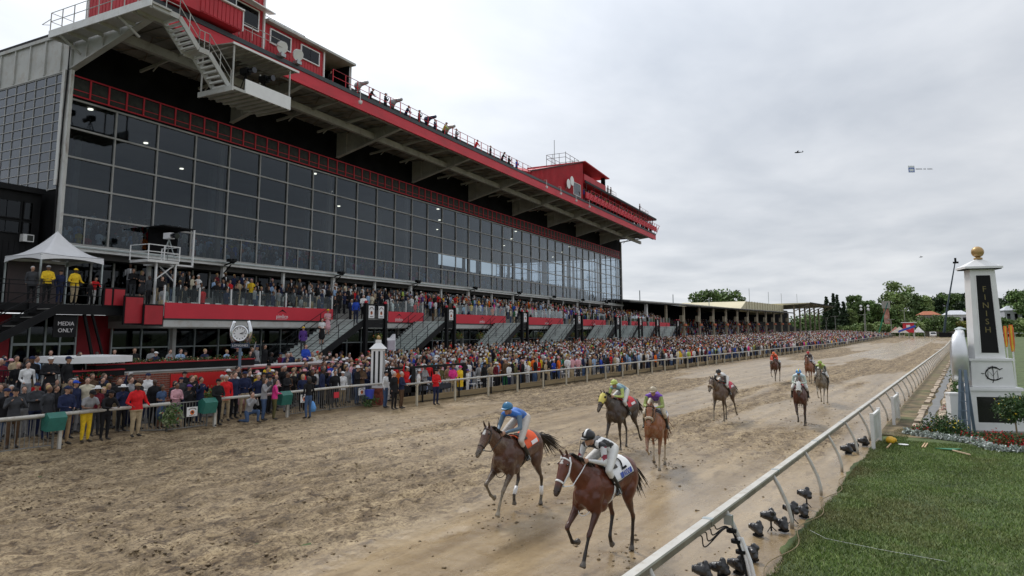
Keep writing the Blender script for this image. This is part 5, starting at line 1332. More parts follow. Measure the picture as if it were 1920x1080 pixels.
tpl('dress', pose(elL=(.0, .22, 1.14), wrL=(.17, .06, 1.10), elR=(.0, -.22, 1.14), wrR=(.17, -.06, 1.12)), fem=True, skirt=True, sleeve=False, wide=.9)
tpl('photo', pose(**up), coat=.08)
tpl('arms_front', pose(elL=(.06, .26, 1.16), wrL=(.27, .08, 1.10), elR=(.06, -.26, 1.16), wrR=(.27, -.08, 1.13)), coat=.06)
tpl('lean', pose(waist=(.04, 0, 1.11), chest=(.13, 0, 1.27), neck=(.19, 0, 1.40), head=(.27, 0, 1.55), shL=(.17, .19, 1.36), shR=(.17, -.19, 1.36), elL=(.30, .27, 1.12), wrL=(.50, .12, 1.10), elR=(.30, -.27, 1.12), wrR=(.50, -.10, 1.10)), coat=.05)
tpl('lean_shirt', pose(waist=(.04, 0, 1.11), chest=(.11, 0, 1.27), neck=(.16, 0, 1.41), head=(.25, 0, 1.55), face=(.9, 0, -.35), crown=(.35, 0, .9), shL=(.15, .19, 1.37), shR=(.15, -.19, 1.37), elL=(.22, .27, 1.13), wrL=(.44, .10, 1.10), elR=(.22, -.27, 1.13), wrR=(.44, -.08, 1.12)), sleeve=False, wide=1.08)
tpl('stout', pose(elL=(.0, .32, 1.14), wrL=(.30, .28, 1.02), elR=(.0, -.32, 1.14), wrR=(.30, -.25, 1.02)), wide=1.17, coat=.07)
tpl('armup', pose(elR=(.05, -.30, 1.62), wrR=(.10, -.26, 1.92)))
tpl('folded', pose(elL=(.06, .27, 1.18), wrL=(.22, -.05, 1.22), elR=(.06, -.27, 1.18), wrR=(.22, .08, 1.18)), coat=.1)
sitJ = dict(pelvis=(0, 0, .52), waist=(-.02, 0, .68), chest=(.0, 0, .88), neck=(.0, 0, 1.03), head=(.04, 0, 1.19), shL=(0, .19, .99), elL=(.0, .25, .72), wrL=(.24, .16, .64), shR=(0, -.19, .99), elR=(0, -.25, .72), wrR=(.24, -.14, .66),
            hiL=(.02, .1, .50), knL=(.43, .12, .50), anL=(.40, .12, .09), toL=(.56, .14, .04), hiR=(.02, -.1, .50), knR=(.43, -.12, .50), anR=(.40, -.12, .09), toR=(.56, -.14, .04))
tpl('sit', pose(**sitJ))
tpl('kneel', pose(pelvis=(-.05, 0, .42), waist=(.0, 0, .58), chest=(.06, 0, .77), neck=(.08, 0, .92), head=(.13, 0, 1.08), shL=(.07, .19, .88), elL=(.22, .24, .68), wrL=(.30, .10, .93), shR=(.07, -.19, .88), elR=(.22, -.24, .68), wrR=(.30, -.08, .95),
                  hiL=(-.03, .1, .40), knL=(.34, .16, .46), anL=(.30, .16, .09), toL=(.45, .18, .04), hiR=(-.03, -.1, .40), knR=(.10, -.16, .10), anR=(-.32, -.16, .10), toR=(-.44, -.16, .05)), sleeve=True)
tpl('folded_poncho', pose(), coat=.42, wide=1.28)

used_labels = set()
PEOPLE = []
def setmat(o, i, m):
    o.material_slots[i].link = 'OBJECT'; o.material_slots[i].material = m
def person(kind, loc, rot, top, legs, skin, head, place, sc=1.0, shoes=None, label=None, grp=None, hatc=None, word=None, detail=True):
    """head: e.g. 'dark hair', 'white cap', 'grey hair long'"""
    T = TPL[kind]; o = obj('person', T['body'], None, loc, rot); o.scale = (sc, sc, sc)
    setmat(o, 0, SK[skin]); setmat(o, 1, CL[top]); setmat(o, 2, CL[legs]); setmat(o, 3, shoes or M['shoe'])
    if detail: obj('eyes', T['eyes'], o)
    hk = None
    if head.endswith('cap'): hk = 'cap'
    elif head.endswith('wide hat'): hk = 'bigbrim'
    elif head.endswith('hat'): hk = 'brim'
    if hk:
        c_ = head.replace(' cap', '').replace(' wide hat', '').replace(' hat', ''); h_ = obj('hat', T[hk], o); setmat(h_, 0, CL[c_])
        hh = obj('hair', T['short'], o); setmat(hh, 0, HC['dark hair'] if skin > 1 else HC['brown hair']); hh.scale = (.985, .985, .99)
    elif head != 'bald head':
        st = 'long' if head.startswith('long') else 'short'; hh = obj('hair', T[st], o); setmat(hh, 0, HC[head.replace('long ', '')])
    tag(o, label, 'person', grp); 
    if label: used_labels.add(label)
    PEOPLE.append(o); return o

# ------------------------------------------------------------------ horses and jockeys
BODY = [  # x, z centre, half width, half height
    (-.86, 1.26, .10, .15), (-.78, 1.29, .20, .25), (-.62, 1.31, .265, .29), (-.42, 1.30, .275, .285), (-.18, 1.26, .265, .27), (.05, 1.22, .285, .30),
    (.26, 1.20, .285, .335), (.42, 1.21, .255, .37), (.56, 1.20, .22, .34), (.70, 1.17, .17, .25), (.79, 1.15, .10, .15)]
def body_at(x):
    a = np.array(BODY); return [float(np.interp(x, a[:, 0], a[:, i])) for i in (1, 2, 3)]
def horse(name, label, pos, yaw, coat, P, voxel=.02, points=(.02, .013, .010), mud=.0, blaze=None, noseband=None, cloth=None, blinkers=None, number=None, bridle='dark', hooves=(.10, .085, .07), socks=None, wraps=False, neck_up=0.0, reincol=None):
    root = thing(name, label, 'horse', pos, yaw)
    F = Fig()
    B = [(Vector((x, 0, z)), (w, h)) for x, z, w, h in BODY]
    F.chain([p for p, _ in B], [r for _, r in B], 0, n=18)
    # quarters, stifle, shoulder and chest muscles
    for s in (1, -1):
        F.blob((-.60, .13 * s, 1.24), (.23, .155, .30), 0); F.blob((-.46, .19 * s, 1.03), (.15, .085, .19), 0)
        F.blob((.50, .15 * s, 1.18), (.17, .105, .29), 0); F.blob((.62, .10 * s, 1.02), (.14, .10, .15), 0); F.blob((.40, .17 * s, .97), (.15, .09, .13), 0); F.blob((.73, .075 * s, 1.10), (.09, .075, .14), 0)
    F.blob((.36, 0, 1.50), (.24, .07, .10), 0)
    nu = neck_up
    poll = Vector((1.16, 0, 1.80 + nu)); muz = poll + Vector(P.get('headdir', (.42, 0, -.44)))
    neck = [Vector((.46, 0, 1.30)), Vector((.66, 0, 1.40 + nu * .2)), Vector((.86, 0, 1.53 + nu * .55)), Vector((1.03, 0, 1.67 + nu * .85)), Vector((1.15, 0, 1.77 + nu))]
    F.chain(neck, [(.175, .30), (.135, .245), (.10, .19), (.082, .145), (.078, .115)], 1, n=16)
    hd = (muz - poll).normalized(); up_ = Vector((0, 1, 0)).cross(hd); up_ = up_ if up_.z > 0 else -up_
    L = (muz - poll).length
    def hp(t, u=0, y=0): return poll + hd * L * t + up_ * u + Vector((0, y, 0))
    F.chain([hp(-.03), hp(.12), hp(.30, -.012), hp(.52, .005), hp(.72, .008), hp(.90, -.002), hp(1.0, -.01)], [(.072, .085), (.088, .112), (.088, .128), (.066, .094), (.054, .070), (.056, .062), (.044, .045)], 2, n=14)
    F.blob(hp(.26, -.065, .05), (.075, .032, .075), 2); F.blob(hp(.26, -.065, -.05), (.075, .032, .075), 2)
    F.chain([hp(.62, -.06), hp(.88, -.062)], [(.032, .022), (.030, .022)], 2)
    for s in (1, -1):
        F.blob(hp(.20, .055, .068 * s), (.045, .022, .030), 2)
        e0 = hp(-.03, .09, .048 * s); e1 = e0 + (up_ * .9 - hd * P.get('ear', .35)).normalized() * .15 + Vector((0, .018 * s, 0)); F.chain([e0, e0.lerp(e1, .45), e1], [(.030, .022), (.032, .016), (.008, .006)], 3, n=8)
    # legs
    def leg(base, segs, radii, s, kk):
        p = Vector(base); pts = [p.copy()]
        for ang, ln, lat in segs:
            a = math.radians(ang); p = p + Vector((math.sin(a) * ln, lat, -math.cos(a) * ln)); pts.append(p.copy())
        return pts
    feet = []
    for (s, key) in ((1, 'FL'), (-1, 'FR')):
        a = P[key]      # angles: upper arm, forearm, cannon, pastern, hoof
        pts = leg((.56, .155 * s, 1.12), [(a[0], .22, .01 * s), (a[1], .42, -.025 * s), (a[2], .28, -.012 * s), (a[3], .125, 0)], None, s, 4)
        F.chain([pts[0], pts[1]], [(.10, .15), (.075, .105)], 0)
        F.chain([pts[1], pts[1].lerp(pts[2], .3), pts[1].lerp(pts[2], .75), pts[2]], [(.066, .088), (.058, .072), (.040, .044), (.044, .048)], 4)
        F.chain([pts[2], pts[2].lerp(pts[3], .18), pts[2].lerp(pts[3], .8), pts[3]], [(.042, .047), (.029, .034), (.027, .034), (.035, .042)], 5)
        F.chain([pts[3], pts[4]], [(.033, .038), (.034, .038)], 5)
        hv = math.radians(a[4]); hp_ = pts[4] + Vector((math.sin(hv), 0, -math.cos(hv))) * .075; F.chain([pts[4] - (hp_ - pts[4]) * .1, pts[4] + (hp_ - pts[4]) * .25, hp_ + Vector((.012, 0, 0))], [(.036, .040), (.047, .052), (.060, .068)], 6, flat=True); feet.append((pts, hp_))
    for (s, key) in ((1, 'HL'), (-1, 'HR')):
        a = P[key]      # thigh, gaskin, cannon, pastern, hoof
        pts = leg((-.60, .14 * s, 1.22), [(a[0], .32, .045 * s), (a[1], .46, -.03 * s), (a[2], .37, -.02 * s), (a[3], .125, 0)], None, s, 4)
        F.chain([pts[0], pts[0].lerp(pts[1], .6), pts[1]], [(.13, .22), (.12, .20), (.088, .145)], 0)
        F.chain([pts[1], pts[1].lerp(pts[2], .4), pts[1].lerp(pts[2], .8), pts[2]], [(.078, .108), (.062, .084), (.036, .046), (.040, .056)], 4)
        F.chain([pts[2] + (pts[2] - pts[3]).normalized() * .035, pts[2], pts[2].lerp(pts[3], .25), pts[2].lerp(pts[3], .8), pts[3]], [(.028, .032), (.040, .054), (.031, .040), (.029, .037), (.037, .044)], 5)
        F.chain([pts[3], pts[4]], [(.034, .039), (.035, .039)], 5)
        hv = math.radians(a[4]); hp_ = pts[4] + Vector((math.sin(hv), 0, -math.cos(hv))) * .075; F.chain([pts[4] - (hp_ - pts[4]) * .1, pts[4] + (hp_ - pts[4]) * .25, hp_ + Vector((.012, 0, 0))], [(.036, .040), (.046, .050), (.058, .065)], 6, flat=True); feet.append((pts, hp_))
    me = remesh(F.mb, voxel, 5, 'body')
    n = len(me.vertices); V = np.empty(n * 3); me.vertices.foreach_get('co', V); V = V.reshape(-1, 3)
    idx = F.nearest(V); K = np.array(F.K)[idx]
    c = np.tile(np.array(coat), (n, 1)).astype(float)
    pt = np.array(points)
    z = V[:, 2]
    def blend(mask, colr): 
        nonlocal c
        m_ = np.clip(mask, 0, 1)[:, None]; c = c * (1 - m_) + np.array(colr) * m_
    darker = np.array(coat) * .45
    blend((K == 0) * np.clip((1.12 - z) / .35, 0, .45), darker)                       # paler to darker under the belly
    blend((K == 4) * .55, pt); blend((K == 5) * 1.0, pt); blend((K == 3) * .6, pt)
    if socks: blend((K == 5) * (z < socks[0]) * 1.0, socks[1])
    blend((K == 6) * 1.0, hooves)
    tt = (V - np.array(poll)) @ np.array(hd) / L; uu = (V - np.array(poll)) @ np.array(up_)
    hm = (K == 2)
    blend(hm * np.clip((tt - .72) / .15, 0, 1) * .9, pt * 1.5)
    if blaze: blend(hm * (np.abs(V[:, 1]) < .020 + .012 * np.clip(1 - np.abs(tt - .3) / .2, 0, 1)) * (uu > .04) * ((tt > blaze[0]) & (tt < blaze[1])), (.6, .58, .55))
    if mud is None: mud = 0
    Mu = mud + .22 * mud * 0 + np.clip((1.0 - z) / .6, 0, 1) * .22 + np.clip((V[:, 0] - .35) / .5, 0, 1) * .16 * (mud > .05)
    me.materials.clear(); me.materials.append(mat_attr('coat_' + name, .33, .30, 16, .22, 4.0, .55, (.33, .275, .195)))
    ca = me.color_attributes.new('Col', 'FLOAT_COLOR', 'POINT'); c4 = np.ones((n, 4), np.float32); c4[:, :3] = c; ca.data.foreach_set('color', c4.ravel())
    ma = me.attributes.new('Mud', 'FLOAT', 'POINT'); ma.data.foreach_set('value', Mu.astype(np.float32))
    body = obj('body', me, root)
    dark = mat('mane_' + name, tuple(points), .6, var=.3, scale=12) 
    for s in (1, -1):
        b = MB(); b.ball(hp(.205, .058, .088 * s), .019, 8, 6); b.build('eye', M['lens'], root, True)
        b = MB(); b.ball(hp(.93, .012, .048 * s), (.015, .008, .013), 6, 4); b.build('nostril', M['void'], root, True)
    # mane: locks blown back along the crest; tail: long locks streaming behind
    r = random.Random(hash(label) % 999 if False else len(label)); b = MB()
    crest = [p + Vector((0, 0, 0)) for p in neck[1:]]
    for k in range(70):
        t = r.random() * 3; i = min(int(t), 2); f = t - i; p = crest[i].lerp(crest[i + 1], f)
        dirn = (crest[i + 1] - crest[i]).normalized(); nrm = Vector((0, 1, 0)).cross(dirn); nrm = nrm if nrm.z > 0 else -nrm
        hgt = (.245, .19, .145, .115)[i] * (1 - f) + (.245, .19, .145, .115)[i + 1] * f
        p0 = p + nrm * (hgt - .02); y = r.uniform(-.02, .02); l = r.uniform(.07, .15); side_ = r.choice((-1, 1))
        b.tube([p0 + Vector((0, y, 0)), p0 + nrm * .035 + Vector((-.03, y + .02 * side_, 0)), p0 + nrm * .02 + Vector((-l, y + .05 * side_, -.02)), p0 + Vector((-l * 1.3, y + .07 * side_, -l * .6))], [.012, .013, .009, .003], 5)
    b.build('mane', dark, root, True)
    b = MB(); t0 = Vector((-.84, 0, 1.42)); tl = P.get('tail', (-.55, 0, -.25)); td = Vector(tl)
    for k in range(120):
        y = r.gauss(0, .02); l = r.uniform(.75, 1.1); w_ = r.gauss(0, .11); u_ = r.gauss(0, .10)
        b.tube([t0 + Vector((.06, y * .4, 0)), t0 + td * .3 * l + Vector((0, y, .07)), t0 + td * .7 * l + Vector((0, y + w_ * .5, .02 + u_ * .5)), t0 + td * 1.25 * l + Vector((0, y + w_, -.12 + u_))], [.014, .018, .012, .003], 5)
    b.build('tail', dark, root, True)
    # tack
    bm_ = {'white': M['clean_white'], 'dark': mat('dark_leather', (.025, .016, .012), .5)}[bridle]
    def ring(t, rw, rh, w=.017 if bridle == 'white' else .012, off=0.0, tilt=0.0):
        pts = []
        for k in range(17):
            a = k / 16 * 2 * math.pi; pts.append(hp(t + tilt * math.sin(a), math.sin(a) * rh + off, math.cos(a) * rw))
        bb = MB(); bb.tube(pts, [(w, .006)] * 17, 6, cap=False, side=hd); return bb
    br = ring(.68, .062, .082).build('bridle', bm_, root, True)
    ring(.07, .086, .108, .013).build('browband', bm_, br, True)
    for s in (1, -1):
        b = MB(); b.tube([hp(-.02, .05, .078 * s), hp(.12, .0, .098 * s), hp(.35, -.03, .098 * s), hp(.68, -.02, .068 * s)], .014 if bridle == 'white' else .009, 6)
        b.tube([hp(.12, .0, .098 * s), hp(.42, -.09, .075 * s), hp(.42, -.12, 0)], .008, 5); b.build('cheekpiece', bm_, br, True)
        b = MB(); b.ball(hp(.74, -.03, .066 * s), (.022, .008, .022), 8, 5); b.build('bit_ring', M['metal'], br, True)
        b = MB(); hnd = Vector(P.get('hands', (.70, .07, 1.66))); hnd.y *= s
        b.tube([hp(.76, -.03, .066 * s), hp(.55, -.22, .10 * s), Vector((.92, .125 * s, 1.58 + nu * .4)), hnd], .009, 5); b.build('rein', bm_ if not reincol else reincol, br, True)
    if noseband:   # thick fleece roll over the nose
        pts = []
        for k in range(17):
            a = k / 16 * 2 * math.pi; pts.append(hp(.62, math.sin(a) * .098, math.cos(a) * .082))
        b = MB(); b.tube(pts, [.032 + .006 * (k % 2) for k in range(17)], 8, cap=False); b.build('fleece_noseband', mat('fleece_' + name, noseband, .9, var=.2, scale=20, bump=.6), root, True)
    if blinkers:
        mk = mat('hood_' + name, blinkers, .6, var=.06)
        b = MB(); ring_ = []
        for t, rw, rh, o in ((-.02, .080, .098, .002), (.10, .098, .124, 0), (.28, .101, .140, -.010), (.44, .084, .118, 0), (.54, .074, .10, .004)):
            for k in range(18):
                a = k / 18 * 2 * math.pi; ring_.append(hp(t, math.sin(a) * rh + o, math.cos(a) * rw))
        fs_ = [(j * 18 + k, j * 18 + (k + 1) % 18, (j + 1) * 18 + (k + 1) % 18, (j + 1) * 18 + k) for j in range(4) for k in range(18)]
        b.add(ring_, fs_); hood = b.build('blinker_hood', mk, root, True)
        for s in (1, -1):
            b = MB(); b.ball(hp(.19, .045, .104 * s), (.040, .022, .036), 10, 6); b.build('blinker_cup', M['black'], hood, True)
    # girth, saddle, cloth draped over the back
    def surf(x, th, off):
        z_, w_, h_ = body_at(x); return Vector((x, math.sin(th) * (w_ + off), z_ + math.cos(th) * (h_ + off) + (.02 if abs(th) < .3 else .012)))
    def drape(x0, x1, t0_, t1_, off, m, nm, par, nx=12, nt_=20, taper=0.0):
        b = MB(); g = []
        for i in range(nx + 1):
            for j in range(nt_ + 1):
                th = t0_ + (t1_ - t0_) * j / nt_; x = x0 + (x1 - x0) * i / nx - taper * abs(th) ; g.append(surf(x, th, off + .004 * math.sin(i * 1.7 + j)))
        k_ = nt_ + 1
        b.add(g, [(i * k_ + j, i * k_ + j + 1, (i + 1) * k_ + j + 1, (i + 1) * k_ + j) for i in range(nx) for j in range(nt_)])
        o_ = b.build(nm, m, par, True); sl = o_.modifiers.new('thickness', 'SOLIDIFY'); sl.thickness = .008; sl.offset = 1; return o_
    if cloth:
        cm = mat('saddle_cloth_' + name, cloth, .7, var=.05)
        if number:
            edge = drape(-.44, .30, -1.42, 1.42, .034, M['black'], 'cloth_border', root, taper=.03)
            ct = drape(-.415, .275, -1.37, 1.37, .042, cm, 'saddle_cloth', root, taper=.03)
        else: ct = drape(-.40, .27, -1.3, 1.3, .036, cm, 'saddle_cloth', root, taper=.03)
        def wrap_text(s_, size, cx, ct_th, m, sx=1.0, offs=.058, side_=1):
            me_ = text_mesh(s_, size, m, .002, sx)
            for v_ in me_.vertices:
                u, w_, q = v_.co.x, v_.co.y, v_.co.z
                th = (ct_th - w_ / .33) * side_; x = cx - u * side_
                v_.co = surf(x, th, offs + abs(q)) + Vector((0, 0, 0))
            o_ = bpy.data.objects.new('lettering', me_); col.objects.link(o_); o_.parent = ct
        def wrap_patch(x0, x1, a0, a1, m, offs=.05):
            for sd2 in (1,):
                b = MB(); g = [surf(x0 + (x1 - x0) * i / 6, (a0 + (a1 - a0) * j / 6) * sd2, offs) for i in range(7) for j in range(7)]
                b.add(g, [(i * 7 + j, i * 7 + j + 1, (i + 1) * 7 + j + 1, (i + 1) * 7 + j) for i in range(6) for j in range(6)]); b.build('printed_patch', m, ct)
        if number:
            wrap_text(number, .40, -.20, .62, M['black'])
            bp_ = mat('blue_patch', (.03, .07, .35), .5); wrap_patch(-.40, -.02, 1.06, 1.33, bp_, .050); wrap_text('DW', .13, -.22, 1.20, M['logo'], offs=.060)
        else:
            wrap_patch(-.37, -.12, 1.0, 1.25, M['logo'], .048)
    b = MB(); z_, w_, h_ = body_at(.16)
    b.tube([surf(.16 - .02 * math.cos(k / 20 * 6.283), k / 20 * 6.283, .010) for k in range(21)], [(.035, .008)] * 21, 6, cap=False, side=(1, 0, 0)); b.build('girth', M['clean_white'] if number else bm_, root, True)
    sd3 = drape(-.06, .20, -.75, .75, .058, mat('saddle_leather', (.03, .018, .012), .4), 'saddle', root, 6, 10)
    b = MB(); b.tube([Vector((.52, .18 * math.cos(a), 1.16 + .34 * math.sin(a))) + Vector((.22 * max(0, -math.sin(a)), 0, 0)) for a in np.linspace(0, 2 * math.pi, 17)], .008, 5, cap=False); b.build('martingale', bm_, root, True)
    if wraps:
        for pts, hf_ in feet[2:]:
            b = MB(); p, q = pts[2].lerp(pts[3], .45), pts[2].lerp(pts[3], .95); b.tube([p, p.lerp(q, .5), q], [.040, .041, .044], 10); b.build('leg_wrap', M['clean_white'], root, True)
    return root, feet

def jockey(label, pos, yaw, silk, sleeve, cap, breech=(.62, .60, .56), voxel=.02, lift=0.0, look=-.1, boots=(.02, .018, .016), muddy=.1, cap2=None, stripe=None, sleeve_spots=None, hipz=1.93, fwd=0.0, skin=1):
    root_loc = Vector(pos)
    fx = fwd
    J = dict(pelvis=(-.12 + fx, 0, hipz), waist=(.04 + fx, 0, hipz + .075), chest=(.24 + fx, 0, hipz + .12), neck=(.40 + fx, 0, hipz + .13), head=(.53 + fx, 0, hipz + .21 + lift),
             shL=(.36 + fx, .185, hipz + .09), elL=(.44 + fx, .25, hipz - .17), wrL=(.68, .085, 1.70), shR=(.36 + fx, -.185, hipz + .09), elR=(.44 + fx, -.25, hipz - .17), wrR=(.68, -.085, 1.70),
             hiL=(-.12 + fx, .10, hipz - .02), knL=(.33, .27, 1.50), anL=(.04, .31, 1.14), toL=(.20, .34, 1.10), hiR=(-.12 + fx, -.10, hipz - .02), knR=(.33, -.27, 1.50), anR=(.04, -.31, 1.14), toR=(.20, -.34, 1.10),
             face=(.96, 0, look), crown=(-look, 0, .96))
    F = Fig(); v = {k: Vector(p) for k, p in J.items()}
    w = .95
    F.chain([v['pelvis'] + Vector((-.04, 0, -.04)), v['pelvis']], [(.155, .125), (.15, .12)], 2)
    F.chain([v['pelvis'].lerp(v['waist'], .5), v['waist'], v['chest'], v['chest'].lerp(v['neck'], .6)], [(.145, .11), (.135, .105), (.165, .115), (.13, .09)], 1)
    F.chain([v['shL'], v['neck'].lerp(v['shL'], .3), v['neck'].lerp(v['shR'], .3), v['shR']], [.06, .068, .068, .06], 1, side=(1, 0, 0))
    nd = (v['head'] - v['neck']).normalized(); F.chain([v['neck'], v['neck'] + nd * .09], [.052, .05], 0)
    hf = Vector(J['face']).normalized(); hu = Vector(J['crown']).normalized(); h = v['head']
    F.blob(h + hu * .02, (.088, .074, .10), 0); F.chain([h - hu * .005 + hf * .012, h - hu * .07 + hf * .042], [(.06, .066), (.04, .042)], 0)
    F.chain([h + hu * .02 + hf * .085, h - hu * .018 + hf * .112], [.012, .016], 0)
    for s_ in 'LR':
        a, e, r = v['sh' + s_], v['el' + s_], v['wr' + s_]
        F.chain([a, a.lerp(e, .5), e], [.060, .054, .048], 4); F.chain([e, e.lerp(r, .5), r - (r - e) * .08], [.046, .040, .030], 4)
        hp_, kn, an, to = v['hi' + s_], v['kn' + s_], v['an' + s_], v['to' + s_]
        F.chain([hp_, hp_.lerp(kn, .5), kn], [.098, .086, .062], 2)
        F.chain([kn, kn.lerp(an, .25)], [.058, .056], 2)
        F.chain([kn.lerp(an, .28), kn.lerp(an, .5), an], [.056, .055, .040], 3); F.chain([an + Vector((-.03, 0, -.03)), an.lerp(to, .5), to], [.036, .036, .026], 3)
    me, k = F.build(voxel, 'body')
    me.materials.clear()
    mats = [SK[skin], mat('silks', silk, .5, var=.07, scale=6, bump=.5, bscale=11, dirt=(.22, .17, .11), dscale=4, damt=muddy), mat('breeches', breech, .6, var=.06, scale=5, bump=.25, bscale=14, dirt=(.3, .24, .15), dscale=5, damt=muddy),
            mat('riding_boot', boots, .35), mat('silk_sleeve', sleeve, .5, var=.07, scale=6, bump=.5, bscale=11, dirt=(.22, .17, .11), dscale=4, damt=muddy)]
    for m in mats: me.materials.append(m)
    extra = {}
    if stripe or sleeve_spots:
        c = np.empty(len(me.polygons) * 3); me.polygons.foreach_get('center', c); c = c.reshape(-1, 3)
        if stripe:   # pale band across the shoulders and down the back
            me.materials.append(mat('silk_band', stripe, .5)); sel = (k == 1) & ((np.abs(c[:, 1] - .10) < .022 + 0 * c[:, 0]) | (np.abs(c[:, 1] + .10) < .022)); k = np.where(sel, 5, k)
        if sleeve_spots:
            if not stripe: me.materials.append(mats[4])
            me.materials.append(mat('sleeve_diamond', sleeve_spots, .5)); ph = (c[:, 2] * 5.5) % 1.0; sel = (k == 4) & (np.abs(ph - .5) + 2.2 * np.abs(np.abs(c[:, 1]) - .25) * 2 < .26); k = np.where(sel, 6, k)
    me.polygons.foreach_set('material_index', k.astype(np.int32)); me.update()
    o = obj('person', me, None, root_loc, yaw); tag(o, label, 'person')
    sd_ = hf.cross(hu)
    b = MB(); b.tube([h + hu * .012 - hf * .012, h + hu * .055 - hf * .010, h + hu * .10, h + hu * .140, h + hu * .158], [(.106, .118), (.112, .126), (.098, .110), (.058, .066), (.01, .01)], 18, side=sd_)
    helm = b.build('helmet', mat('helmet_cover', cap, .35, var=.05, dirt=(.2, .16, .1), damt=muddy), o, True); fixn(helm.data)
    b = MB(); b.poly([h + hu * .035 + hf * .10 + sd_ * .085, h + hu * .022 + hf * .155 + sd_ * .05, h + hu * .02 + hf * .168, h + hu * .022 + hf * .155 - sd_ * .05, h + hu * .035 + hf * .10 - sd_ * .085], .014, hu); b.build('peak', helm.data.materials[0], helm); fixn(helm.children[0].data)
    if cap2: b = MB(); b.tube([h + hu * (.165 * math.cos(a)) + hf * (.130 * math.sin(a)) for a in np.linspace(-1.1, 1.1, 11)], [(.020, .006)] * 11, 6, side=sd_); b.build('helmet_stripe', mat('helmet_stripe', cap2, .4), helm, True)
    b = MB(); b.tube([h + hf * .098 + hu * .022 + sd_ * .055, h + hf * .112 + hu * .022 + sd_ * .02, h + hf * .112 + hu * .022 - sd_ * .02, h + hf * .098 + hu * .022 - sd_ * .055], [(.020, .012)] * 4, 8, side=hu); b.build('goggles', M['lens'], o, True)
    for s_, sg in (('L', 1), ('R', -1)):
        r = v['wr' + s_]; e = v['el' + s_]; b = MB(); hand_mesh(b, r, (r - e).normalized() * .4 + Vector((.6, 0, -.3)), (0, -sg, -.5), 1.0, 1.0); b.build('hand', mats[0], o, True)
        an = v['an' + s_]; b = MB(); to = v['to' + s_]
        c_ = an.lerp(to, .45) + Vector((0, 0, -.03)); b.tube([c_ + Vector((0, .055, .02)), c_ + Vector((0, .045, -.015)), c_ + Vector((0, -.045, -.015)), c_ + Vector((0, -.055, .02)), c_ + Vector((0, 0, .12)), c_ + Vector((0, .055, .02))], .007, 5, cap=False); b.build('stirrup', M['metal'], o)
    b = MB(); b.tube([Vector((.70, -.09, 1.68)), Vector((.40, -.22, 1.95))], .006, 5); b.build('whip', M['black'], o)
    return o
# gallop phases; leg angles run from hanging straight down, forward positive
G1 = dict(FL=(-5, 33, 20, 24, 20), FR=(20, 54, -28, -75, -95), HL=(32, -32, 2, 10, 5), HR=(52, -18, 22, -18, -50), tail=(-.40, -.12, -.30), headdir=(.36, .03, -.47))
G2 = dict(FL=(0, 42, 26, 20, 25), FR=(28, 62, -35, -60, -70), HL=(14, -40, -4, 18, 0), HR=(58, 0, 38, 0, -25), tail=(-.62, .05, -.16), headdir=(.42, .0, -.42))
G3 = dict(FL=(-18, -8, -12, 10, 0), FR=(-5, 30, 12, 25, 10), HL=(30, -45, -30, -40, -50), HR=(40, -25, 8, 10, 5), tail=(-.5, -.1, -.2), headdir=(.40, .02, -.45))
G4 = dict(FL=(-15, 12, -8, 5, 0), FR=(10, 45, -60, -95, -110), HL=(38, -28, 5, 8, 5), HR=(50, -14, 30, -10, -40), tail=(-.30, .05, -.45), headdir=(.30, .0, -.50))
def plant(P, pos):
    """height at which the lowest hoof touches the ground"""
    lo = 9
    for k in ('FL', 'FR'):
        z = 1.12
        for a, l in zip(P[k], (.22, .42, .28, .125, .075)): z -= math.cos(math.radians(a)) * l
        lo = min(lo, z - .015)
    for k in ('HL', 'HR'):
        z = 1.22
        for a, l in zip(P[k], (.32, .46, .37, .125, .075)): z -= math.cos(math.radians(a)) * l
        lo = min(lo, z - .015)
    return Vector((pos[0], pos[1], gz(pos[0], pos[1]) - lo - .005))
D2R = math.radians
yw = lambda a: D2R(-90 + a)
bay = (.135, .036, .016); dkbay = (.060, .026, .015); chest = (.25, .085, .03); greyb = (.085, .060, .042)
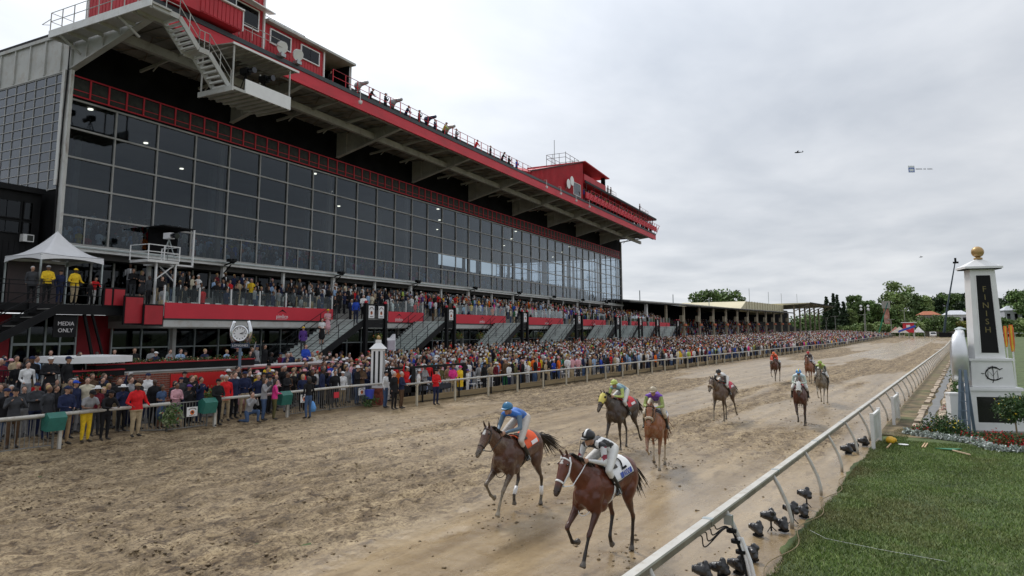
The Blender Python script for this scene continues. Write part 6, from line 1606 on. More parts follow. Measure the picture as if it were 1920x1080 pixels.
runners = [
 dict(n='race_horse', P=G1, x=-5.80, y=11.75, a=-5, coat=(.115, .028, .012), v=.018, lab='glossy bay horse with white bridle leading the race', mud=-.25, br='white', fwd=-.02, cloth=(.78, .78, .78), num='2', blaze=(.12, .24), nu=-.02,
      jl='person riding the leading bay horse in black and white silks', hz=1.80, silk=(.012, .012, .014), slv=(.62, .62, .62), cap=(.012, .012, .014), cap2=(.72, .72, .72), muddy=.05, stripe=(.7, .7, .7), spots=(.22, .01, .03)),
 dict(n='race_horse', P=G2, x=-8.70, y=13.30, a=4, coat=(.085, .034, .020), v=.018, lab='mud splashed dark bay horse with orange saddle cloth running second', mud=.14, cloth=(.80, .10, .02), blaze=(.1, .3), wr=True, nu=.0, fwd=-.12,
      jl='person in bright blue silks and blue helmet riding second horse', hz=1.92, silk=(.03, .16, .55), slv=(.10, .17, .25), cap=(.03, .17, .33), muddy=.35, brch=(.55, .50, .45)),
 dict(n='race_horse', P=G3, x=-10.05, y=21.9, a=-3, coat=(.055, .035, .026), v=.022, lab='dark brown horse wearing a yellow blinker hood', mud=.10, cloth=(.55, .03, .04), blk=(.70, .60, .14), nu=-.03,
      jl='person in yellow green silks riding the yellow hooded horse', hz=1.83, silk=(.20, .34, .40), slv=(.50, .60, .16), cap=(.45, .52, .12), muddy=.3),
 dict(n='race_horse', P=G4, x=-7.98, y=19.75, a=14, coat=chest, v=.022, lab='chestnut horse with a thick pale fleece noseband', mud=.14, nb=(.50, .42, .32), cloth=(.25, .30, .42), pts=(.16, .06, .03), socks=(.55, (.45, .36, .25)), nu=-.02,
      jl='person in purple silks with lime sleeves riding the chestnut horse', hz=1.88, silk=(.16, .045, .42), slv=(.34, .42, .12), cap=(.42, .35, .24), muddy=.55, brch=(.55, .48, .36)),
 dict(n='race_horse', P=G3, x=-9.35, y=31.2, a=-5, coat=(.11, .065, .042), v=.026, lab='muddy brown horse with pale noseband alone in midfield', mud=.16, nb=(.45, .36, .26), cloth=(.5, .04, .07), nu=-.04,
      jl='person in mud stained black silks with a white back riding midfield', hz=1.78, silk=(.62, .62, .60), slv=(.035, .035, .03), cap=(.015, .015, .015), muddy=.5),
 dict(n='race_horse', P=G4, x=-6.35, y=32.2, a=9, coat=(.085, .026, .015), v=.026, lab='dark bay horse wearing a white blinker hood', mud=0., blk=(.72, .72, .70), nb=(.7, .7, .68), cloth=(.6, .03, .03), nu=-.03,
      jl='person in pale blue silks with yellow and blue helmet', hz=1.88, silk=(.55, .68, .74), slv=(.50, .58, .50), cap=(.10, .28, .58), cap2=(.70, .62, .08), muddy=.2),
 dict(n='race_horse', P=G1, x=-7.0, y=41.6, a=3, coat=(.075, .055, .040), v=.03, lab='mud covered grey brown horse behind the white hooded one', mud=.30, cloth=(.3, .3, .3), nu=.0,
      jl='person in green silks with dark sleeves and olive helmet', hz=1.88, silk=(.42, .55, .16), slv=(.045, .05, .045), cap=(.30, .40, .06), muddy=.5),
 dict(n='race_horse', P=G1, x=-12.6, y=55.8, a=2, coat=(.10, .034, .018), v=.03, lab='bay horse with a red hood running widest near the crowd', mud=.06, blk=(.7, .08, .04), nb=(.6, .5, .45), cloth=(.2, .3, .35), nu=-.02,
      jl='person in bright orange silks and orange helmet', hz=1.78, silk=(.80, .11, .03), slv=(.75, .09, .03), cap=(.80, .15, .03), muddy=.15),
 dict(n='race_horse', P=G4, x=-10.2, y=56.2, a=0, coat=(.24, .085, .04), v=.03, lab='chestnut horse at the very back of the field', mud=.12, cloth=(.2, .2, .3), pts=(.15, .06, .03), nu=.04,
      jl='person in dark grey silks with a red helmet', hz=1.90, silk=(.09, .07, .07), slv=(.08, .065, .07), cap=(.45, .03, .03), muddy=.4)]
for i, r in enumerate(runners):
    pos = plant(r['P'], (r['x'], r['y']))
    r['x'] += .10
    pos = plant(r['P'], (r['x'], r['y'])); g0 = gz(pos.x, pos.y); pos.z = g0 + (pos.z - g0) * 1.06
    root, feet = horse(r['n'], r['lab'], pos, yw(r['a']), r['coat'], r['P'], voxel=r['v'], points=r.get('pts', (.018, .012, .009)), mud=r['mud'], blaze=r.get('blaze'), noseband=r.get('nb'), cloth=r.get('cloth'),
          blinkers=r.get('blk'), number=r.get('num'), bridle=r.get('br', 'dark'), socks=r.get('socks'), wraps=r.get('wr', False), neck_up=r.get('nu', 0))
    root.scale = (1.06,) * 3
    jk = jockey(r['jl'], pos, yw(r['a']), r['silk'], r['slv'], r['cap'], voxel=max(.02, r['v'] - .002), cap2=r.get('cap2'), muddy=r['muddy'], breech=r.get('brch', (.66, .65, .62)), stripe=r.get('stripe'), sleeve_spots=r.get('spots'), fwd=r.get('fwd', -.05), hipz=r['hz']); jk.scale = (1.06,) * 3
# ------------------------------------------------------------------ inner rail: long cream rail on bent goosenecks
irl = thing('inner_rail', 'long cream aluminium inner rail on bent gooseneck posts', 'railing')
RX = -3.72
def rz(y): return gz(-3, y)
y = 2.0
while y < 265:
    L = 4.7 if y < 80 else 12; b = MB(); z0, z1 = rz(y) + 1.06, rz(y + L) + 1.06
    b.bar((RX, y + .012, z0 + .03), (RX, y + L - .012, z1 + .03), .135, .035); sc_ = b.build('rail_section', M['rail'], irl)
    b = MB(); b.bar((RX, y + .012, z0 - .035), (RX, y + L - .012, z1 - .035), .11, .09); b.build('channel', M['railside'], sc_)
    if y < 60:
        b = MB(); b.bar((RX, y + L - .06, z1 + .03), (RX, y + L + .06, z1 + .03), .165, .045); b.build('joint', M['metal'], irl)
        b = MB(); b.bar((RX - .02, y + .1, z0 - .088), (RX - .02, y + L - .1, z1 - .088), .05, .012); b.build('underside_shade', M['black'], irl)  # black strip painting in the shade beneath the rail
    y += L
b = MB(); b.tube([(.36, 0, 0), (.36, 0, .18), (.30, 0, .45), (.14, 0, .82), (.03, 0, 1.02)], .040, 10); gp = b.mesh('gooseneck', M['rail'], True)
y = 5.4; k = 0
while y < 262: obj('gooseneck', gp, irl, (RX, y, rz(y) + .01)); y += 3.45 if y < 110 else 5; k += 1
# turf side rails behind the post and across the infield
tr = thing('turf_rail', 'white plastic turf course rail right of the finish post', 'railing')
b = MB(); b.tube([(.55, 60, rz(60) + 1.1), (.85, 45, 1.15), (1.7, 34.8, 1.15), (3.2, 26.8, 1.15), (5.5, 20, 1.15)], .07, 8); b.build('top_rail', M['clean_white'], tr, True)
for (x, yy) in ((.6, 56.), (.9, 44), (1.72, 35.2), (2.5, 30)): b = MB(); b.tube([(x + .25, yy, 0), (x + .22, yy, .6), (x, yy, 1.1)], .04, 7); b.build('post', M['clean_white'], tr)
fr_ = thing('far_turf_rail', 'thin white rail along the far side of the turf', 'railing')
b = MB(); b.tube([(6, 330, gz(0, 330) + 1.4), (140, 300, gz(0, 300) + 1.6)], .11, 5); b.build('top_rail', M['clean_white'], fr_)
for k in range(30): b = MB(); b.bar((6 + k * 4.5, 330 - k, gz(0, 330)), (6 + k * 4.5, 330 - k, gz(0, 330) + 1.4), .12); b.build('post', M['clean_white'], fr_)

# ------------------------------------------------------------------ finish post
fp = thing('finish_post', 'tall white tapering finish post with black panel, monogram box and gilt ball', 'finish post', (.58, 34.9, .06), math.radians(20))
b = MB(); b.box((-1.12, -.62, -.1), (1.12, .62, .02)); b.build('plinth', M['concrete'], fp)
W = M['clean_white']
b = MB(); b.box((-.93, -.45, .021), (.93, .45, 1.60)); b.build('lower_box', W, fp)
b = MB()
for q in (((-.93, -.475, .03), (-.68, -.452, 1.6)), ((.68, -.475, .03), (.93, -.452, 1.6)), ((-.679, -.475, .03), (.679, -.452, .34)), ((-.679, -.475, 1.36), (.679, -.452, 1.6))): b.box(*q)
b.build('lower_frame', W, fp)
b = MB(); b.box((-.675, -.46, .345), (.675, -.451, 1.355)); b.build('black_screen', mat('gloss_black_panel', (.008, .008, .009), .25), fp)
b = MB(); b.box((-1.02, -.54, 1.605), (1.02, .54, 1.70)); b.box((-1.0, -.52, 1.70), (1.0, .52, 1.74)); b.build('lower_cornice', W, fp)
b = MB(); b.add([(-.78, -.42, 1.745), (.78, -.42, 1.745), (.78, .42, 1.745), (-.78, .42, 1.745), (-.74, -.40, 2.80), (.74, -.40, 2.80), (.74, .40, 2.80), (-.74, .40, 2.80)], [(0, 3, 2, 1), (4, 5, 6, 7), (0, 1, 5, 4), (1, 2, 6, 5), (2, 3, 7, 6), (3, 0, 4, 7)]); mbx = b.build('monogram_box', W, fp)
b = MB(); b.box((-.82, -.47, 2.803), (.82, .47, 2.89)); b.build('upper_cornice', W, fp)
# shaft
def taper(b, w0, w1, d0, d1, z0, z1): b.add([(-w0, -d0, z0), (w0, -d0, z0), (w0, d0, z0), (-w0, d0, z0), (-w1, -d1, z1), (w1, -d1, z1), (w1, d1, z1), (-w1, d1, z1)], [(0, 3, 2, 1), (4, 5, 6, 7), (0, 1, 5, 4), (1, 2, 6, 5), (2, 3, 7, 6), (3, 0, 4, 7)])
b = MB(); taper(b, .56, .46, .34, .30, 2.893, 6.58); b.build('shaft', W, fp)
b = MB(); z0, z1 = 3.12, 6.30
def fy(z): t = (z - 2.893) / (6.58 - 2.893); return -(.34 * (1 - t) + .30 * t)
b.poly([(-.31, fy(z0) - .004, z0), (.31, fy(z0) - .004, z0), (.255, fy(z1) - .004, z1), (-.255, fy(z1) - .004, z1)], .012, (0, -1, 0)); pn = b.build('black_panel', M['black'], fp); fixn(pn.data)
b = MB()
for sx in (-1, 1): b.bar((sx * .335, fy(z0) - .012, z0), (sx * .28, fy(z1) - .012, z1), .045, .03)
b.build('panel_moulding', W, fp)
for k, ch in enumerate('FINISH'):
    z = 5.72 - k * .335; place_text(ch, .33, M['text_gold'], pn, (0, fy(z) - .022, z), (1, 0, 0), (0, 0, 1), 'letter')
b = MB(); taper(b, .70, .70, .50, .50, 6.585, 6.66); taper(b, .70, .14, .50, .12, 6.665, 6.98); b.build('roof', W, fp)
b = MB(); taper(b, .66, .66, .46, .46, 6.55, 6.58); b.build('painted_roof_shadow', M['black'], fp)  # black band standing in for the shadow under the roof
b = MB(); b.tube([(0, 0, 6.985), (0, 0, 7.06), (0, 0, 7.08), (0, 0, 7.12)], [.16, .16, .09, .09], 14); b.ball((0, 0, 7.31), .235, 18, 12); b.build('gilt_ball', M['gold'], fp, True)
# interlaced monogram
def arc_bar(pts, w, nm='monogram_stroke'):
    b = MB(); b.tube([Vector((p[0], -.432, p[1])) for p in pts], [(w, .008)] * len(pts), 6, side=(0, 0, 1)); b.build(nm, M['black'], mbx)
mc = 2.28
arc_bar([(.04 + .30 * math.cos(a), mc + .25 * math.sin(a)) for a in np.linspace(.7, 5.6, 22)], .022)
arc_bar([(-.30, mc), (-.42, mc + .02)], .014); arc_bar([(.27, mc + .18), (.36, mc + .22)], .016); arc_bar([(.26, mc - .17), (.34, mc - .16)], .016)
arc_bar([(-.18, mc - .17), (-.17, mc + .14), (.0, mc - .08), (.17, mc + .14), (.18, mc - .17)], .012)
arc_bar([(0.0, mc + .32), (.02, mc + .1), (.02, mc - .25), (-.03, mc - .36)], .015); arc_bar([(-.16, mc + .24), (.0, mc + .30), (.18, mc + .26)], .010); arc_bar([(-.24, mc - .20), (-.12, mc - .20)], .010); arc_bar([(.13, mc - .20), (.25, mc - .20)], .010)
# white box, bottle and blue grey A-frame left of the base
eb = thing('white_cabinet', 'small white cabinet on the left of the finish post base', 'cabinet', (-.60, 33.9, .05), math.radians(20)); b = MB(); b.box((-.28, -.2, 0), (.10, .3, 1.45)); b.build('body', W, eb); b = MB(); b.box((-.3, -.22, 1.452), (.12, .32, 1.52)); b.build('lid', W, eb)
af = thing('step_ladder', 'grey blue wooden A-frame ladder leaning beside the finish post', 'ladder', (-.28, 33.0, .05), math.radians(75))
for sy in (-.18, .18):
    for sx in (-.40, .20): b = MB(); b.bar((sx, sy, 0), (0, sy * .5, 2.5), .10, .06); b.build('leg', M['bluegrey'], af)
for k in range(6): t = (k + .6) / 7; b = MB(); b.bar((-.40 * (1 - t), -.18 * (1 - t * .5), 2.5 * t), (-.40 * (1 - t), .18 * (1 - t * .5), 2.5 * t), .09, .03); b.build('rung', M['bluegrey'], af)
bt = thing('water_bottle', 'small clear bottle with red cap on the finish post plinth', 'bottle', (-.10, 33.95, .12)); b = MB(); b.tube([(0, 0, 0), (0, 0, .14), (0, 0, .18)], [.035, .035, .015], 8); b.build('bottle', M['tentc'], bt); b = MB(); b.tube([(0, 0, .181), (0, 0, .205)], .018, 8); b.build('cap', M['red'], bt)
# silver clock seen edge on
ec = thing('infield_clock', 'large silver horseshoe clock case seen edge on behind the finish post ladder', 'clock', (-.38, 34.2, .03), math.radians(2))
b = MB(); b.tube([(0, 0, 0), (0, 0, 2.1)], .09, 10); b.build('pole', M['bluegrey'], ec)
b = MB(); b.tube([(-.20, 0, 3.05), (-.15, 0, 3.05), (.12, 0, 3.05), (.20, 0, 3.05)], [.74, .86, .86, .78], 36); b.build('case', M['silver'], ec, True)
b = MB(); b.tube([(-.215, 0, 3.05), (-.225, 0, 3.05)], .70, 32); b.build('dial', M['clean_white'], ec)
b = MB(); pts = [(.0 + .10 * max(0, math.cos(a)) ** 3, 1.0 * math.sin(a), 3.05 + 1.02 * math.cos(a)) for a in np.linspace(.25, 2 * math.pi - .25, 30)]
b.tube(pts, [(.30 - .16 * abs(math.cos(a)) ** 2 * (math.cos(a) > 0), .07) for a in np.linspace(.25, 2 * math.pi - .25, 30)], 10, side=(1, 0, 0)); b.build('silver_horseshoe', M['silver'], ec, True)
# flower bed
M['dusty'] = mat_attr('silver_foliage', .6)
def bed(name, lab, cat, loc, n, r3, cols, flower=None, ff=.1, size=.04, grp=None, h0=.0):
    t = thing(name, lab, cat, loc, 0, grp); leaf_obj('foliage', t, (0, 0, h0), n, len(lab) + int(loc[1] * 7), *r3, size, cols=cols, flower=flower, ff=ff, dome=True)
    b = MB(); b.tube([(0, 0, -.05), (0, 0, h0 + r3[2] * .5)], .02, 5); b.build('stem', M['wood'], t); return t
SG = ((.42, .46, .43), (.52, .56, .54), (.30, .35, .30))
edge = [(-2.25, 31.9), (-1.95, 31.6), (-1.62, 31.35), (-1.3, 31.15), (-.98, 31.0), (-.64, 30.85), (-.32, 30.7), (-.05, 30.45), (.10, 30.05), (.25, 29.6), (.42, 29.2), (.72, 29.1), (1.02, 29.15), (1.34, 29.2), (1.68, 29.3)]
t = thing('silver_edging', 'silvery white foliage edging plants around the finish post flower bed', 'edging plants')
for i in range(len(edge)):
    x, yy = edge[i]; V, F, C = leaf_cloud(230, 300 + i, .22, .20, .22, .055, cols=SG, dome=True); obj('plant', np_mesh('plant', V, F, M['leafcol'], False, {'Col': C}), t, (x, yy, .05))
GR = ((.035, .085, .018), (.06, .12, .03), (.02, .05, .012)); RD = ((.62, .01, .012), (.5, .01, .02))
bed('bush', 'rounded dark green bush with small yellow flowers left of the finish post', 'bush', (-1.05, 32.2, .05), 2600, (.85, .6, .80), GR, ((.75, .55, .03),), .025, .045)
bed('geraniums', 'red geraniums in front of the dark green bush at the left end of the bed', 'flowers', (-1.75, 31.9, .05), 800, (.50, .38, .36), GR, RD, .20)
bed('geraniums', 'low red geraniums directly below the finish post left corner', 'flowers', (-.15, 31.5, .05), 700, (.62, .5, .34), GR, RD, .22)
bed('geraniums', 'bright red geraniums below the middle of the black screen', 'flowers', (.62, 30.5, .05), 1300, (.75, .7, .48), GR, RD, .26)
bed('geraniums', 'red geraniums at the far right of the bed under the standard roses', 'flowers', (1.45, 30.2, .05), 1100, (.6, .7, .42), GR, RD, .26)
for (x, yy, lab) in ((1.18, 30.9, 'standard rose bush with yellow flowers in front of the black screen'), (1.72, 31.6, 'standard rose bush at the right picture edge beside the finish post')):
    t = thing('standard_rose', lab, 'rose bush', (x, yy, .05)); b = MB(); b.tube([(0, 0, 0), (.02, 0, .5), (0, 0, 1.0)], [.035, .028, .022], 7); b.build('stem', M['wood'], t); leaf_obj('crown', t, (0, 0, 1.25), 2600, int(x * 100), .62, .62, .46, .045, cols=GR, flower=((.75, .5, .02), (.7, .6, .1)), ff=.03)
for k, (x, yy) in enumerate(((-1.25, 41.5), (-1.12, 44.5), (-1.0, 47.5), (-.75, 42.0), (-.65, 45.5), (-.55, 49))):
    bed('flower_row', 'red flower clump in the bed behind the ladder, %s' % ('nearest on the left', 'second on the left', 'third on the left', 'nearest on the right', 'second on the right', 'farthest on the right')[k], 'flowers', (x, yy, .06), 420, (.22, 1.3, .26), ((.04, .09, .02), (.5, .4, .35)), RD + ((.6, .55, .5),), .40, grp='red flower rows behind the ladder')
b = MB(); b.box((-1.05, 40.8, .05), (-.85, 50, .12)); tag(b.build('dark_mulch_strip', mat('dark_mulch', (.015, .014, .014), .9, var=.4, scale=20, bump=.5)), kind='structure')
for k, (x, yy, s_) in enumerate(((-.15, 53, 1.7), (.15, 58, 1.5), (-.35, 49.5, 1.0))):
    bed('hedge', ('tall rounded green hedge behind the edge-on silver clock', 'second green hedge farther behind the silver clock', 'low green hedge right behind the flower rows')[k], 'hedge', (x, yy, .05), 3600, (s_ * .62, s_ * 1.5, s_ * 1.45), ((.05, .12, .02), (.10, .17, .04), (.03, .07, .015)), None, 0, .06)
# striped furlong poles
for k, (x, yy) in enumerate(((2.40, 56.5), (2.62, 71), (3.0, 92))):
    t = thing('striped_pole', ('nearest orange and yellow striped paddle on a white pole', 'middle orange and yellow striped paddle on a white pole', 'farthest orange and yellow striped paddle on a white pole')[k], 'marker pole', (x, yy, gz(0, yy)), group='striped paddles beside the turf rail')
    b = MB(); b.bar((0, 0, 0), (0, 0, 2.9), .09); b.build('pole', M['clean_white'], t)
    b = MB(); b.tube([(0, 0, 2.7), (0, 0, 3.2), (0, 0, 4.2), (0, 0, 4.45)], [(.10, .05), (.20, .06), (.20, .06), (.14, .05)], 12); b.build('paddle', M['orange'], t)
    b = MB(); b.tube([(0, -.062, 2.75), (0, -.07, 4.4)], [(.07, .02)] * 2, 8); b.build('stripe', M['yellow'], t)
# things on the grass
gt = mat('milky_gate_panel', (.50, .53, .52), .4, var=.1, dirt=(.35, .28, .2), damt=.5)
for k, (x, y0, lab) in enumerate(((-3.0, 27.3, 'short white slatted gate nearest the camera beside the rail'), (-2.95, 34.6, 'short white slatted gate farther up the rail'))):
    t = thing('rail_gate', lab, 'gate', (x, y0, .02), 0, 'short white gates beside the inner rail'); L = 2.2 if k == 0 else 2.6
    for j in range(4):
        b = MB(); b.box((-.025, .12 + j * (L - .15) / 4, .2), (.0, .12 + (j + 1) * (L - .15) / 4 - .05, 1.05)); b.build('slat', gt, t)
    for yy in (0, L): b = MB(); b.box((-.06, yy - .05, 0), (.05, yy + .06, 1.22)); b.build('post', M['white'], t)
    b = MB(); b.box((-.05, .06, 1.08), (.03, L - .05, 1.16)); b.build('top_bar', M['white'], t)
t = thing('yellow_bag', 'crumpled yellow bag lying behind the near white gate', 'bag', (-2.62, 28.9, .05)); b = MB(); b.ball((0, 0, .12), (.16, .22, .14), 9, 6); b.ball((.08, .2, .10), (.12, .14, .10), 8, 5); b.build('sack', mat('yellow_sack', (.75, .42, .02), .45, bump=.8, bscale=12), t, True)
t = thing('white_plate', 'flat white plate lying on grass beside the yellow bag', 'plate', (-2.2, 28.7, .07)); b = MB(); b.tube([(0, 0, 0), (0, 0, .015)], [.13, .17], 14); b.build('plate', M['clean_white'], t)
for k in range(3): t = thing('wooden_stake', ('pair of pale stakes lying on grass, left one', 'pair of pale stakes lying on grass, right one', 'short pale stake leaning beside the near white gate')[k], 'stake', ((-1.62, 28.9, .07), (-1.54, 28.9, .07), (-2.62, 28.0, .09))[k]); b = MB(); b.bar((0, -.5, 0), (.05, .45, .02), .035, .035); b.build('stake', mat('pale_wood', (.55, .38, .22), .7), t)
rk = thing('leaf_rake', 'green fan rake lying on grass in front of the flower bed', 'rake', (-.75, 28.2, .08), .3)
b = MB(); b.poly([(-.42, .25, .0), (.42, .32, .0), (.06, -.12, .02), (-.06, -.12, .02)], .02); b.build('fan', mat('green_rake_plastic', (.03, .20, .10), .5), rk); b = MB(); b.bar((0, -.12, .02), (.25, -1.0, .03), .035); b.build('handle', mat('rake_handle', (.6, .45, .3), .6), rk)
# remote cameras wrapped in black plastic at the foot of the rail
def remote_cam(loc, rz_, lab, tall=False, s=1.0):
    t = thing('remote_camera', lab, 'camera', loc, rz_, 'black wrapped remote cameras under the inner rail'); t.scale = (s, s, s)
    r = random.Random(int(loc[1] * 100)); zc = .36 if tall else .17
    F = Fig(); F.blob((0, 0, zc), (.13, .11, .14), 0); F.blob((.02, .03, zc + .12), (.07, .07, .08), 0); F.chain([(0, 0, zc), (-.15, .02, zc + .01)], [.12, .10], 0); F.blob((.09, -.05, zc - .06), (.08, .07, .07), 0)
    for j in range(5): a = r.uniform(0, 6.28); F.blob((.10 * math.cos(a), .08 * math.sin(a), zc + r.uniform(-.08, .12)), r.uniform(.04, .065), 0)
    me = remesh(F.mb, .018, 2, 'plastic_wrap'); me.materials.clear(); me.materials.append(M['bag']); obj('plastic_wrap', me, t)
    b = MB(); b.tube([(-.20, .02, zc + .01), (-.25, .02, zc + .01)], [.062, .066], 12); b.build('lens', M['lens'], t)
    b = MB()
    if tall: b.tube([(0, 0, 0), (0, 0, zc)], .022, 6); b.tube([(-.1, -.1, .0), (0, 0, .12)], .012, 5); b.tube([(.12, 0, .0), (0, 0, .12)], .012, 5)
    else: b.box((-.10, -.08, 0), (.10, .08, .05))
    b.build('stand', M['black'], t); return t
RC = [(-3.92, 11.75, 0, 'small black camera nearest the lower picture edge'), (-3.72, 12.05, 0, 'wrapped camera beside the cabled rail post, left of the pair'), (-3.52, 12.35, 0, 'wrapped camera beside the cabled rail post, right of the pair'), (-3.50, 13.15, 0, 'tall bagged camera just right of the cabled post'),
      (-3.80, 14.75, 0, 'round bagged camera farthest left in the middle cluster'), (-3.66, 15.25, 1, 'bagged camera on a thin stand in the middle cluster'), (-3.44, 15.35, 0, 'small bagged camera low beside the second post'), (-3.40, 16.1, 1, 'bagged camera behind the second gooseneck post'), (-3.30, 16.7, 0, 'bagged camera right of the second gooseneck post'), (-3.42, 17.7, 1, 'tall bagged camera at the back of the middle cluster'),
      (-3.62, 25.9, 0, 'bagged camera at the left of the far pair by the gate'), (-3.5, 26.6, 0, 'bagged camera in the middle of the far group by the gate'), (-3.35, 28.0, 0, 'bagged camera closest to the white gate')]
for x, yy, tl, lab in RC: remote_cam((x, yy, .03), rnd.uniform(-2.2, -1.2) + 1.57, lab, bool(tl), .82 if yy < 20 else .95)
# cable run on the near post
cr = thing('cable_bundle', 'black cables and pale conduit strapped to the rail post nearest the camera', 'cables', (RX, 12.3, .0))
for j in range(2): b = MB(); b.tube([(.42 + j * .06, -.05, .0), (.36 + j * .06, -.06, .3), (.24 + j * .05, -.06, .65)], .032, 8); b.build('conduit', M['clean_white'], cr)
b = MB(); b.box((.02, -.12, .84), (.16, -.04, 1.0)); b.build('junction_box', M['metal'], cr)
def smooth_path(P_, n=8):
    P_ = [Vector(p) for p in P_]; o_ = []
    for i in range(len(P_) - 1):
        p0, p1, p2, p3 = P_[max(i - 1, 0)], P_[i], P_[i + 1], P_[min(i + 2, len(P_) - 1)]
        for t in np.linspace(0, 1, n, endpoint=False): o_.append(.5 * ((2 * p1) + (p2 - p0) * t + (2 * p0 - 5 * p1 + 4 * p2 - p3) * t * t + (3 * p1 - p0 - 3 * p2 + p3) * t ** 3))
    return o_ + [P_[-1]]
for j in range(4):
    b = MB(); o_ = .014 * j; b.tube(smooth_path([(.36, -.08 - o_, .05), (.28 - o_, -.08, .5), (.08, -.10 - o_, .80), (-.06 - .03 * j, -.25 - .12 * j, .78 - .07 * j), (.0, -.62 - .22 * j, .93), (.0, -1.2 - .3 * j, .95)]), .011, 5); b.build('cable', M['black'], cr)
for j in range(3): b = MB(); b.tube([(.27 - .07 * j, -.07, .40 + .16 * j), (.27 - .07 * j, -.07, .45 + .16 * j)], .085, 10); b.build('strap', M['black'], cr)
gc = thing('ground_cable', 'thin dark cable snaking along the grass edge under the rail', 'cable'); b = MB(); b.tube([(-3.1 + .12 * math.sin(yy * 2.3), yy, .07) for yy in np.arange(9.5, 22, .25)], .010, 5); b.build('cable', M['wood'], gc)
wc = thing('string_line', 'thin white string lying across the near lawn', 'cord'); b = MB(); b.tube([(-3.0, 15.6, .07), (-2.6, 15.1, .08), (-1.6, 14.9, .08), (-.6, 14.75, .09)], .003, 4); b.build('cord', M['clean_white'], wc)

# ------------------------------------------------------------------ old grandstand beyond the clubhouse
og = thing('old_grandstand', 'long low open grandstand with a thin roof on cream columns beyond the clubhouse', 'grandstand')
z_ = lambda y: rise(y)
b = MB(); b.add([(-49.4, 113, 9.15), (-49.4, 252, 9.95), (-70, 252, 12.2), (-70, 113, 11.2), (-49.4, 113, 9.5), (-49.4, 252, 10.3), (-70, 252, 12.6), (-70, 113, 11.6)], [(0, 1, 2, 3), (7, 6, 5, 4), (0, 4, 5, 1), (1, 5, 6, 2), (2, 6, 7, 3), (3, 7, 4, 0)])
b.build('roof', mat('old_roof_felt', (.045, .045, .045), .8), og); fixn(og.children[0].data)
b = MB(); b.bar((-49.3, 113, 9.45), (-49.3, 252, 10.25), .15, .16); b.build('roof_edge', M['concrete'], og)
b = MB(); b.box((-66.5, 120, .5), (-66, 252, 11)); b.build('rear_wall', M['void'], og)
for k in range(9): b = MB(); b.box((-66, 121, .6 + k * .55), (-52.5 - k * 1.4, 251, .6 + (k + 1) * .55)); b.build('step', M['inner'], og)
M['oldcol'] = mat('old_column_paint', (.36, .31, .22), .6)
for k in range(13):
    yy = 122.6 + k * 10.3; b = MB(); b.bar((-50.3, yy, .8), (-50.3, yy, 9.2 + k * .06), .42 if k else .5); cl_ = b.build('column', M['white'] if k == 0 else M['oldcol'], og)
    if k > 1:
        b = MB(); b.box((-50.9, yy - 1.0, 5.9 + k * .1), (-50.2, yy - .25, 7.2 + k * .1)); b.build('speaker_box', M['oldcol'], cl_)
        b = MB(); b.tube([(-50.0, yy, 5.0 + k * .1), (-50.0, yy, 5.45 + k * .1)], [.5, .3], 8); b.build('orange_sign', mat('orange_marker', (.5, .13, .05), .6), cl_)
for k, yy in enumerate((118, 131, 150, 176)): b = MB(); b.bar((-55, yy, 10), (-55, yy, 12.3), .14); b.build('vent_pipe', M['metal'], og)
cg = thing('cream_grandstand', 'cream sided older grandstand with a flaring canopy in the distance', 'grandstand')
b = MB(); b.add([(-50, 262, 3), (-50, 200, 3), (-72, 200, 3), (-72, 262, 3), (-52, 262, 13.2), (-52, 202, 12.9), (-70, 190, 8), (-72, 262, 13.2)], [(0, 1, 5, 4), (1, 2, 6, 5), (2, 3, 7, 6), (3, 0, 4, 7), (4, 5, 6, 7)]); 
b = MB(); b.add([(-53, 204, 9.5), (-53, 252, 9.8), (-72, 252, 9.8), (-72, 204, 9.5), (-53, 204, 12.6), (-53, 252, 12.9), (-72, 252, 12.9), (-72, 204, 12.6), (-53, 196, 9.5), (-72, 196, 9.5)], [(0, 1, 5, 4), (1, 2, 6, 5), (3, 2, 6, 7), (4, 5, 6, 7), (0, 4, 8), (3, 7, 9), (8, 4, 7, 9)]); b.build('side_wall', M['cream'], cg)
for k in range(16): b = MB(); b.bar((-52.9, 204 + k * 3.2, 9.6), (-52.9, 204 + k * 3.2, 12.8), .12); b.build('panel_joint', mat('cream_joint', (.50, .45, .30), .7) if k == 0 else bpy.data.materials['cream_joint'], cg)
b = MB(); b.add([(-53, 252, 12.9), (-44, 252, 13.4), (-44, 305, 13.6), (-66, 305, 12.9), (-66, 252, 12.9), (-53, 252, 13.3), (-44, 252, 13.6), (-44, 305, 13.8), (-66, 305, 13.4), (-66, 252, 13.4)], [(4, 3, 2, 1, 0), (5, 6, 7, 8, 9), (0, 1, 6, 5), (1, 2, 7, 6), (2, 3, 8, 7), (0, 5, 9, 4)]); b.build('canopy', M['cream'], cg)
b = MB(); b.bar((-43.9, 251, 13.5), (-43.9, 306, 13.7), .2, .35); b.build('canopy_edge', M['black'], cg)
for k in range(6): b = MB(); b.bar((-50, 255 + k * 9.5, 1.5), (-50, 255 + k * 9.5, 13.0), .5); b.bar((-50, 255 + k * 9.5, 10.8), (-44.5, 255 + k * 9.5, 13.3), .25); b.build('column', M['oldcol'], cg)
b = MB(); b.box((-66, 252, 2), (-65.5, 320, 12.8)); b.build('rear_wall', M['void'], cg)
for k in range(8): b = MB(); b.box((-65.4, 253, 1 + k * .8), (-52 - k * 1.5, 306, 1 + (k + 1) * .8)); b.build('step', M['inner'], cg)
b = MB(); b.box((-56, 286, 13.9), (-52, 292, 14.8)); b.build('roof_hut', M['black'], cg)
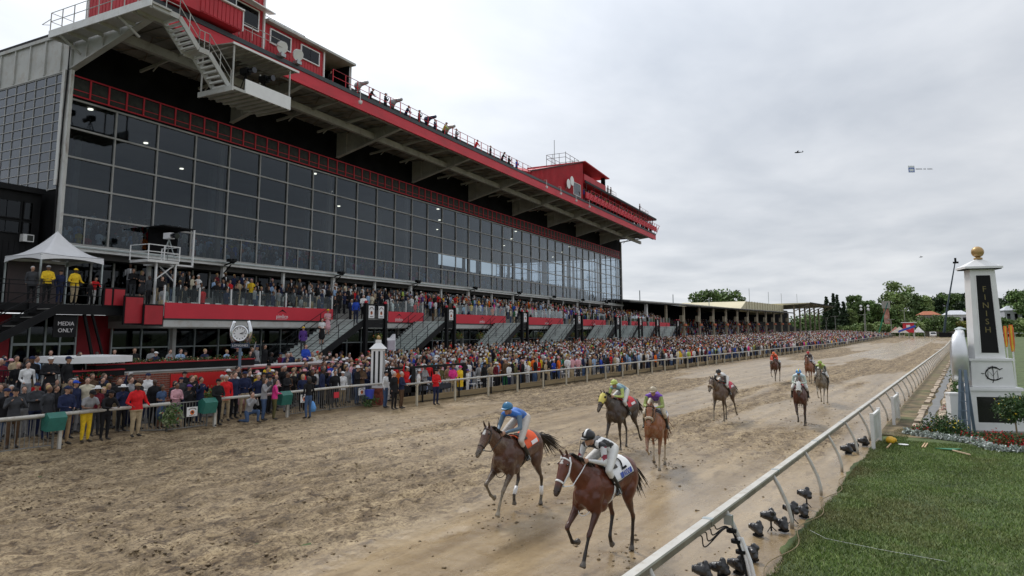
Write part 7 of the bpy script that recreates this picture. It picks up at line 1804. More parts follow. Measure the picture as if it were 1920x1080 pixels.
for k, (yy, h) in enumerate(((212, 15.5), (236, 15.6), (255, 16), (282, 17))): b = MB(); b.bar((-54, yy, 12), (-54, yy, h + 1.2), .12); b.build('mast', M['metal'], cg)

# ------------------------------------------------------------------ distance: trees, houses, crane, van
def tree(name, label, x, y, h, w, seed, cols, trunk=.25, n=2600, kind='round', size=.55, base=.22, grp=None):
    t = thing(name, label, 'tree', (x, y, gz(-3, min(y, 400)) - .1), 0, grp); r = np.random.RandomState(seed); rr_ = random.Random(seed)
    b = MB(); th = h * (.92 if kind == 'conifer' else .72); b.tube([(0, 0, 0), (.02 * h * rr_.uniform(-1, 1), 0, th * .5), (.03 * h * rr_.uniform(-1, 1), 0, th)], [trunk, trunk * .7, trunk * .2], 7)
    cl_ = []
    if kind == 'conifer':
        for k in range(22):
            f = (k + .5) / 22; R_ = w * .5 * (1 - f) ** .85 * (1 + .25 * rr_.uniform(-1, 1)); z = h * (.10 + .9 * f)
            for j in range(5): a = rr_.uniform(0, 6.28); cl_.append((R_ * .6 * math.cos(a), R_ * .6 * math.sin(a), z - R_ * .1, max(.35, R_ * .55), .30 * max(.5, R_ * .5)))
    else:
        nb = 34
        for k in range(nb):
            a = rr_.uniform(0, 6.28); f = rr_.random(); rad = w * .5 * math.sqrt(rr_.random()) * (1.0 - .55 * abs(f - .45) * 1.6)
            z = h * (base + (1 - base) * f) - h * .06; c = (rad * math.cos(a), rad * math.sin(a), z); s = w * rr_.uniform(.14, .25); cl_.append((*c, s, s * .75))
            b.tube([(0, 0, th * rr_.uniform(.35, .8)), (c[0] * .5, c[1] * .5, z * .8), (c[0], c[1], z)], [trunk * .35, trunk * .2, trunk * .06], 5)
    b.build('trunk', M['bark'], t)
    cl_ = np.array(cl_); i = r.randint(0, len(cl_), n); d = r.randn(n, 3); d /= np.linalg.norm(d, axis=1)[:, None]; q = r.rand(n, 1) ** .45
    P = cl_[i, :3] + d * q * np.stack([cl_[i, 3], cl_[i, 3], cl_[i, 4]], 1)
    P[:, 2] = np.maximum(P[:, 2], h * .05)
    a = r.randn(n, 3); a /= np.linalg.norm(a, axis=1)[:, None]; b2 = np.cross(a, r.randn(n, 3)); b2 /= np.linalg.norm(b2, axis=1)[:, None]
    s = size * (.5 + .9 * r.rand(n, 1)); V = np.stack([P - a * s, P - b2 * s * .6, P + a * s, P + b2 * s * .6], 1).reshape(-1, 3)
    tone = (.62 + .75 * r.rand(len(cl_)))[i][:, None] * (.75 + .5 * r.rand(n, 1)); C = np.array(cols)[r.randint(0, len(cols), n)] * tone
    obj('crown', np_mesh('crown', V, np.arange(n * 4).reshape(-1, 4), M['leafcol'], False, {'Col': np.repeat(C, 4, 0)}), t); return t
M['bark'] = mat('bark', (.07, .055, .04), .9, var=.3)
GD = ((.022, .045, .016), (.030, .055, .020)); GM = ((.11, .175, .050), (.14, .215, .06), (.085, .145, .042)); GL = ((.19, .26, .085), (.23, .30, .105), (.15, .21, .07)); GO = ((.22, .17, .04), (.16, .19, .04))
def at_px(px, Y, z=0):
    """world x of a photo column at distance Y"""
    a = (px - 960) / 1292.0; d = _r2 * a + _f; return d.x / d.y * Y
names_ = 'first second third fourth fifth sixth seventh eighth ninth tenth eleventh twelfth thirteenth fourteenth fifteenth sixteenth seventeenth eighteenth nineteenth twentieth'.split()
cid = 0
for k, (px, Y, h) in enumerate(((1543, 330, 17.5), (1556, 345, 19.5), (1563, 338, 18.5), (1574, 325, 15), (1550, 320, 14.5))):
    tree('conifer', 'dark pointed conifer beside the far stand, %s from the left' % names_[k], at_px(px, Y), Y, h, 6.5, 500 + k, GD, .3, 2400, 'conifer', .5, grp='dark conifers beside the far stand')
TR = [(1600, 345, 19, 10, GM), (1588, 330, 12, 8, GL), (1617, 350, 15.5, 11, GM), (1634, 340, 14, 9, GM), (1606, 400, 23, 9, GL), (1650, 350, 12.5, 10, GM), (1668, 360, 20, 15, GL), (1678, 400, 27, 17, GL), (1700, 372, 19.5, 16, GM), (1722, 380, 18.5, 13, GL), (1742, 400, 19, 12, GD), (1764, 405, 20.5, 12, GM), (1784, 400, 19.5, 13, GM), (1806, 395, 20, 13, GD), (1824, 385, 18.5, 12, GM), (1880, 390, 19, 14, GD), (1900, 370, 20.5, 13, GM), (1922, 355, 19, 13, GM), (1862, 400, 17, 12, GM), (1945, 360, 21, 14, GD)]
for k, (px, Y, h, w, g) in enumerate(TR):
    tree('leafy_tree', '%s leafy tree on the far bend, %s from the left' % ({id(GM): 'mid green', id(GL): 'pale yellow green', id(GD): 'dark green'}[id(g)], names_[k]), at_px(px, Y), Y, h, w, 600 + k, g, .35, 5200, size=.62, base=.02, grp='leafy trees behind the far bend')
SH = [(1575, 300, 4.5, 8, GL), (1597, 305, 5, 7, GM), (1612, 300, 5.5, 8, GL), (1640, 310, 5.5, 8, GL), (1662, 310, 5, 7, GM), (1706, 318, 6, 8, GL), (1724, 330, 8.2, 10, GM), (1750, 325, 8.2, 11, GM), (1774, 330, 8, 9, GM), (1798, 325, 6, 8, GO), (1815, 330, 6.5, 8, GM), (1832, 320, 6.5, 8, GM), (1880, 335, 6.5, 9, GM), (1898, 335, 7, 9, GL), (1915, 330, 6.5, 9, GL), (1868, 335, 7.5, 9, GM), (1932, 330, 6, 9, GM)]
for k, (px, Y, h, w, g) in enumerate(SH):
    tree('leafy_bush', '%s bush along the far fence, %s from the left' % ({id(GM): 'mid green', id(GL): 'light green', id(GO): 'orange tinged'}[id(g)], names_[k]), at_px(px, Y), Y, h, w, 700 + k, g, .15, 2600, size=.42, base=.05, grp='bushes along the far fence')
for k, px in enumerate((1322, 1345, 1366, 1384)): tree('leafy_tree', 'mid green tree top showing over the old stand roof, %s from the left' % names_[k], at_px(px, 260) - 3, 260, (18.2, 19, 18.8, 18)[k], 11, 800 + k, GM, .35, 1800, grp='trees behind the old stand roof')
wv = []
for k in range(46):
    Yk = 415 + 25 * (k % 3); xk = at_px(1490 + k * 11.5, Yk); V, F, C = leaf_cloud(1500, 900 + k, 8.5, 6, 9.5 + 4.0 * ((k * 7) % 5) / 5, .8, cols=(GM, GL, GL)[k % 3], dome=True); V = V + np.array([xk, Yk, gz(-3, 400)]); wv.append((V, C))
VV = np.concatenate([v for v, _ in wv]); CC = np.concatenate([c for _, c in wv])
tag(obj('far_wood', np_mesh('far_wood', VV, np.arange(len(VV)).reshape(-1, 4), M['leafcol'], False, {'Col': CC})), 'continuous far off wood behind the bend of the track', 'wood', kind='stuff')
def house(label, px, Y, w, h, rc, wc_, zb=0):
    t = thing('house', label, 'house', (at_px(px, Y), Y, gz(-3, Y) + zb), .3); b = MB(); b.box((-w / 2, -3, 0), (w / 2, 3, h)); b.build('wall', mat('house_wall', wc_, .8), t)
    b = MB(); b.add([(-w / 2 - .4, -3.4, h + .01), (w / 2 + .4, -3.4, h + .01), (w / 2 + .4, 3.4, h + .01), (-w / 2 - .4, 3.4, h + .01), (-w / 2 + 2, 0, h + w * .22), (w / 2 - 2, 0, h + w * .22)], [(0, 1, 5, 4), (1, 2, 5), (2, 3, 4, 5), (3, 0, 4), (3, 2, 1, 0)]); b.build('roof', mat('house_roof', rc, .8), t)
    for k in range(3): b = MB(); b.box((-w / 2 + .8 + k * w / 3.3, -3.06, h * .45), (-w / 2 + 2.0 + k * w / 3.3, -3.01, h * .85)); b.build('window', M['glass_dark'], t)
house('house with an orange tiled roof among the far trees', 1730, 352, 7.5, 8.0, (.42, .14, .07), (.25, .22, .2), 1.0)
house('white roofed house among the far trees right of the crane', 1781, 356, 8.5, 8.0, (.62, .64, .68), (.55, .55, .56), 1.0)
house('pale grey house half hidden by trees right of the finish post', 1889, 360, 9, 9.0, (.5, .52, .56), (.45, .46, .5), 1.5)
bl_ = thing('boom_lift', 'tall dark telescopic boom lift raised above the far trees', 'crane', (at_px(1765, 300), 300, gz(-3, 300))); b = MB(); b.tube([(-1.5, 0, 1.5), (.0, 0, 10), (3.8, 0, 27.5)], [.42, .32, .18], 8); b.build('boom', mat('crane_blue', (.03, .05, .07), .5), bl_); b = MB(); b.box((3.1, -.6, 27.2), (4.9, .6, 27.8)); b.box((3.6, -.3, 27.81), (4.3, .3, 29.2)); b.build('basket', M['black'], bl_); b = MB(); b.box((-3, -1.2, .3), (1, 1.2, 2)); b.build('base', M['black'], bl_)
gb_ = thing('green_boom', 'small green and white boom arm above the far crowd', 'crane', (at_px(1636, 270), 270, gz(-3, 270))); b = MB(); b.bar((-.3, 0, 1), (1.8, 0, 8), .45); b.build('lower_arm', mat('boom_green', (.02, .22, .10), .5), gb_); b = MB(); b.bar((1.8, 0, 8), (3.4, 0, 12.6), .3); b.build('upper_arm', M['green_pad'], gb_)
tw = thing('brick_chimney', 'red and white stained tower beside the pale green tree', 'tower', (at_px(1653, 320), 320, gz(-3, 320))); b = MB(); b.bar((0, 0, 0), (0, 0, 11.5), 1.9); b.build('shaft', mat('stained_brick_shaft', (.36, .16, .12), .8, var=.5, scale=.6, dirt=(.6, .55, .5), dscale=.8, damt=.9), tw); b = MB(); b.box((-1.4, -1.4, 11.6), (1.4, 1.4, 14.5)); b.build('head', M['concrete'], tw)
ky = thing('red_booth', 'small red booth with a white roof near the end of the crowd', 'booth', (at_px(1692, 285), 285, gz(-3, 285))); b = MB(); b.box((-1.7, -1.4, 2.2), (1.7, 1.4, 5.6)); b.build('cabin', M['red'], ky); b = MB(); b.box((-2.2, -1.8, 5.61), (2.6, 1.8, 5.85)); b.build('roof', M['clean_white'], ky); b = MB(); b.box((-.6, -1.46, 3.4), (.6, -1.41, 4.9)); b.build('window', M['clean_white'], ky)
for (x) in (-1.4, 1.4): b = MB(); b.bar((x, 0, 0), (x, 0, 2.2), .2); b.build('leg', M['white'], ky)
for k, (px, Y, w, cc, lab) in enumerate(((1675, 280, 5.5, (.45, .40, .33), 'beige peaked tent at the end of the crowd'), (1710, 290, 3.5, (.6, .6, .6), 'small white tent right of the red booth'), (1668, 292, 4, (.35, .14, .10), 'rust coloured tent roof left of the red booth'))):
    t = thing('tent', lab, 'tent', (at_px(px, Y), Y, gz(-3, Y))); b = MB(); b.add([(-w / 2, -2, 2.2), (w / 2, -2, 2.2), (w / 2, 2, 2.2), (-w / 2, 2, 2.2), (0, 0, 4.3)], [(0, 1, 4), (1, 2, 4), (2, 3, 4), (3, 0, 4), (3, 2, 1, 0)]); b.build('canopy', mat('tent_cloth', cc, .7), t)
    for (x, yy) in ((-1, -1), (1, -1), (1, 1), (-1, 1)): b = MB(); b.bar((x * w / 2, yy * 2, 0), (x * w / 2, yy * 2, 2.2), .12); b.build('leg', M['metal'], t)
bt_ = thing('blue_awning', 'slanted bright blue awning at the end of the outer rail', 'awning', (at_px(1688, 268), 268, gz(-3, 268))); b = MB(); b.poly([(-2.6, 0, 2.4), (2.6, 0, 4.2), (2.6, 0, 4.9), (-2.4, 0, 3.1)], 1.5, (0, 1, 0)); b.build('awning', mat('awning_blue', (.04, .09, .50), .6), bt_); fixn(bt_.children[0].data); b = MB(); b.bar((-2.2, .6, 0), (-2.2, .6, 2.5), .15); b.build('pole', M['white'], bt_); b = MB(); b.bar((2.2, .6, 0), (2.2, .6, 4.1), .15); b.build('pole', M['white'], bt_)
wf_ = thing('grey_fence', 'weathered grey board fence across the far end of the track', 'fence', (0, 322, gz(-3, 322)))
for k in range(60):
    x = at_px(1721, 322) + k * .55
    if x > at_px(1777, 322): break
    b = MB(); b.box((x, -.05, 0), (x + .5, .05, 2.3 + .06 * (k % 3))); b.build('board', mat('grey_boards', (.17, .155, .14), .9) if k == 0 else bpy.data.materials['grey_boards'], wf_)
van = thing('parked_van', 'white van parked at the far end of the track', 'van', (at_px(1736, 312), 312, gz(-3, 312)), .1)
b = MB(); pts = [(-1.0, -2.4, .45), (-1.0, -2.5, 1.1), (-.95, -1.7, 1.25), (-.85, -1.2, 2.0), (-.85, 2.3, 2.1), (-1.0, 2.5, .45)]
pr = [(-2.4, .45), (-2.5, 1.1), (-1.75, 1.25), (-1.2, 2.05), (2.3, 2.15), (2.5, 1.2), (2.5, .45)]; b.poly([(-1.0, a, c) for a, c in pr], 2.0, (1, 0, 0)); b.build('body', M['clean_white'], van); fixn(van.children[0].data)
b = MB(); b.poly([(-.88, -1.80, 1.28), (.88, -1.80, 1.28), (.80, -1.27, 1.98), (-.80, -1.27, 1.98)], .04, (0, -1, .6)); b.build('windscreen', M['lens'], van)
for x in (-1, 1):
    for yy in (-1.6, 1.6): b = MB(); b.tube([(x * .86, yy, .36), (x * 1.02, yy, .36)], .36, 14); b.build('wheel', M['black'], van)
    b = MB(); b.box((x * .75 - .15, -2.54, .75), (x * .75 + .15, -2.46, .95)); b.build('headlight', M['metal'], van)
kk_ = thing('green_kiosk', 'dark green kiosk with a pale conical roof at the far bend', 'kiosk', (at_px(1787, 316), 316, gz(-3, 316))); b = MB(); b.tube([(0, 0, 0), (0, 0, 3)], 1.5, 8); b.build('body', mat('kiosk_green', (.03, .08, .06), .6), kk_); b = MB(); b.tube([(0, 0, 3.01), (0, 0, 3.2), (0, 0, 4.0)], [2.1, 2.0, .4], 8); b.build('roof', mat('kiosk_roof', (.4, .45, .45), .6), kk_)
for k, (px, Y, h) in enumerate(((1540, 290, 8), (1557, 285, 8.5), (1611, 285, 9), (1660, 280, 7), (1686, 330, 11))):
    t = thing('utility_pole', 'thin pale utility pole before the far trees, %s from the left' % names_[k], 'pole', (at_px(px, Y), Y, gz(-3, Y)), group='utility poles before the far trees'); b = MB(); b.tube([(0, 0, 0), (0, 0, h)], [.16, .10], 6); b.build('pole', M['concrete'], t)
    b = MB(); b.bar((-1.6, 0, h - .3), (1.2, 0, h - .1), .12); b.build('arm', M['concrete'], t)
fl_ = thing('floodlight_cluster', 'cluster of four white floodlights in front of the far trees', 'floodlights', (at_px(1613, 290), 290, gz(-3, 290)))
b = MB(); b.bar((0, 0, 0), (0, 0, 11.8), .2); b.build('mast', M['concrete'], fl_)
for (x, z) in ((-1.2, 10.8), (1.2, 10.8), (-1.2, 12.0), (1.2, 12.0)): b = MB(); b.ball((x, 0, z), (.48, .3, .48), 8, 6); b.build('lamp', M['clean_white'], fl_)
# light aircraft and the banner it tows
pl_ = thing('light_aircraft', 'tiny dark light aircraft towing a banner across the sky', 'aircraft', (-113, 640, 232), math.radians(200)); pl_.scale = (.8, .8, .8)
b = MB(); b.tube([(4, 0, 0), (3, 0, .1), (0, 0, .1), (-5, 0, .3)], [.3, .7, .7, .15], 8); b.build('fuselage', M['black'], pl_); b = MB(); b.box((.2, -5.5, .7), (1.8, 5.5, .85)); b.build('wing', M['black'], pl_); b = MB(); b.box((-5, -1.8, .3), (-4.2, 1.8, .38)); b.box((-5, -.05, .3), (-4.2, .05, 1.8)); b.build('tailplane', M['black'], pl_)
def sky_at(px, py, D):
    d = _r2 * ((px - 960) / 1292.0) + _u2 * ((458 - py) / 1292.0) + _f; return Vector((0, 0, CAM_H)) + d * D
pl_.location = sky_at(1497, 286, 620)
bp2 = sky_at(1709, 318, 560)
bn_ = thing('sky_banner', 'white and blue advertising banner trailing dark letters in the sky', 'banner', bp2, _yaw)
b = MB(); b.box((-2.6, -.05, -2.4), (2.6, .05, 3.2)); pnl = b.build('panel', mat('banner_cloth', (.80, .83, .88), .7), bn_)
b = MB()
for q in (((-2.4, -.09, .7), (2.4, -.055, 1.6)), ((-2.4, -.09, -2.1), (-1.7, -.055, .69)), ((1.7, -.09, -2.1), (2.4, -.055, .69)), ((-1.69, -.09, -2.1), (1.69, -.055, -1.5))): b.box(*q)
b.build('blue_emblem', mat('banner_blue', (.15, .22, .55), .6), pnl)
ltr = mat('banner_letter', (.10, .10, .11), .7)
for k in range(13):
    if k in (5, 8): continue
    b = MB(); x = 3.6 + k * 1.05; b.box((x, -.05, .0), (x + .8, .05, .25)); b.box((x, -.05, .26), (x + .25, .05, .95)); b.box((x + .26, -.05, .7), (x + .8, .05, .95)); b.build('letter', ltr, bn_)
b = MB(); b.tube([(2.6, 0, .3), (18, 0, .2)], .03, 4); b.build('tow_line', M['black'], bn_)
# bird
bd_ = thing('bird', 'tiny bird flying left of the finish post ball', 'bird', sky_at(1727, 482, 60)); b = MB(); b.tube([(-.16, 0, 0), (0, 0, 0), (.14, 0, .02)], [.01, .035, .02], 6); b.build('body', M['black'], bd_); b = MB(); b.add([(-.05, 0, 0), (.05, 0, 0), (.0, .30, .10)], [(0, 1, 2)]); b.build('wing', M['black'], bd_); b = MB(); b.add([(-.05, 0, 0), (.05, 0, 0), (.0, -.30, .10)], [(0, 1, 2)]); b.build('wing', M['black'], bd_)
# ------------------------------------------------------------------ people
def gy(px, py, z=.5):
    """ground point seen at a photo pixel, on level z"""
    d = _r2 * ((px - 960) / 1292.0) + _u2 * ((458 - py) / 1292.0) + _f; t = (z - CAM_H) / d.z; return (d.x * t, d.y * t)
MAN = [  # px, foot py, kind, turn, top, legs, skin, head, scale, label
 (20, 846, 'photo', -10, 'charcoal', 'brown', 1, 'black cap', 1.03, 'person with a shouldered video camera and rust brown trousers at the left edge'),
 (118, 838, 'arms_front', 10, 'navy', 'tan', 1, 'navy cap', 1.05, 'person in navy jacket and tan trousers beside the first green cushion'),
 (134, 822, 'stand_coat', 20, 'navy', 'grey', 1, 'royal blue cap', 1.02, 'person in navy jacket and royal blue cap standing behind the green cushion'),
 (158, 833, 'lean_shirt', 5, 'grey', 'yellow', 2, 'black cap', 1.0, 'person in grey T-shirt and yellow rain trousers bent over the rail'),
 (176, 824, 'stand', 0, 'maroon', 'charcoal', 2, 'white hat', .95, 'person in maroon vest and white bucket hat behind the yellow trousers'),
 (194, 829, 'lean', 5, 'black', 'black', 2, 'black cap', .98, 'person all in black with black cap leaning on rail left of the red jacket'),
 (219, 812, 'stout', -30, 'black', 'khaki', 1, 'brown hair', 1.02, 'broad person in black blazer and khaki trousers turned sideways'),
 (252, 822, 'stout', 0, 'bright red', 'khaki', 3, 'tan cap', 1.03, 'large person in bright red jacket, khaki trousers and tan cap holding the rail'),
 (284, 808, 'stand_coat', 10, 'black', 'black', 3, 'bald head', 1.0, 'bald person in black sweater with a lanyard right of the bright red jacket'),
 (299, 809, 'dress', 15, 'denim blue', 'denim blue', 2, 'long dark hair', .9, 'girl in blue dress photographing with a phone at the barrier'),
 (327, 806, 'arms_front', 5, 'pale pink', 'grey', 2, 'dark hair', .92, 'boy in pale lilac blazer holding a phone over the barrier'),
 (350, 806, 'photo', 10, 'black', 'black', 2, 'purple cap', .9, 'person in black coat and purple beanie behind the emblem sign'),
 (372, 799, 'photo', 15, 'navy', 'navy', 1, 'dark hair', 1.0, 'person in navy suit photographing beside the second green cushion'),
 (405, 801, 'arms_front', 5, 'black', 'black', 1, 'black cap', 1.0, 'person in black suit reading a paper right of the second cushion'),
 (420, 795, 'stand_coat', -15, 'bright red', 'khaki', 1, 'grey hair', 1.03, 'grey haired person in red blazer and khaki trousers among dark suits'),
 (436, 791, 'stand_coat', 10, 'navy', 'black', 0, 'brown hair', 1.07, 'tall person in navy suit with lanyard right of the red blazer'),
 (452, 783, 'dress', 5, 'cream', 'pale pink', 0, 'long brown hair', .98, 'person in cream and pink dress right of the tall navy suit'),
 (464, 780, 'folded', 5, 'black', 'black', 0, 'dark hair', 1.0, 'person in black suit with folded arms behind the kneeling photographer'),
 (466, 796, 'kneel', 10, 'grey', 'denim blue', 0, 'brown hair', 1.0, 'kneeling photographer in grey sleeves and blue jeans on the dirt edge'),
 (479, 776, 'stand_f', 0, 'brown', 'black', 0, 'pale pink hat', .95, 'person in pink hat behind the kneeling photographer'),
 (493, 791, 'photo', 40, 'grey', 'denim blue', 0, 'long brown hair', .97, 'person in grey jacket and jeans photographing left of the hot pink jacket'),
 (513, 790, 'arms_front', 60, 'hot pink', 'olive', 0, 'long dark hair', .93, 'person in hot pink jacket, olive trousers and dark boots standing on the dirt'),
 (577, 786, 'stand_f', 175, 'black', 'denim blue', 1, 'long dark hair', .98, 'person in black coat and jeans with back turned in front of the barrier'),
 (722, 766, 'stand', 20, 'white', 'denim blue', 1, 'black cap', .98, 'person in white and black shirt and jeans, leftmost of three beside the striped pillar'),
 (738, 768, 'stand_coat', 5, 'black', 'black', 0, 'grey hair', 1.0, 'grey haired photographer in black vest, middle of three beside the striped pillar'),
 (752, 766, 'arms_front', 20, 'navy', 'brown', 0, 'grey hair', .98, 'person in navy jacket and brown trousers, rightmost of three by striped pillar'),
 (817, 759, 'arms_front', -10, 'bright red', 'navy', 0, 'black cap', 1.0, 'photographer in bright red jacket and navy trousers standing before the outer rail'),
 (862, 745, 'folded_poncho', 0, 'yellow', 'denim blue', 0, 'hot pink cap', .95, 'person in yellow rain poncho and pink cap behind the outer rail'),
 (876, 742, 'stand_f', 5, 'white', 'white', 0, 'purple hat', .80, 'small person in white with a purple and gold hat beside the yellow poncho'),
 (851, 741, 'stand_f', 5, 'denim blue', 'grey', 0, 'bright red hat', .95, 'person in denim shirt and red hat left of the yellow poncho'),
 (908, 737, 'stand', 0, 'black', 'black', 1, 'black wide hat', .96, 'person in black with a wide black hat behind the outer rail'),
 (930, 735, 'stand_f', 0, 'maroon', 'black', 1, 'white hat', .97, 'person in maroon top and white hat behind the outer rail'),
 (948, 731, 'stand_coat', 170, 'brown', 'green', 1, 'bald head', 1.03, 'bald person in brown jacket with back to the rail'),
]
for px, py, kind, turn, top, legs, sk, head, sc, lab in MAN:
    z = .5
    if px < 700 and px not in (466, 513, 577): z = .52
    x, yy = gy(px, py, z)
    if x > -23.2 and px > 840: x, yy = -23.9, yy * 23.9 / abs(x)
    person(kind, (x, yy, (gz(x, yy) + .01)), D2R(turn), top, legs, sk, head, '', sc, label=lab, grp='guests and photographers along the near rail' if px < 800 else None)
nman = len(PEOPLE)
# props in hands
t = thing('blue_bag', 'light blue plastic bag carried in front of the barrier', 'bag', (*gy(586, 765, .9), .75)); b = MB(); b.tube([(0, 0, 0), (0, 0, .15), (0, 0, .36), (0, 0, .44)], [(.12, .10), (.16, .13), (.08, .07), (.02, .02)], 10); b.build('bag', mat('blue_carrier', (.12, .35, .75), .4, bump=.6), t, True)
t = thing('video_camera', 'black shoulder video camera with white hand grip at the left edge', 'camera', (*gy(22, 742, 1.9), 1.9), D2R(-5)); b = MB(); b.box((-.25, -.08, -.08), (.15, .08, .10)); b.build('body', M['black'], t); b = MB(); b.tube([(.15, 0, 0), (.42, 0, 0)], [.06, .08], 12); b.build('lens', M['lens'], t); b = MB(); b.box((-.05, -.03, .12), (.10, .03, .16)); b.build('handle', M['black'], t)
for (px, py, z, lab) in ((303, 735, 1.95, 'small silver phone held by the girl in blue'), (341, 745, 1.75, 'blue phone held by the boy in lilac')):
    p = gy(px, py, z - .1); t = thing('phone', lab, 'phone', (p[0] + .1, p[1], z - .1)); b = MB(); b.box((0, -.04, -.08), (.012, .04, .08)); b.build('phone', CL['light blue'] if 'blue phone' in lab else M['metal'], t)

cand = []; rc = random.Random(11)
def dz(n, a_, b_): pass
SUIT = [('black', 44), ('navy', 22), ('charcoal', 14), ('white', 10), ('grey', 8), ('light blue', 4), ('maroon', 3), ('khaki', 3), ('bright red', 2), ('brown', 2), ('cream', 2), ('royal blue', 2), ('pale pink', 1), ('hot pink', 1), ('yellow', 1)]
MIXC = [('black', 30), ('navy', 13), ('white', 22), ('grey', 8), ('charcoal', 5), ('bright red', 8), ('royal blue', 6), ('light blue', 7), ('khaki', 4), ('tan', 2), ('brown', 2), ('maroon', 3), ('yellow', 3), ('hot pink', 3), ('pale pink', 2), ('orange', 4), ('green', 3), ('olive', 2), ('purple', 3), ('teal', 2), ('lime', 1), ('denim blue', 3), ('cream', 4)]
LEGC = [('black', 6), ('navy', 3), ('denim blue', 6), ('khaki', 5), ('charcoal', 3), ('grey', 2), ('brown', 1), ('white', 1)]
HEADS = [('dark hair', 6), ('brown hair', 7), ('long brown hair', 3), ('long blond hair', 3), ('long dark hair', 2), ('blond hair', 2), ('grey hair', 4), ('bald head', 1), ('white cap', 7), ('black cap', 3), ('navy cap', 2), ('bright red cap', 2), ('white hat', 5), ('tan hat', 2), ('orange cap', 1), ('pale pink hat', 1), ('black hat', 1), ('khaki cap', 1)]
LEGS_ = [('black', 8), ('navy', 4), ('charcoal', 4), ('khaki', 3), ('grey', 2), ('denim blue', 2)]
HEADSUIT = [('dark hair', 9), ('brown hair', 9), ('long brown hair', 2), ('long blond hair', 2), ('long dark hair', 2), ('blond hair', 2), ('grey hair', 5), ('bald head', 2), ('black cap', 2), ('navy cap', 2), ('white cap', 1), ('white hat', 1), ('pale pink hat', 1)]
def pick(L):
    t = rc.random() * sum(w for _, w in L)
    for k, w in L:
        t -= w
        if t <= 0: return k
    return L[-1][0]
inside = lambda p, m=25: (-m < p[0] < 1920 + m and -m < p[1] < 1080 + m)
taken = [(o.location.x, o.location.y, o.location.z) for o in PEOPLE]
def addc(x, y, z, rot, pal, zone, kinds=None, place=''):
    pj = project((x, y, z + 1.3))
    if pj[2] < 2 or not inside(pj): return
    for (a, b_, c) in taken[:nman]:
        if abs(a - x) < .38 and abs(b_ - y) < .38 and abs(c - z) < 1: return
    cand.append(dict(x=x, y=y, z=z, rot=rot, top=pick(pal), legs=pick(LEGC if pal is MIXC else LEGS_), skin=rc.choices((0, 1, 2, 3), (6, 5, 2, 2))[0], head=pick(HEADS if pal is MIXC else HEADSUIT), zone=zone, kinds=kinds, place=place, d=pj[2], px=pj[0], sc=rc.uniform(.90, 1.05)))
j = rc.uniform
# apron behind the outer rail
y = 26.5
while y < 292:
    sp = .56 + y * .0022; x = -23.95
    lim = -47.5 if y > 128 else (P0.x + 5.6 - .1152 * (y - 17.6))
    while x > lim - (.0 if y < 128 else 0):
        pl = (SM.inverted() @ Vector((x, y, 0)))
        instair = any(sa - 8.2 < pl.y < sb + .2 for sa, sb, _ in ST) and pl.x < 8.9
        if rc.random() < (.96 if not (x < -30 and y < 36) else .6) - .75 * (math.sin(x * 1.3 + y * .8) + math.sin(y * 1.7 - x * .9 + 1) > 1.25) and not instair and pl.x > 3.2:
            addc(x + j(-.2, .2), y + j(-.22, .22), gz(x, y) + .03, j(-.5, .7) + (3.0 if rc.random() < .04 else 0), MIXC, 'apron')
        x -= sp * (1.15 if y < 60 else 1.3)
    y += sp
# stepped balcony
for (a_, b_, z) in TZ:
    n_ = (a_ + b_) / 2; s = 3.4
    while s < 115.5:
        if rc.random() < (.90 if n_ < 4 else .45) and not (n_ < 1 and rc.random() < .3):
            p = SW(n_ + j(-.25, .25), s + j(-.15, .15), z); addc(p.x, p.y, z, A_ + j(-.4, .6), SUIT if s < 30 else MIXC, 'balcony')
        s += .54 if s > 20 else .62
# guests behind the near barrier and rail
for (x0, x1, y0, y1, z, den, zone) in ((-25.1, -28.4, 9.6, 14.5, .6, .8, 'near rail'), (-25.2, -27.4, 14.5, 19.6, .6, .62, 'clock side'), (-24.9, -27.9, 19.6, 25.2, .62, .9, 'barrier'), (-30.4, -34.5, 13.6, 26.5, 1.62, .26, 'patio'), (-26.0, -34.5, 25.6, 30, 0, .55, 'stair foot'), (-27.5, -35, 8.0, 12.6, 1.45, .75, 'ramp')):
    x = x0
    while x > x1:
        y = y0
        while y < y1:
            if rc.random() < den:
                zz_ = z if z else gz(x, y); zz_ = gz(x, y) + .03 if z < 1 else z
                xx, yy = x + j(-.2, .2), y + j(-.2, .2); pl = SM.inverted() @ Vector((xx, yy, 0))
                if not (any(sa - 7.6 < pl.y < sb for sa, sb, _ in ST) and pl.x < 8.8): addc(xx, yy, zz_, j(-.4, .6), SUIT, zone)
            y += .62
        x -= .72 if z < 1 else .95
cand.sort(key=lambda c: c['d'])
ZN = {'apron': ['on the apron behind the outer rail', 'in the apron crowd'], 'balcony': ['on the red fronted balcony'], 'near rail': ['behind the near rail', 'by the first green cushion'], 'clock side': ['below the brick wall near the clock'], 'barrier': ['behind the long steel barrier'],
      'patio': ['on the brick patio'], 'stair foot': ['at the foot of the stairs'], 'ramp': ['on the ramp at far left']}
MARKS = [(0, 'left edge'), (110, 'first cushion'), (200, 'bar counter'), (300, 'banner start'), (387, 'second cushion'), (452, 'clock pole'), (540, 'third cushion'), (620, 'banner end'), (705, 'striped pillar'), (770, 'wrapped screen'), (838, 'second stair post'), (900, 'blue silked rider'), (978, 'third stair post'), (1083, 'fourth stair post'), (1160, 'yellow hooded horse'), (1240, 'old stand corner')]
NIND = 300 - nman - 26
kinds_m = {'stand': 3, 'stand_coat': 5, 'photo': 3, 'arms_front': 3, 'folded': 2, 'armup': .35}; kinds_f = {'stand_f': 4, 'dress': 2}
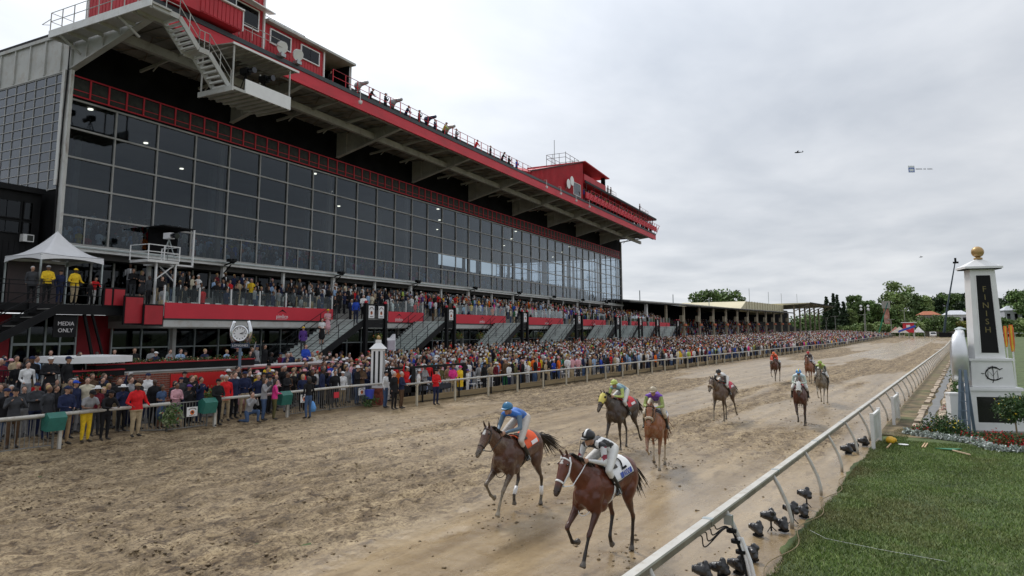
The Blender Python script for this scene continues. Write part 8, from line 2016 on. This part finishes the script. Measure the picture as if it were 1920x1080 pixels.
for c in cand[:NIND]:
    fem = c['head'].startswith('long') or 'pink' in c['head']
    kd = rc.choices(list((kinds_f if fem else kinds_m).keys()), list((kinds_f if fem else kinds_m).values()))[0]
    mk = min(MARKS, key=lambda m_: abs(m_[0] - c['px'])); side = 'left of' if c['px'] < mk[0] - 8 else ('right of' if c['px'] > mk[0] + 8 else 'in line with')
    where = ZN[c['zone']][0]
    fallback = None
    for tries in range(300):
        gar = 'dress' if kd == 'dress' else ('top' if fem else 'coat' if kd in ('stand_coat', 'folded', 'photo') else 'shirt')
        act = {'photo': ' taking pictures', 'armup': ' with raised arm', 'folded': ' with folded arms'}.get(kd, '')
        hd = c['head']; lg = '' if kd == 'dress' else ', %s trousers' % c['legs']
        pre = {'left of': 'left of', 'right of': 'right of', 'in line with': 'near'}[side]
        zw = {'apron': 'on apron', 'balcony': 'on balcony', 'patio': 'on patio', 'ramp': 'on ramp', 'barrier': 'behind barrier', 'stair foot': 'below stairs', 'clock side': 'below bricks', 'near rail': 'by rail'}[c['zone']]
        lab = 'person in %s %s%s, %s%s, %s %s %s' % (c['top'], gar, lg, hd, act, zw, pre, mk[1])
        if len(lab.split()) > 16: lab = 'person in %s %s, %s%s, %s %s %s' % (c['top'], gar, hd, act, zw, pre, mk[1])
        if len(lab.split()) > 16: lab = 'person in %s %s, %s, %s %s %s' % (c['top'], gar, hd, zw, pre, mk[1])
        if lab not in used_labels and len(lab.split()) <= 16: break
        c['top'] = pick(SUIT if c['zone'] not in ('apron',) else MIXC); c['head'] = pick([h for h in (HEADS if c['zone'] == 'apron' else HEADSUIT) if not h[0].startswith('long')]) if not fem else pick([h for h in HEADS if h[0].startswith('long')])
        c['legs'] = pick(LEGC)
    person(kd, (c['x'], c['y'], c['z']), c['rot'], c['top'], c['top'] if kd == 'dress' else c['legs'], c['skin'], c['head'], '', c['sc'] * (.95 if fem else 1), label=lab, grp='spectators at the racecourse', detail=c['d'] < 34)

# staff and guests on the deck, stairs and roof
DECK = [(-3.25, 3.9, 'stand_coat', 'charcoal', 'black', 1, 'grey hair', 1.0, 'grey haired person in dark suit and pale tie under the tent'), (-2.68, 4.15, 'arms_front', 'yellow', 'black', 2, 'grey cap', 1.04, 'person in yellow jacket and grey cap on the deck holding papers'),
        (-2.0, 4.0, 'stand', 'navy', 'navy', 1, 'black cap', .95, 'person in navy uniform between the two yellow clad staff'), (-1.35, 4.1, 'stout', 'yellow', 'khaki', 3, 'yellow cap', 1.02, 'large person in yellow polo shirt, yellow cap and khaki trousers on the deck'),
        (-.55, 4.1, 'stand', 'black', 'black', 1, 'dark hair', .68, 'small boy in black suit on the deck'), (-.22, 3.8, 'lean', 'bright red', 'white', 1, 'dark hair', .85, 'boy in bright red jumper and white trousers leaning on the deck rail')]
for s, n_, kd, top, legs, sk, hd, sc, lab in DECK:
    p = SW(n_, s, 5.51); person(kd, p, A_ + rc.uniform(-.3, .2), top, legs, sk, hd, '', sc, label=lab, grp='people on the left deck')
for (px, py, z, kd, top, legs, sk, hd, lab, tr_) in ((570, 655, 2.3, 'stand_coat', 'purple', 'charcoal', 0, 'yellow cap', 'person in purple grey suit and yellow cap at the foot of the first stair', 0), (604, 640, 3.2, 'dress', 'white', 'black', 0, 'long dark hair', 'dark haired woman in white and black dress on the first stair', 0),
        (615, 622, 3.6, 'dress', 'pale pink', 'pale pink', 0, 'yellow hat', 'woman in pale dress and yellow hat higher on the first stair', 0), (668, 600, 5.0, 'stand', 'royal blue', 'navy', 3, 'dark hair', 'person in royal blue top and navy trousers near the top of the first stair', 0), (685, 590, 5.2, 'arms_front', 'white', 'black', 0, 'grey hair', 'person in white shirt and tie at the head of the first stair', 0)):
    pl = None
    # on the flight: solve for the tread under the pixel
    zt, zb = 4.95, .97; best = None
    for k in range(60):
        s = 8.4 + (16.2 - 8.4) * k / 59; zz_ = zb + (zt - zb) * (s - (16.0 - (zt - zb) / .52)) / ((zt - zb) / .52); zz_ = min(zt, zz_)
        for n_ in np.arange(5.7, 8.2, .3):
            pj = project(SW(n_, s, zz_ + .9)); e_ = abs(pj[0] - px) + abs(pj[1] - (py - 18))
            if best is None or e_ < best[0]: best = (e_, n_, s, zz_)
    p = SW(best[1], best[2], best[3] + .02); person(kd, p, A_ - .5, top, legs, sk, hd, '', .98, label=lab, grp='people on the first stair flight')
for (s, n_, z, top, legs, kd, hd, lab) in ((15.4, 5.2, 21.5, 'black', 'grey', 'stand', 'brown hair', 'person in black standing in the dark roof opening'), (36.2, 5.6, 21.5, 'bright red', 'denim blue', 'lean', 'dark hair', 'person in red and blue leaning over the roof railing'), (43.6, 5.6, 21.5, 'black', 'black', 'photo', 'black cap', 'person in black crouched at a camera on the roof edge'),
        (45.5, 5.6, 21.5, 'royal blue', 'black', 'photo', 'brown hair', 'person in bright blue jacket standing on the roof edge with binoculars')):
    p = SW(n_, s, z); person(kd, p, A_, top, legs, 0, hd, '', 1.0, label=lab, grp='people on the clubhouse roof')
for k, (s, n_, kd, top, lab) in enumerate(((19.6, 5.5, 'lean', 'black', 'person in black bent over beside the first covered roof camera'), (21.2, 5.8, 'photo', 'charcoal', 'person in charcoal operating the second covered roof camera'), (24.3, 5.6, 'lean', 'navy', 'person in navy leaning between the second and third roof cameras'), (26.0, 5.8, 'photo', 'black', 'person in black just left of the dark blue covered roof camera'), (28.8, 5.6, 'arms_front', 'navy', 'person in navy right of the dark blue covered roof camera'),
        (29.8, 5.9, 'lean', 'lime', 'person in lime vest beside the rightmost covered roof camera'), (32.2, 5.8, 'photo', 'grey', 'person in grey just right of the rightmost covered roof camera'), (41.6, 5.8, 'lean', 'black', 'person in black leaning on the roof rail left of the crouched cameraman'), (39.0, 5.8, 'stand', 'charcoal', 'person in charcoal standing on the roof edge left of the far pair'))):
    p = SW(n_, s, 21.5); person(kd, p, A_ + .3, top, 'black', 0, 'black cap' if k % 2 else 'brown hair', '', 1.0, label=lab, grp='people on the clubhouse roof')
for k, (s, top, lab) in enumerate(((73.6, 'lime', 'person in lime jacket on the gallery roof'), )):
    p = SW(5.8, s, 24.27); person('arms_front', p, A_ + .4, top, 'black', 0, 'black cap', '', 1.0, label=lab, grp='people on the clubhouse roof')

# roof cameras under rain covers
for k, (s, lab) in enumerate(((17.9, 'large camera under clear rain cover beside the open roof bay'), (22.3, 'long lens under grey rain cover on the roof edge, second from the left'), (27.4, 'camera under dark blue cover on the roof edge'), (30.6, 'long lens camera under silver rain cover, rightmost on the roof edge'))):
    t = stand_thing('covered_camera', lab, 'camera', 5.7, s, 21.5, 'rain covered cameras on the roof edge'); F = Fig(); F.blob((0, 0, 1.35), (.35, .25, .3), 0); F.chain([(.1, 0, 1.42), (.75, .15, 1.52)], [.20, .15], 0); F.blob((-.1, .1, 1.1), (.22, .2, .25), 0)
    me = remesh(F.mb, .05, 1, 'rain_cover'); me.materials.clear(); me.materials.append(mat('rain_cover', ((.45, .45, .46), (.35, .36, .38), (.03, .04, .09), (.40, .40, .40))[k], .35, bump=.9, bscale=6)); obj('rain_cover', me, t)
    b = MB()
    for a in (0, 2.1, 4.2): b.tube([(0, 0, 1.1), (.45 * math.cos(a), .45 * math.sin(a), 0)], .03, 5)
    b.build('tripod', M['black'], t)
for k, s in enumerate((8.9, 10.3)):
    t = stand_thing('microwave_dish', ('left', 'right')[k] + ' white drum floodlight on the roof edge below the wide windows', 'floodlight', 6.9, s, 21.7); b = MB(); b.tube([(-.2, 0, .55), (.0, -.02, .55), (.12, -.04, .50)], [.12, .38, .38], 16); b.build('drum', M['clean_white'], t); b = MB(); b.box((-.2, -.2, -.1), (.2, .2, .12)); b.bar((0, 0, .1), (0, 0, .4), .06); b.build('base', M['metal'], t)
for k, (s, z) in enumerate(((57.2, 22.6), (58.4, 23.2))):
    t = stand_thing('satellite_dish', ('lower', 'upper')[k] + ' white satellite dish on the red corrugated wall', 'dish', 7.0, s, z); b = MB(); b.tube([(0, 0, 0), (.06, 0, 0), (.16, 0, 0)], [.05, .5, .62], 16); b.build('reflector', M['clean_white'], t); b = MB(); b.bar((0, 0, 0), (-.3, 0, -.8), .06); b.build('arm', M['metal'], t)
# camera crew gear on the hung platform and in the basket
for k, (n_, s, z, lab) in enumerate(((8.3, 4.9, 17.62, 'black broadcast camera on tripod on the hung platform, left'), (8.3, 6.3, 17.62, 'black broadcast camera on tripod on the hung platform, right'), (2.7, 4.8, 8.42, 'broadcast camera under white cover in the camera basket'))):
    t = stand_thing('broadcast_camera', lab, 'camera', n_, s, z); b = MB(); b.box((-.3, -.18, 1.2), (.25, .18, 1.55)); b.build('body', M['black'] if k < 2 else M['tentc'], t); b = MB(); b.tube([(.25, 0, 1.38), (.7, 0, 1.34)], [.14, .17], 12); b.build('lens', M['lens'], t)
    b = MB()
    for a in (0.5, 2.6, 4.7): b.tube([(0, 0, 1.2), (.4 * math.cos(a), .4 * math.sin(a), 0)], .03, 5)
    b.build('tripod', M['black'] if k < 2 else M['metal'], t)
# empty slatted chairs seen through the guards and behind the rail
k = 0
for s in np.arange(4.0, 16.4, .85):
    put_chair(4.35, s, 5.01, 'white slatted chair on the balcony above the long red banner, %s from the left' % names_[k], 'white slatted chairs on the balcony'); k += 1
for i_, (x, yy) in enumerate(((-24.4, 28.2), (-24.5, 29.4), (-24.4, 30.6), (-24.6, 33.2), (-24.5, 34.1), (-24.7, 35.2), (-24.6, 44.5), (-24.5, 45.6), (-24.6, 46.6))):
    o = obj('folding_chair', CHM, None, (x, yy, gz(x, yy) + .03), math.pi / 2 + .2); tag(o, 'white folding chair behind the outer rail, %s from the striped pillar' % names_[i_], 'chair', 'white folding chairs behind the outer rail')

# ---- the rest of the crowd: past the first three hundred, one mesh
def low_person():
    V = []; F = []; K = []
    def add(vs, fs, k):
        o = len(V); V.extend(vs); K.extend([k] * len(vs)); F.extend([tuple(i + o for i in f) for f in fs])
    def rings(rs, k, n=6, jy=0):
        vs = []; 
        for (x, y, z, rx, ry) in rs: vs += [(x + rx * math.cos(6.283 * i / n), y + ry * math.sin(6.283 * i / n), z) for i in range(n)]
        fs = []
        for r_ in range(len(rs) - 1):
            for i in range(n):
                a, b2, c, d = r_ * n + i, r_ * n + (i + 1) % n, (r_ + 1) * n + (i + 1) % n, (r_ + 1) * n + i; fs += [(a, b2, c), (a, c, d)]
        fs += [((len(rs) - 1) * n, (len(rs) - 1) * n + i, (len(rs) - 1) * n + i + 1) for i in range(1, n - 1)]
        add(vs, fs, k)
    rings([(0, 0, .82, .12, .17), (0, 0, 1.10, .115, .16), (.01, 0, 1.32, .13, .21), (0, 0, 1.44, .09, .19), (0, 0, 1.49, .05, .07)], 1)
    rings([(.02, 0, 1.47, .05, .05), (.04, 0, 1.56, .075, .065), (.03, 0, 1.64, .088, .075), (.025, 0, 1.70, .07, .06)], 0)
    rings([(.0, 0, 1.63, .090, .080), (-.005, 0, 1.70, .096, .085), (0, 0, 1.755, .055, .05)], 3)
    for s in (1, -1):
        rings([(0, .09 * s, .02, .07, .05), (0, .09 * s, .5, .065, .06), (0, .085 * s, .84, .09, .085)], 2, 4)
        rings([(.0, .22 * s, 1.08, .045, .045), (0, .215 * s, 1.40, .055, .05)], 1, 4)
        rings([(.02, .215 * s, 1.07, .04, .04), (.20, .13 * s, 1.12, .032, .032), (.24, .11 * s, 1.15, .02, .02)], 1, 4)
        rings([(.25, .10 * s, 1.12, .035, .03), (.25, .10 * s, 1.18, .03, .03)], 0, 4)
    add([(.137, -.04, 1.42), (.137, .04, 1.42), (.150, 0, 1.15), (.10, 0, 1.47)], [(0, 2, 1), (0, 1, 3)], 4)
    return np.array(V), np.array(F), np.array(K)
LV, LF, LK = low_person()
SKC = np.array([(.42, .25, .18), (.33, .19, .125), (.17, .085, .05), (.07, .035, .022)])
HCC = {'dark': (.02, .014, .011), 'brown': (.075, .042, .022), 'blond': (.36, .24, .10), 'grey': (.40, .38, .36)}
rest = cand[NIND:]
print('people', len(PEOPLE), 'rest', len(rest))
def low_crowd(name, L):
    n = len(L); pos = np.array([(c['x'], c['y'], c['z']) for c in L]); rot = np.array([c['rot'] for c in L]); sc = np.array([c['sc'] for c in L])
    ca, sa = np.cos(rot)[:, None], np.sin(rot)[:, None]; V = LV[None] * sc[:, None, None]
    P = np.stack([V[..., 0] * ca - V[..., 1] * sa, V[..., 0] * sa + V[..., 1] * ca, V[..., 2]], -1) + pos[:, None]
    cols_ = np.empty((n, 5, 3))
    for i, c in enumerate(L):
        h = c['head'].split(); hc = HCC.get(h[-2] if len(h) > 1 and h[-1] == 'hair' else '', None)
        if hc is None: hc = TC.get(' '.join(h[:-1]), (.45, .28, .2)) if h[-1] in ('cap', 'hat') else SKC[c['skin']]
        top = TC[c['top']]; inner = (.68, .68, .68) if c['top'] in ('black', 'navy', 'charcoal', 'grey', 'brown') and (i * 7) % 3 else top
        cols_[i] = (SKC[c['skin']], top, TC[c['legs']], hc, inner)
    C = cols_[:, LK].reshape(-1, 3)
    F = (LF[None] + len(LV) * np.arange(n)[:, None, None]).reshape(-1, 3)
    return np_mesh(name, P.reshape(-1, 3), F, M['crowd'], True, {'Col': C})
M['crowd'] = mat_attr('crowd_cloth', .8, var=.12, scale=8, spec=.2)
# seated rows behind the glass, in the old stand, and in the far press gallery
for r_ in range(6):
    s = 2.2
    while s < 99:
        if rc.random() < .80:
            p = SW(-2.9 - r_ * 1.1 + j(-.15, .15), s, 0); cc_ = dict(x=p.x, y=p.y, z=8.72 + r_ * .42 - (.25 if rc.random() < .7 else 0), rot=A_ + j(-.3, .3), top=pick(MIXC), legs=pick(LEGC), skin=rc.choices((0, 1, 2, 3), (6, 5, 2, 2))[0], head=pick(HEADS), sc=j(.9, 1.04)); rest.append(cc_)
        s += .62
for r_ in range(9):
    y = 122
    while y < 250:
        if rc.random() < .8: rest.append(dict(x=-52.9 - r_ * 1.4, y=y + j(-.2, .2), z=.6 + (r_ + 1) * .55 - .2 + rise(y), rot=j(-.4, .4), top=pick(MIXC), legs=pick(LEGC), skin=0, head=pick(HEADS), sc=1.))
        y += .9
s = 64.5
while s < 99:
    p = SW(6.4, s, 0); rest.append(dict(x=p.x, y=p.y, z=21.75, rot=A_ + j(-.4, .4), top=pick(MIXC), legs='black', skin=0, head=pick(HEADS), sc=1.)); s += j(.5, 1.0)
for s in (76.2, 77.6, 93.2):
    p = SW(5.9, s, 0); rest.append(dict(x=p.x, y=p.y, z=24.27, rot=A_, top='black', legs='black', skin=0, head='black cap', sc=1.05))
tag(obj('crowd', low_crowd('crowd', rest)), 'dense colourful crowd of spectators filling the apron, balcony and stands', 'crowd', kind='stuff')
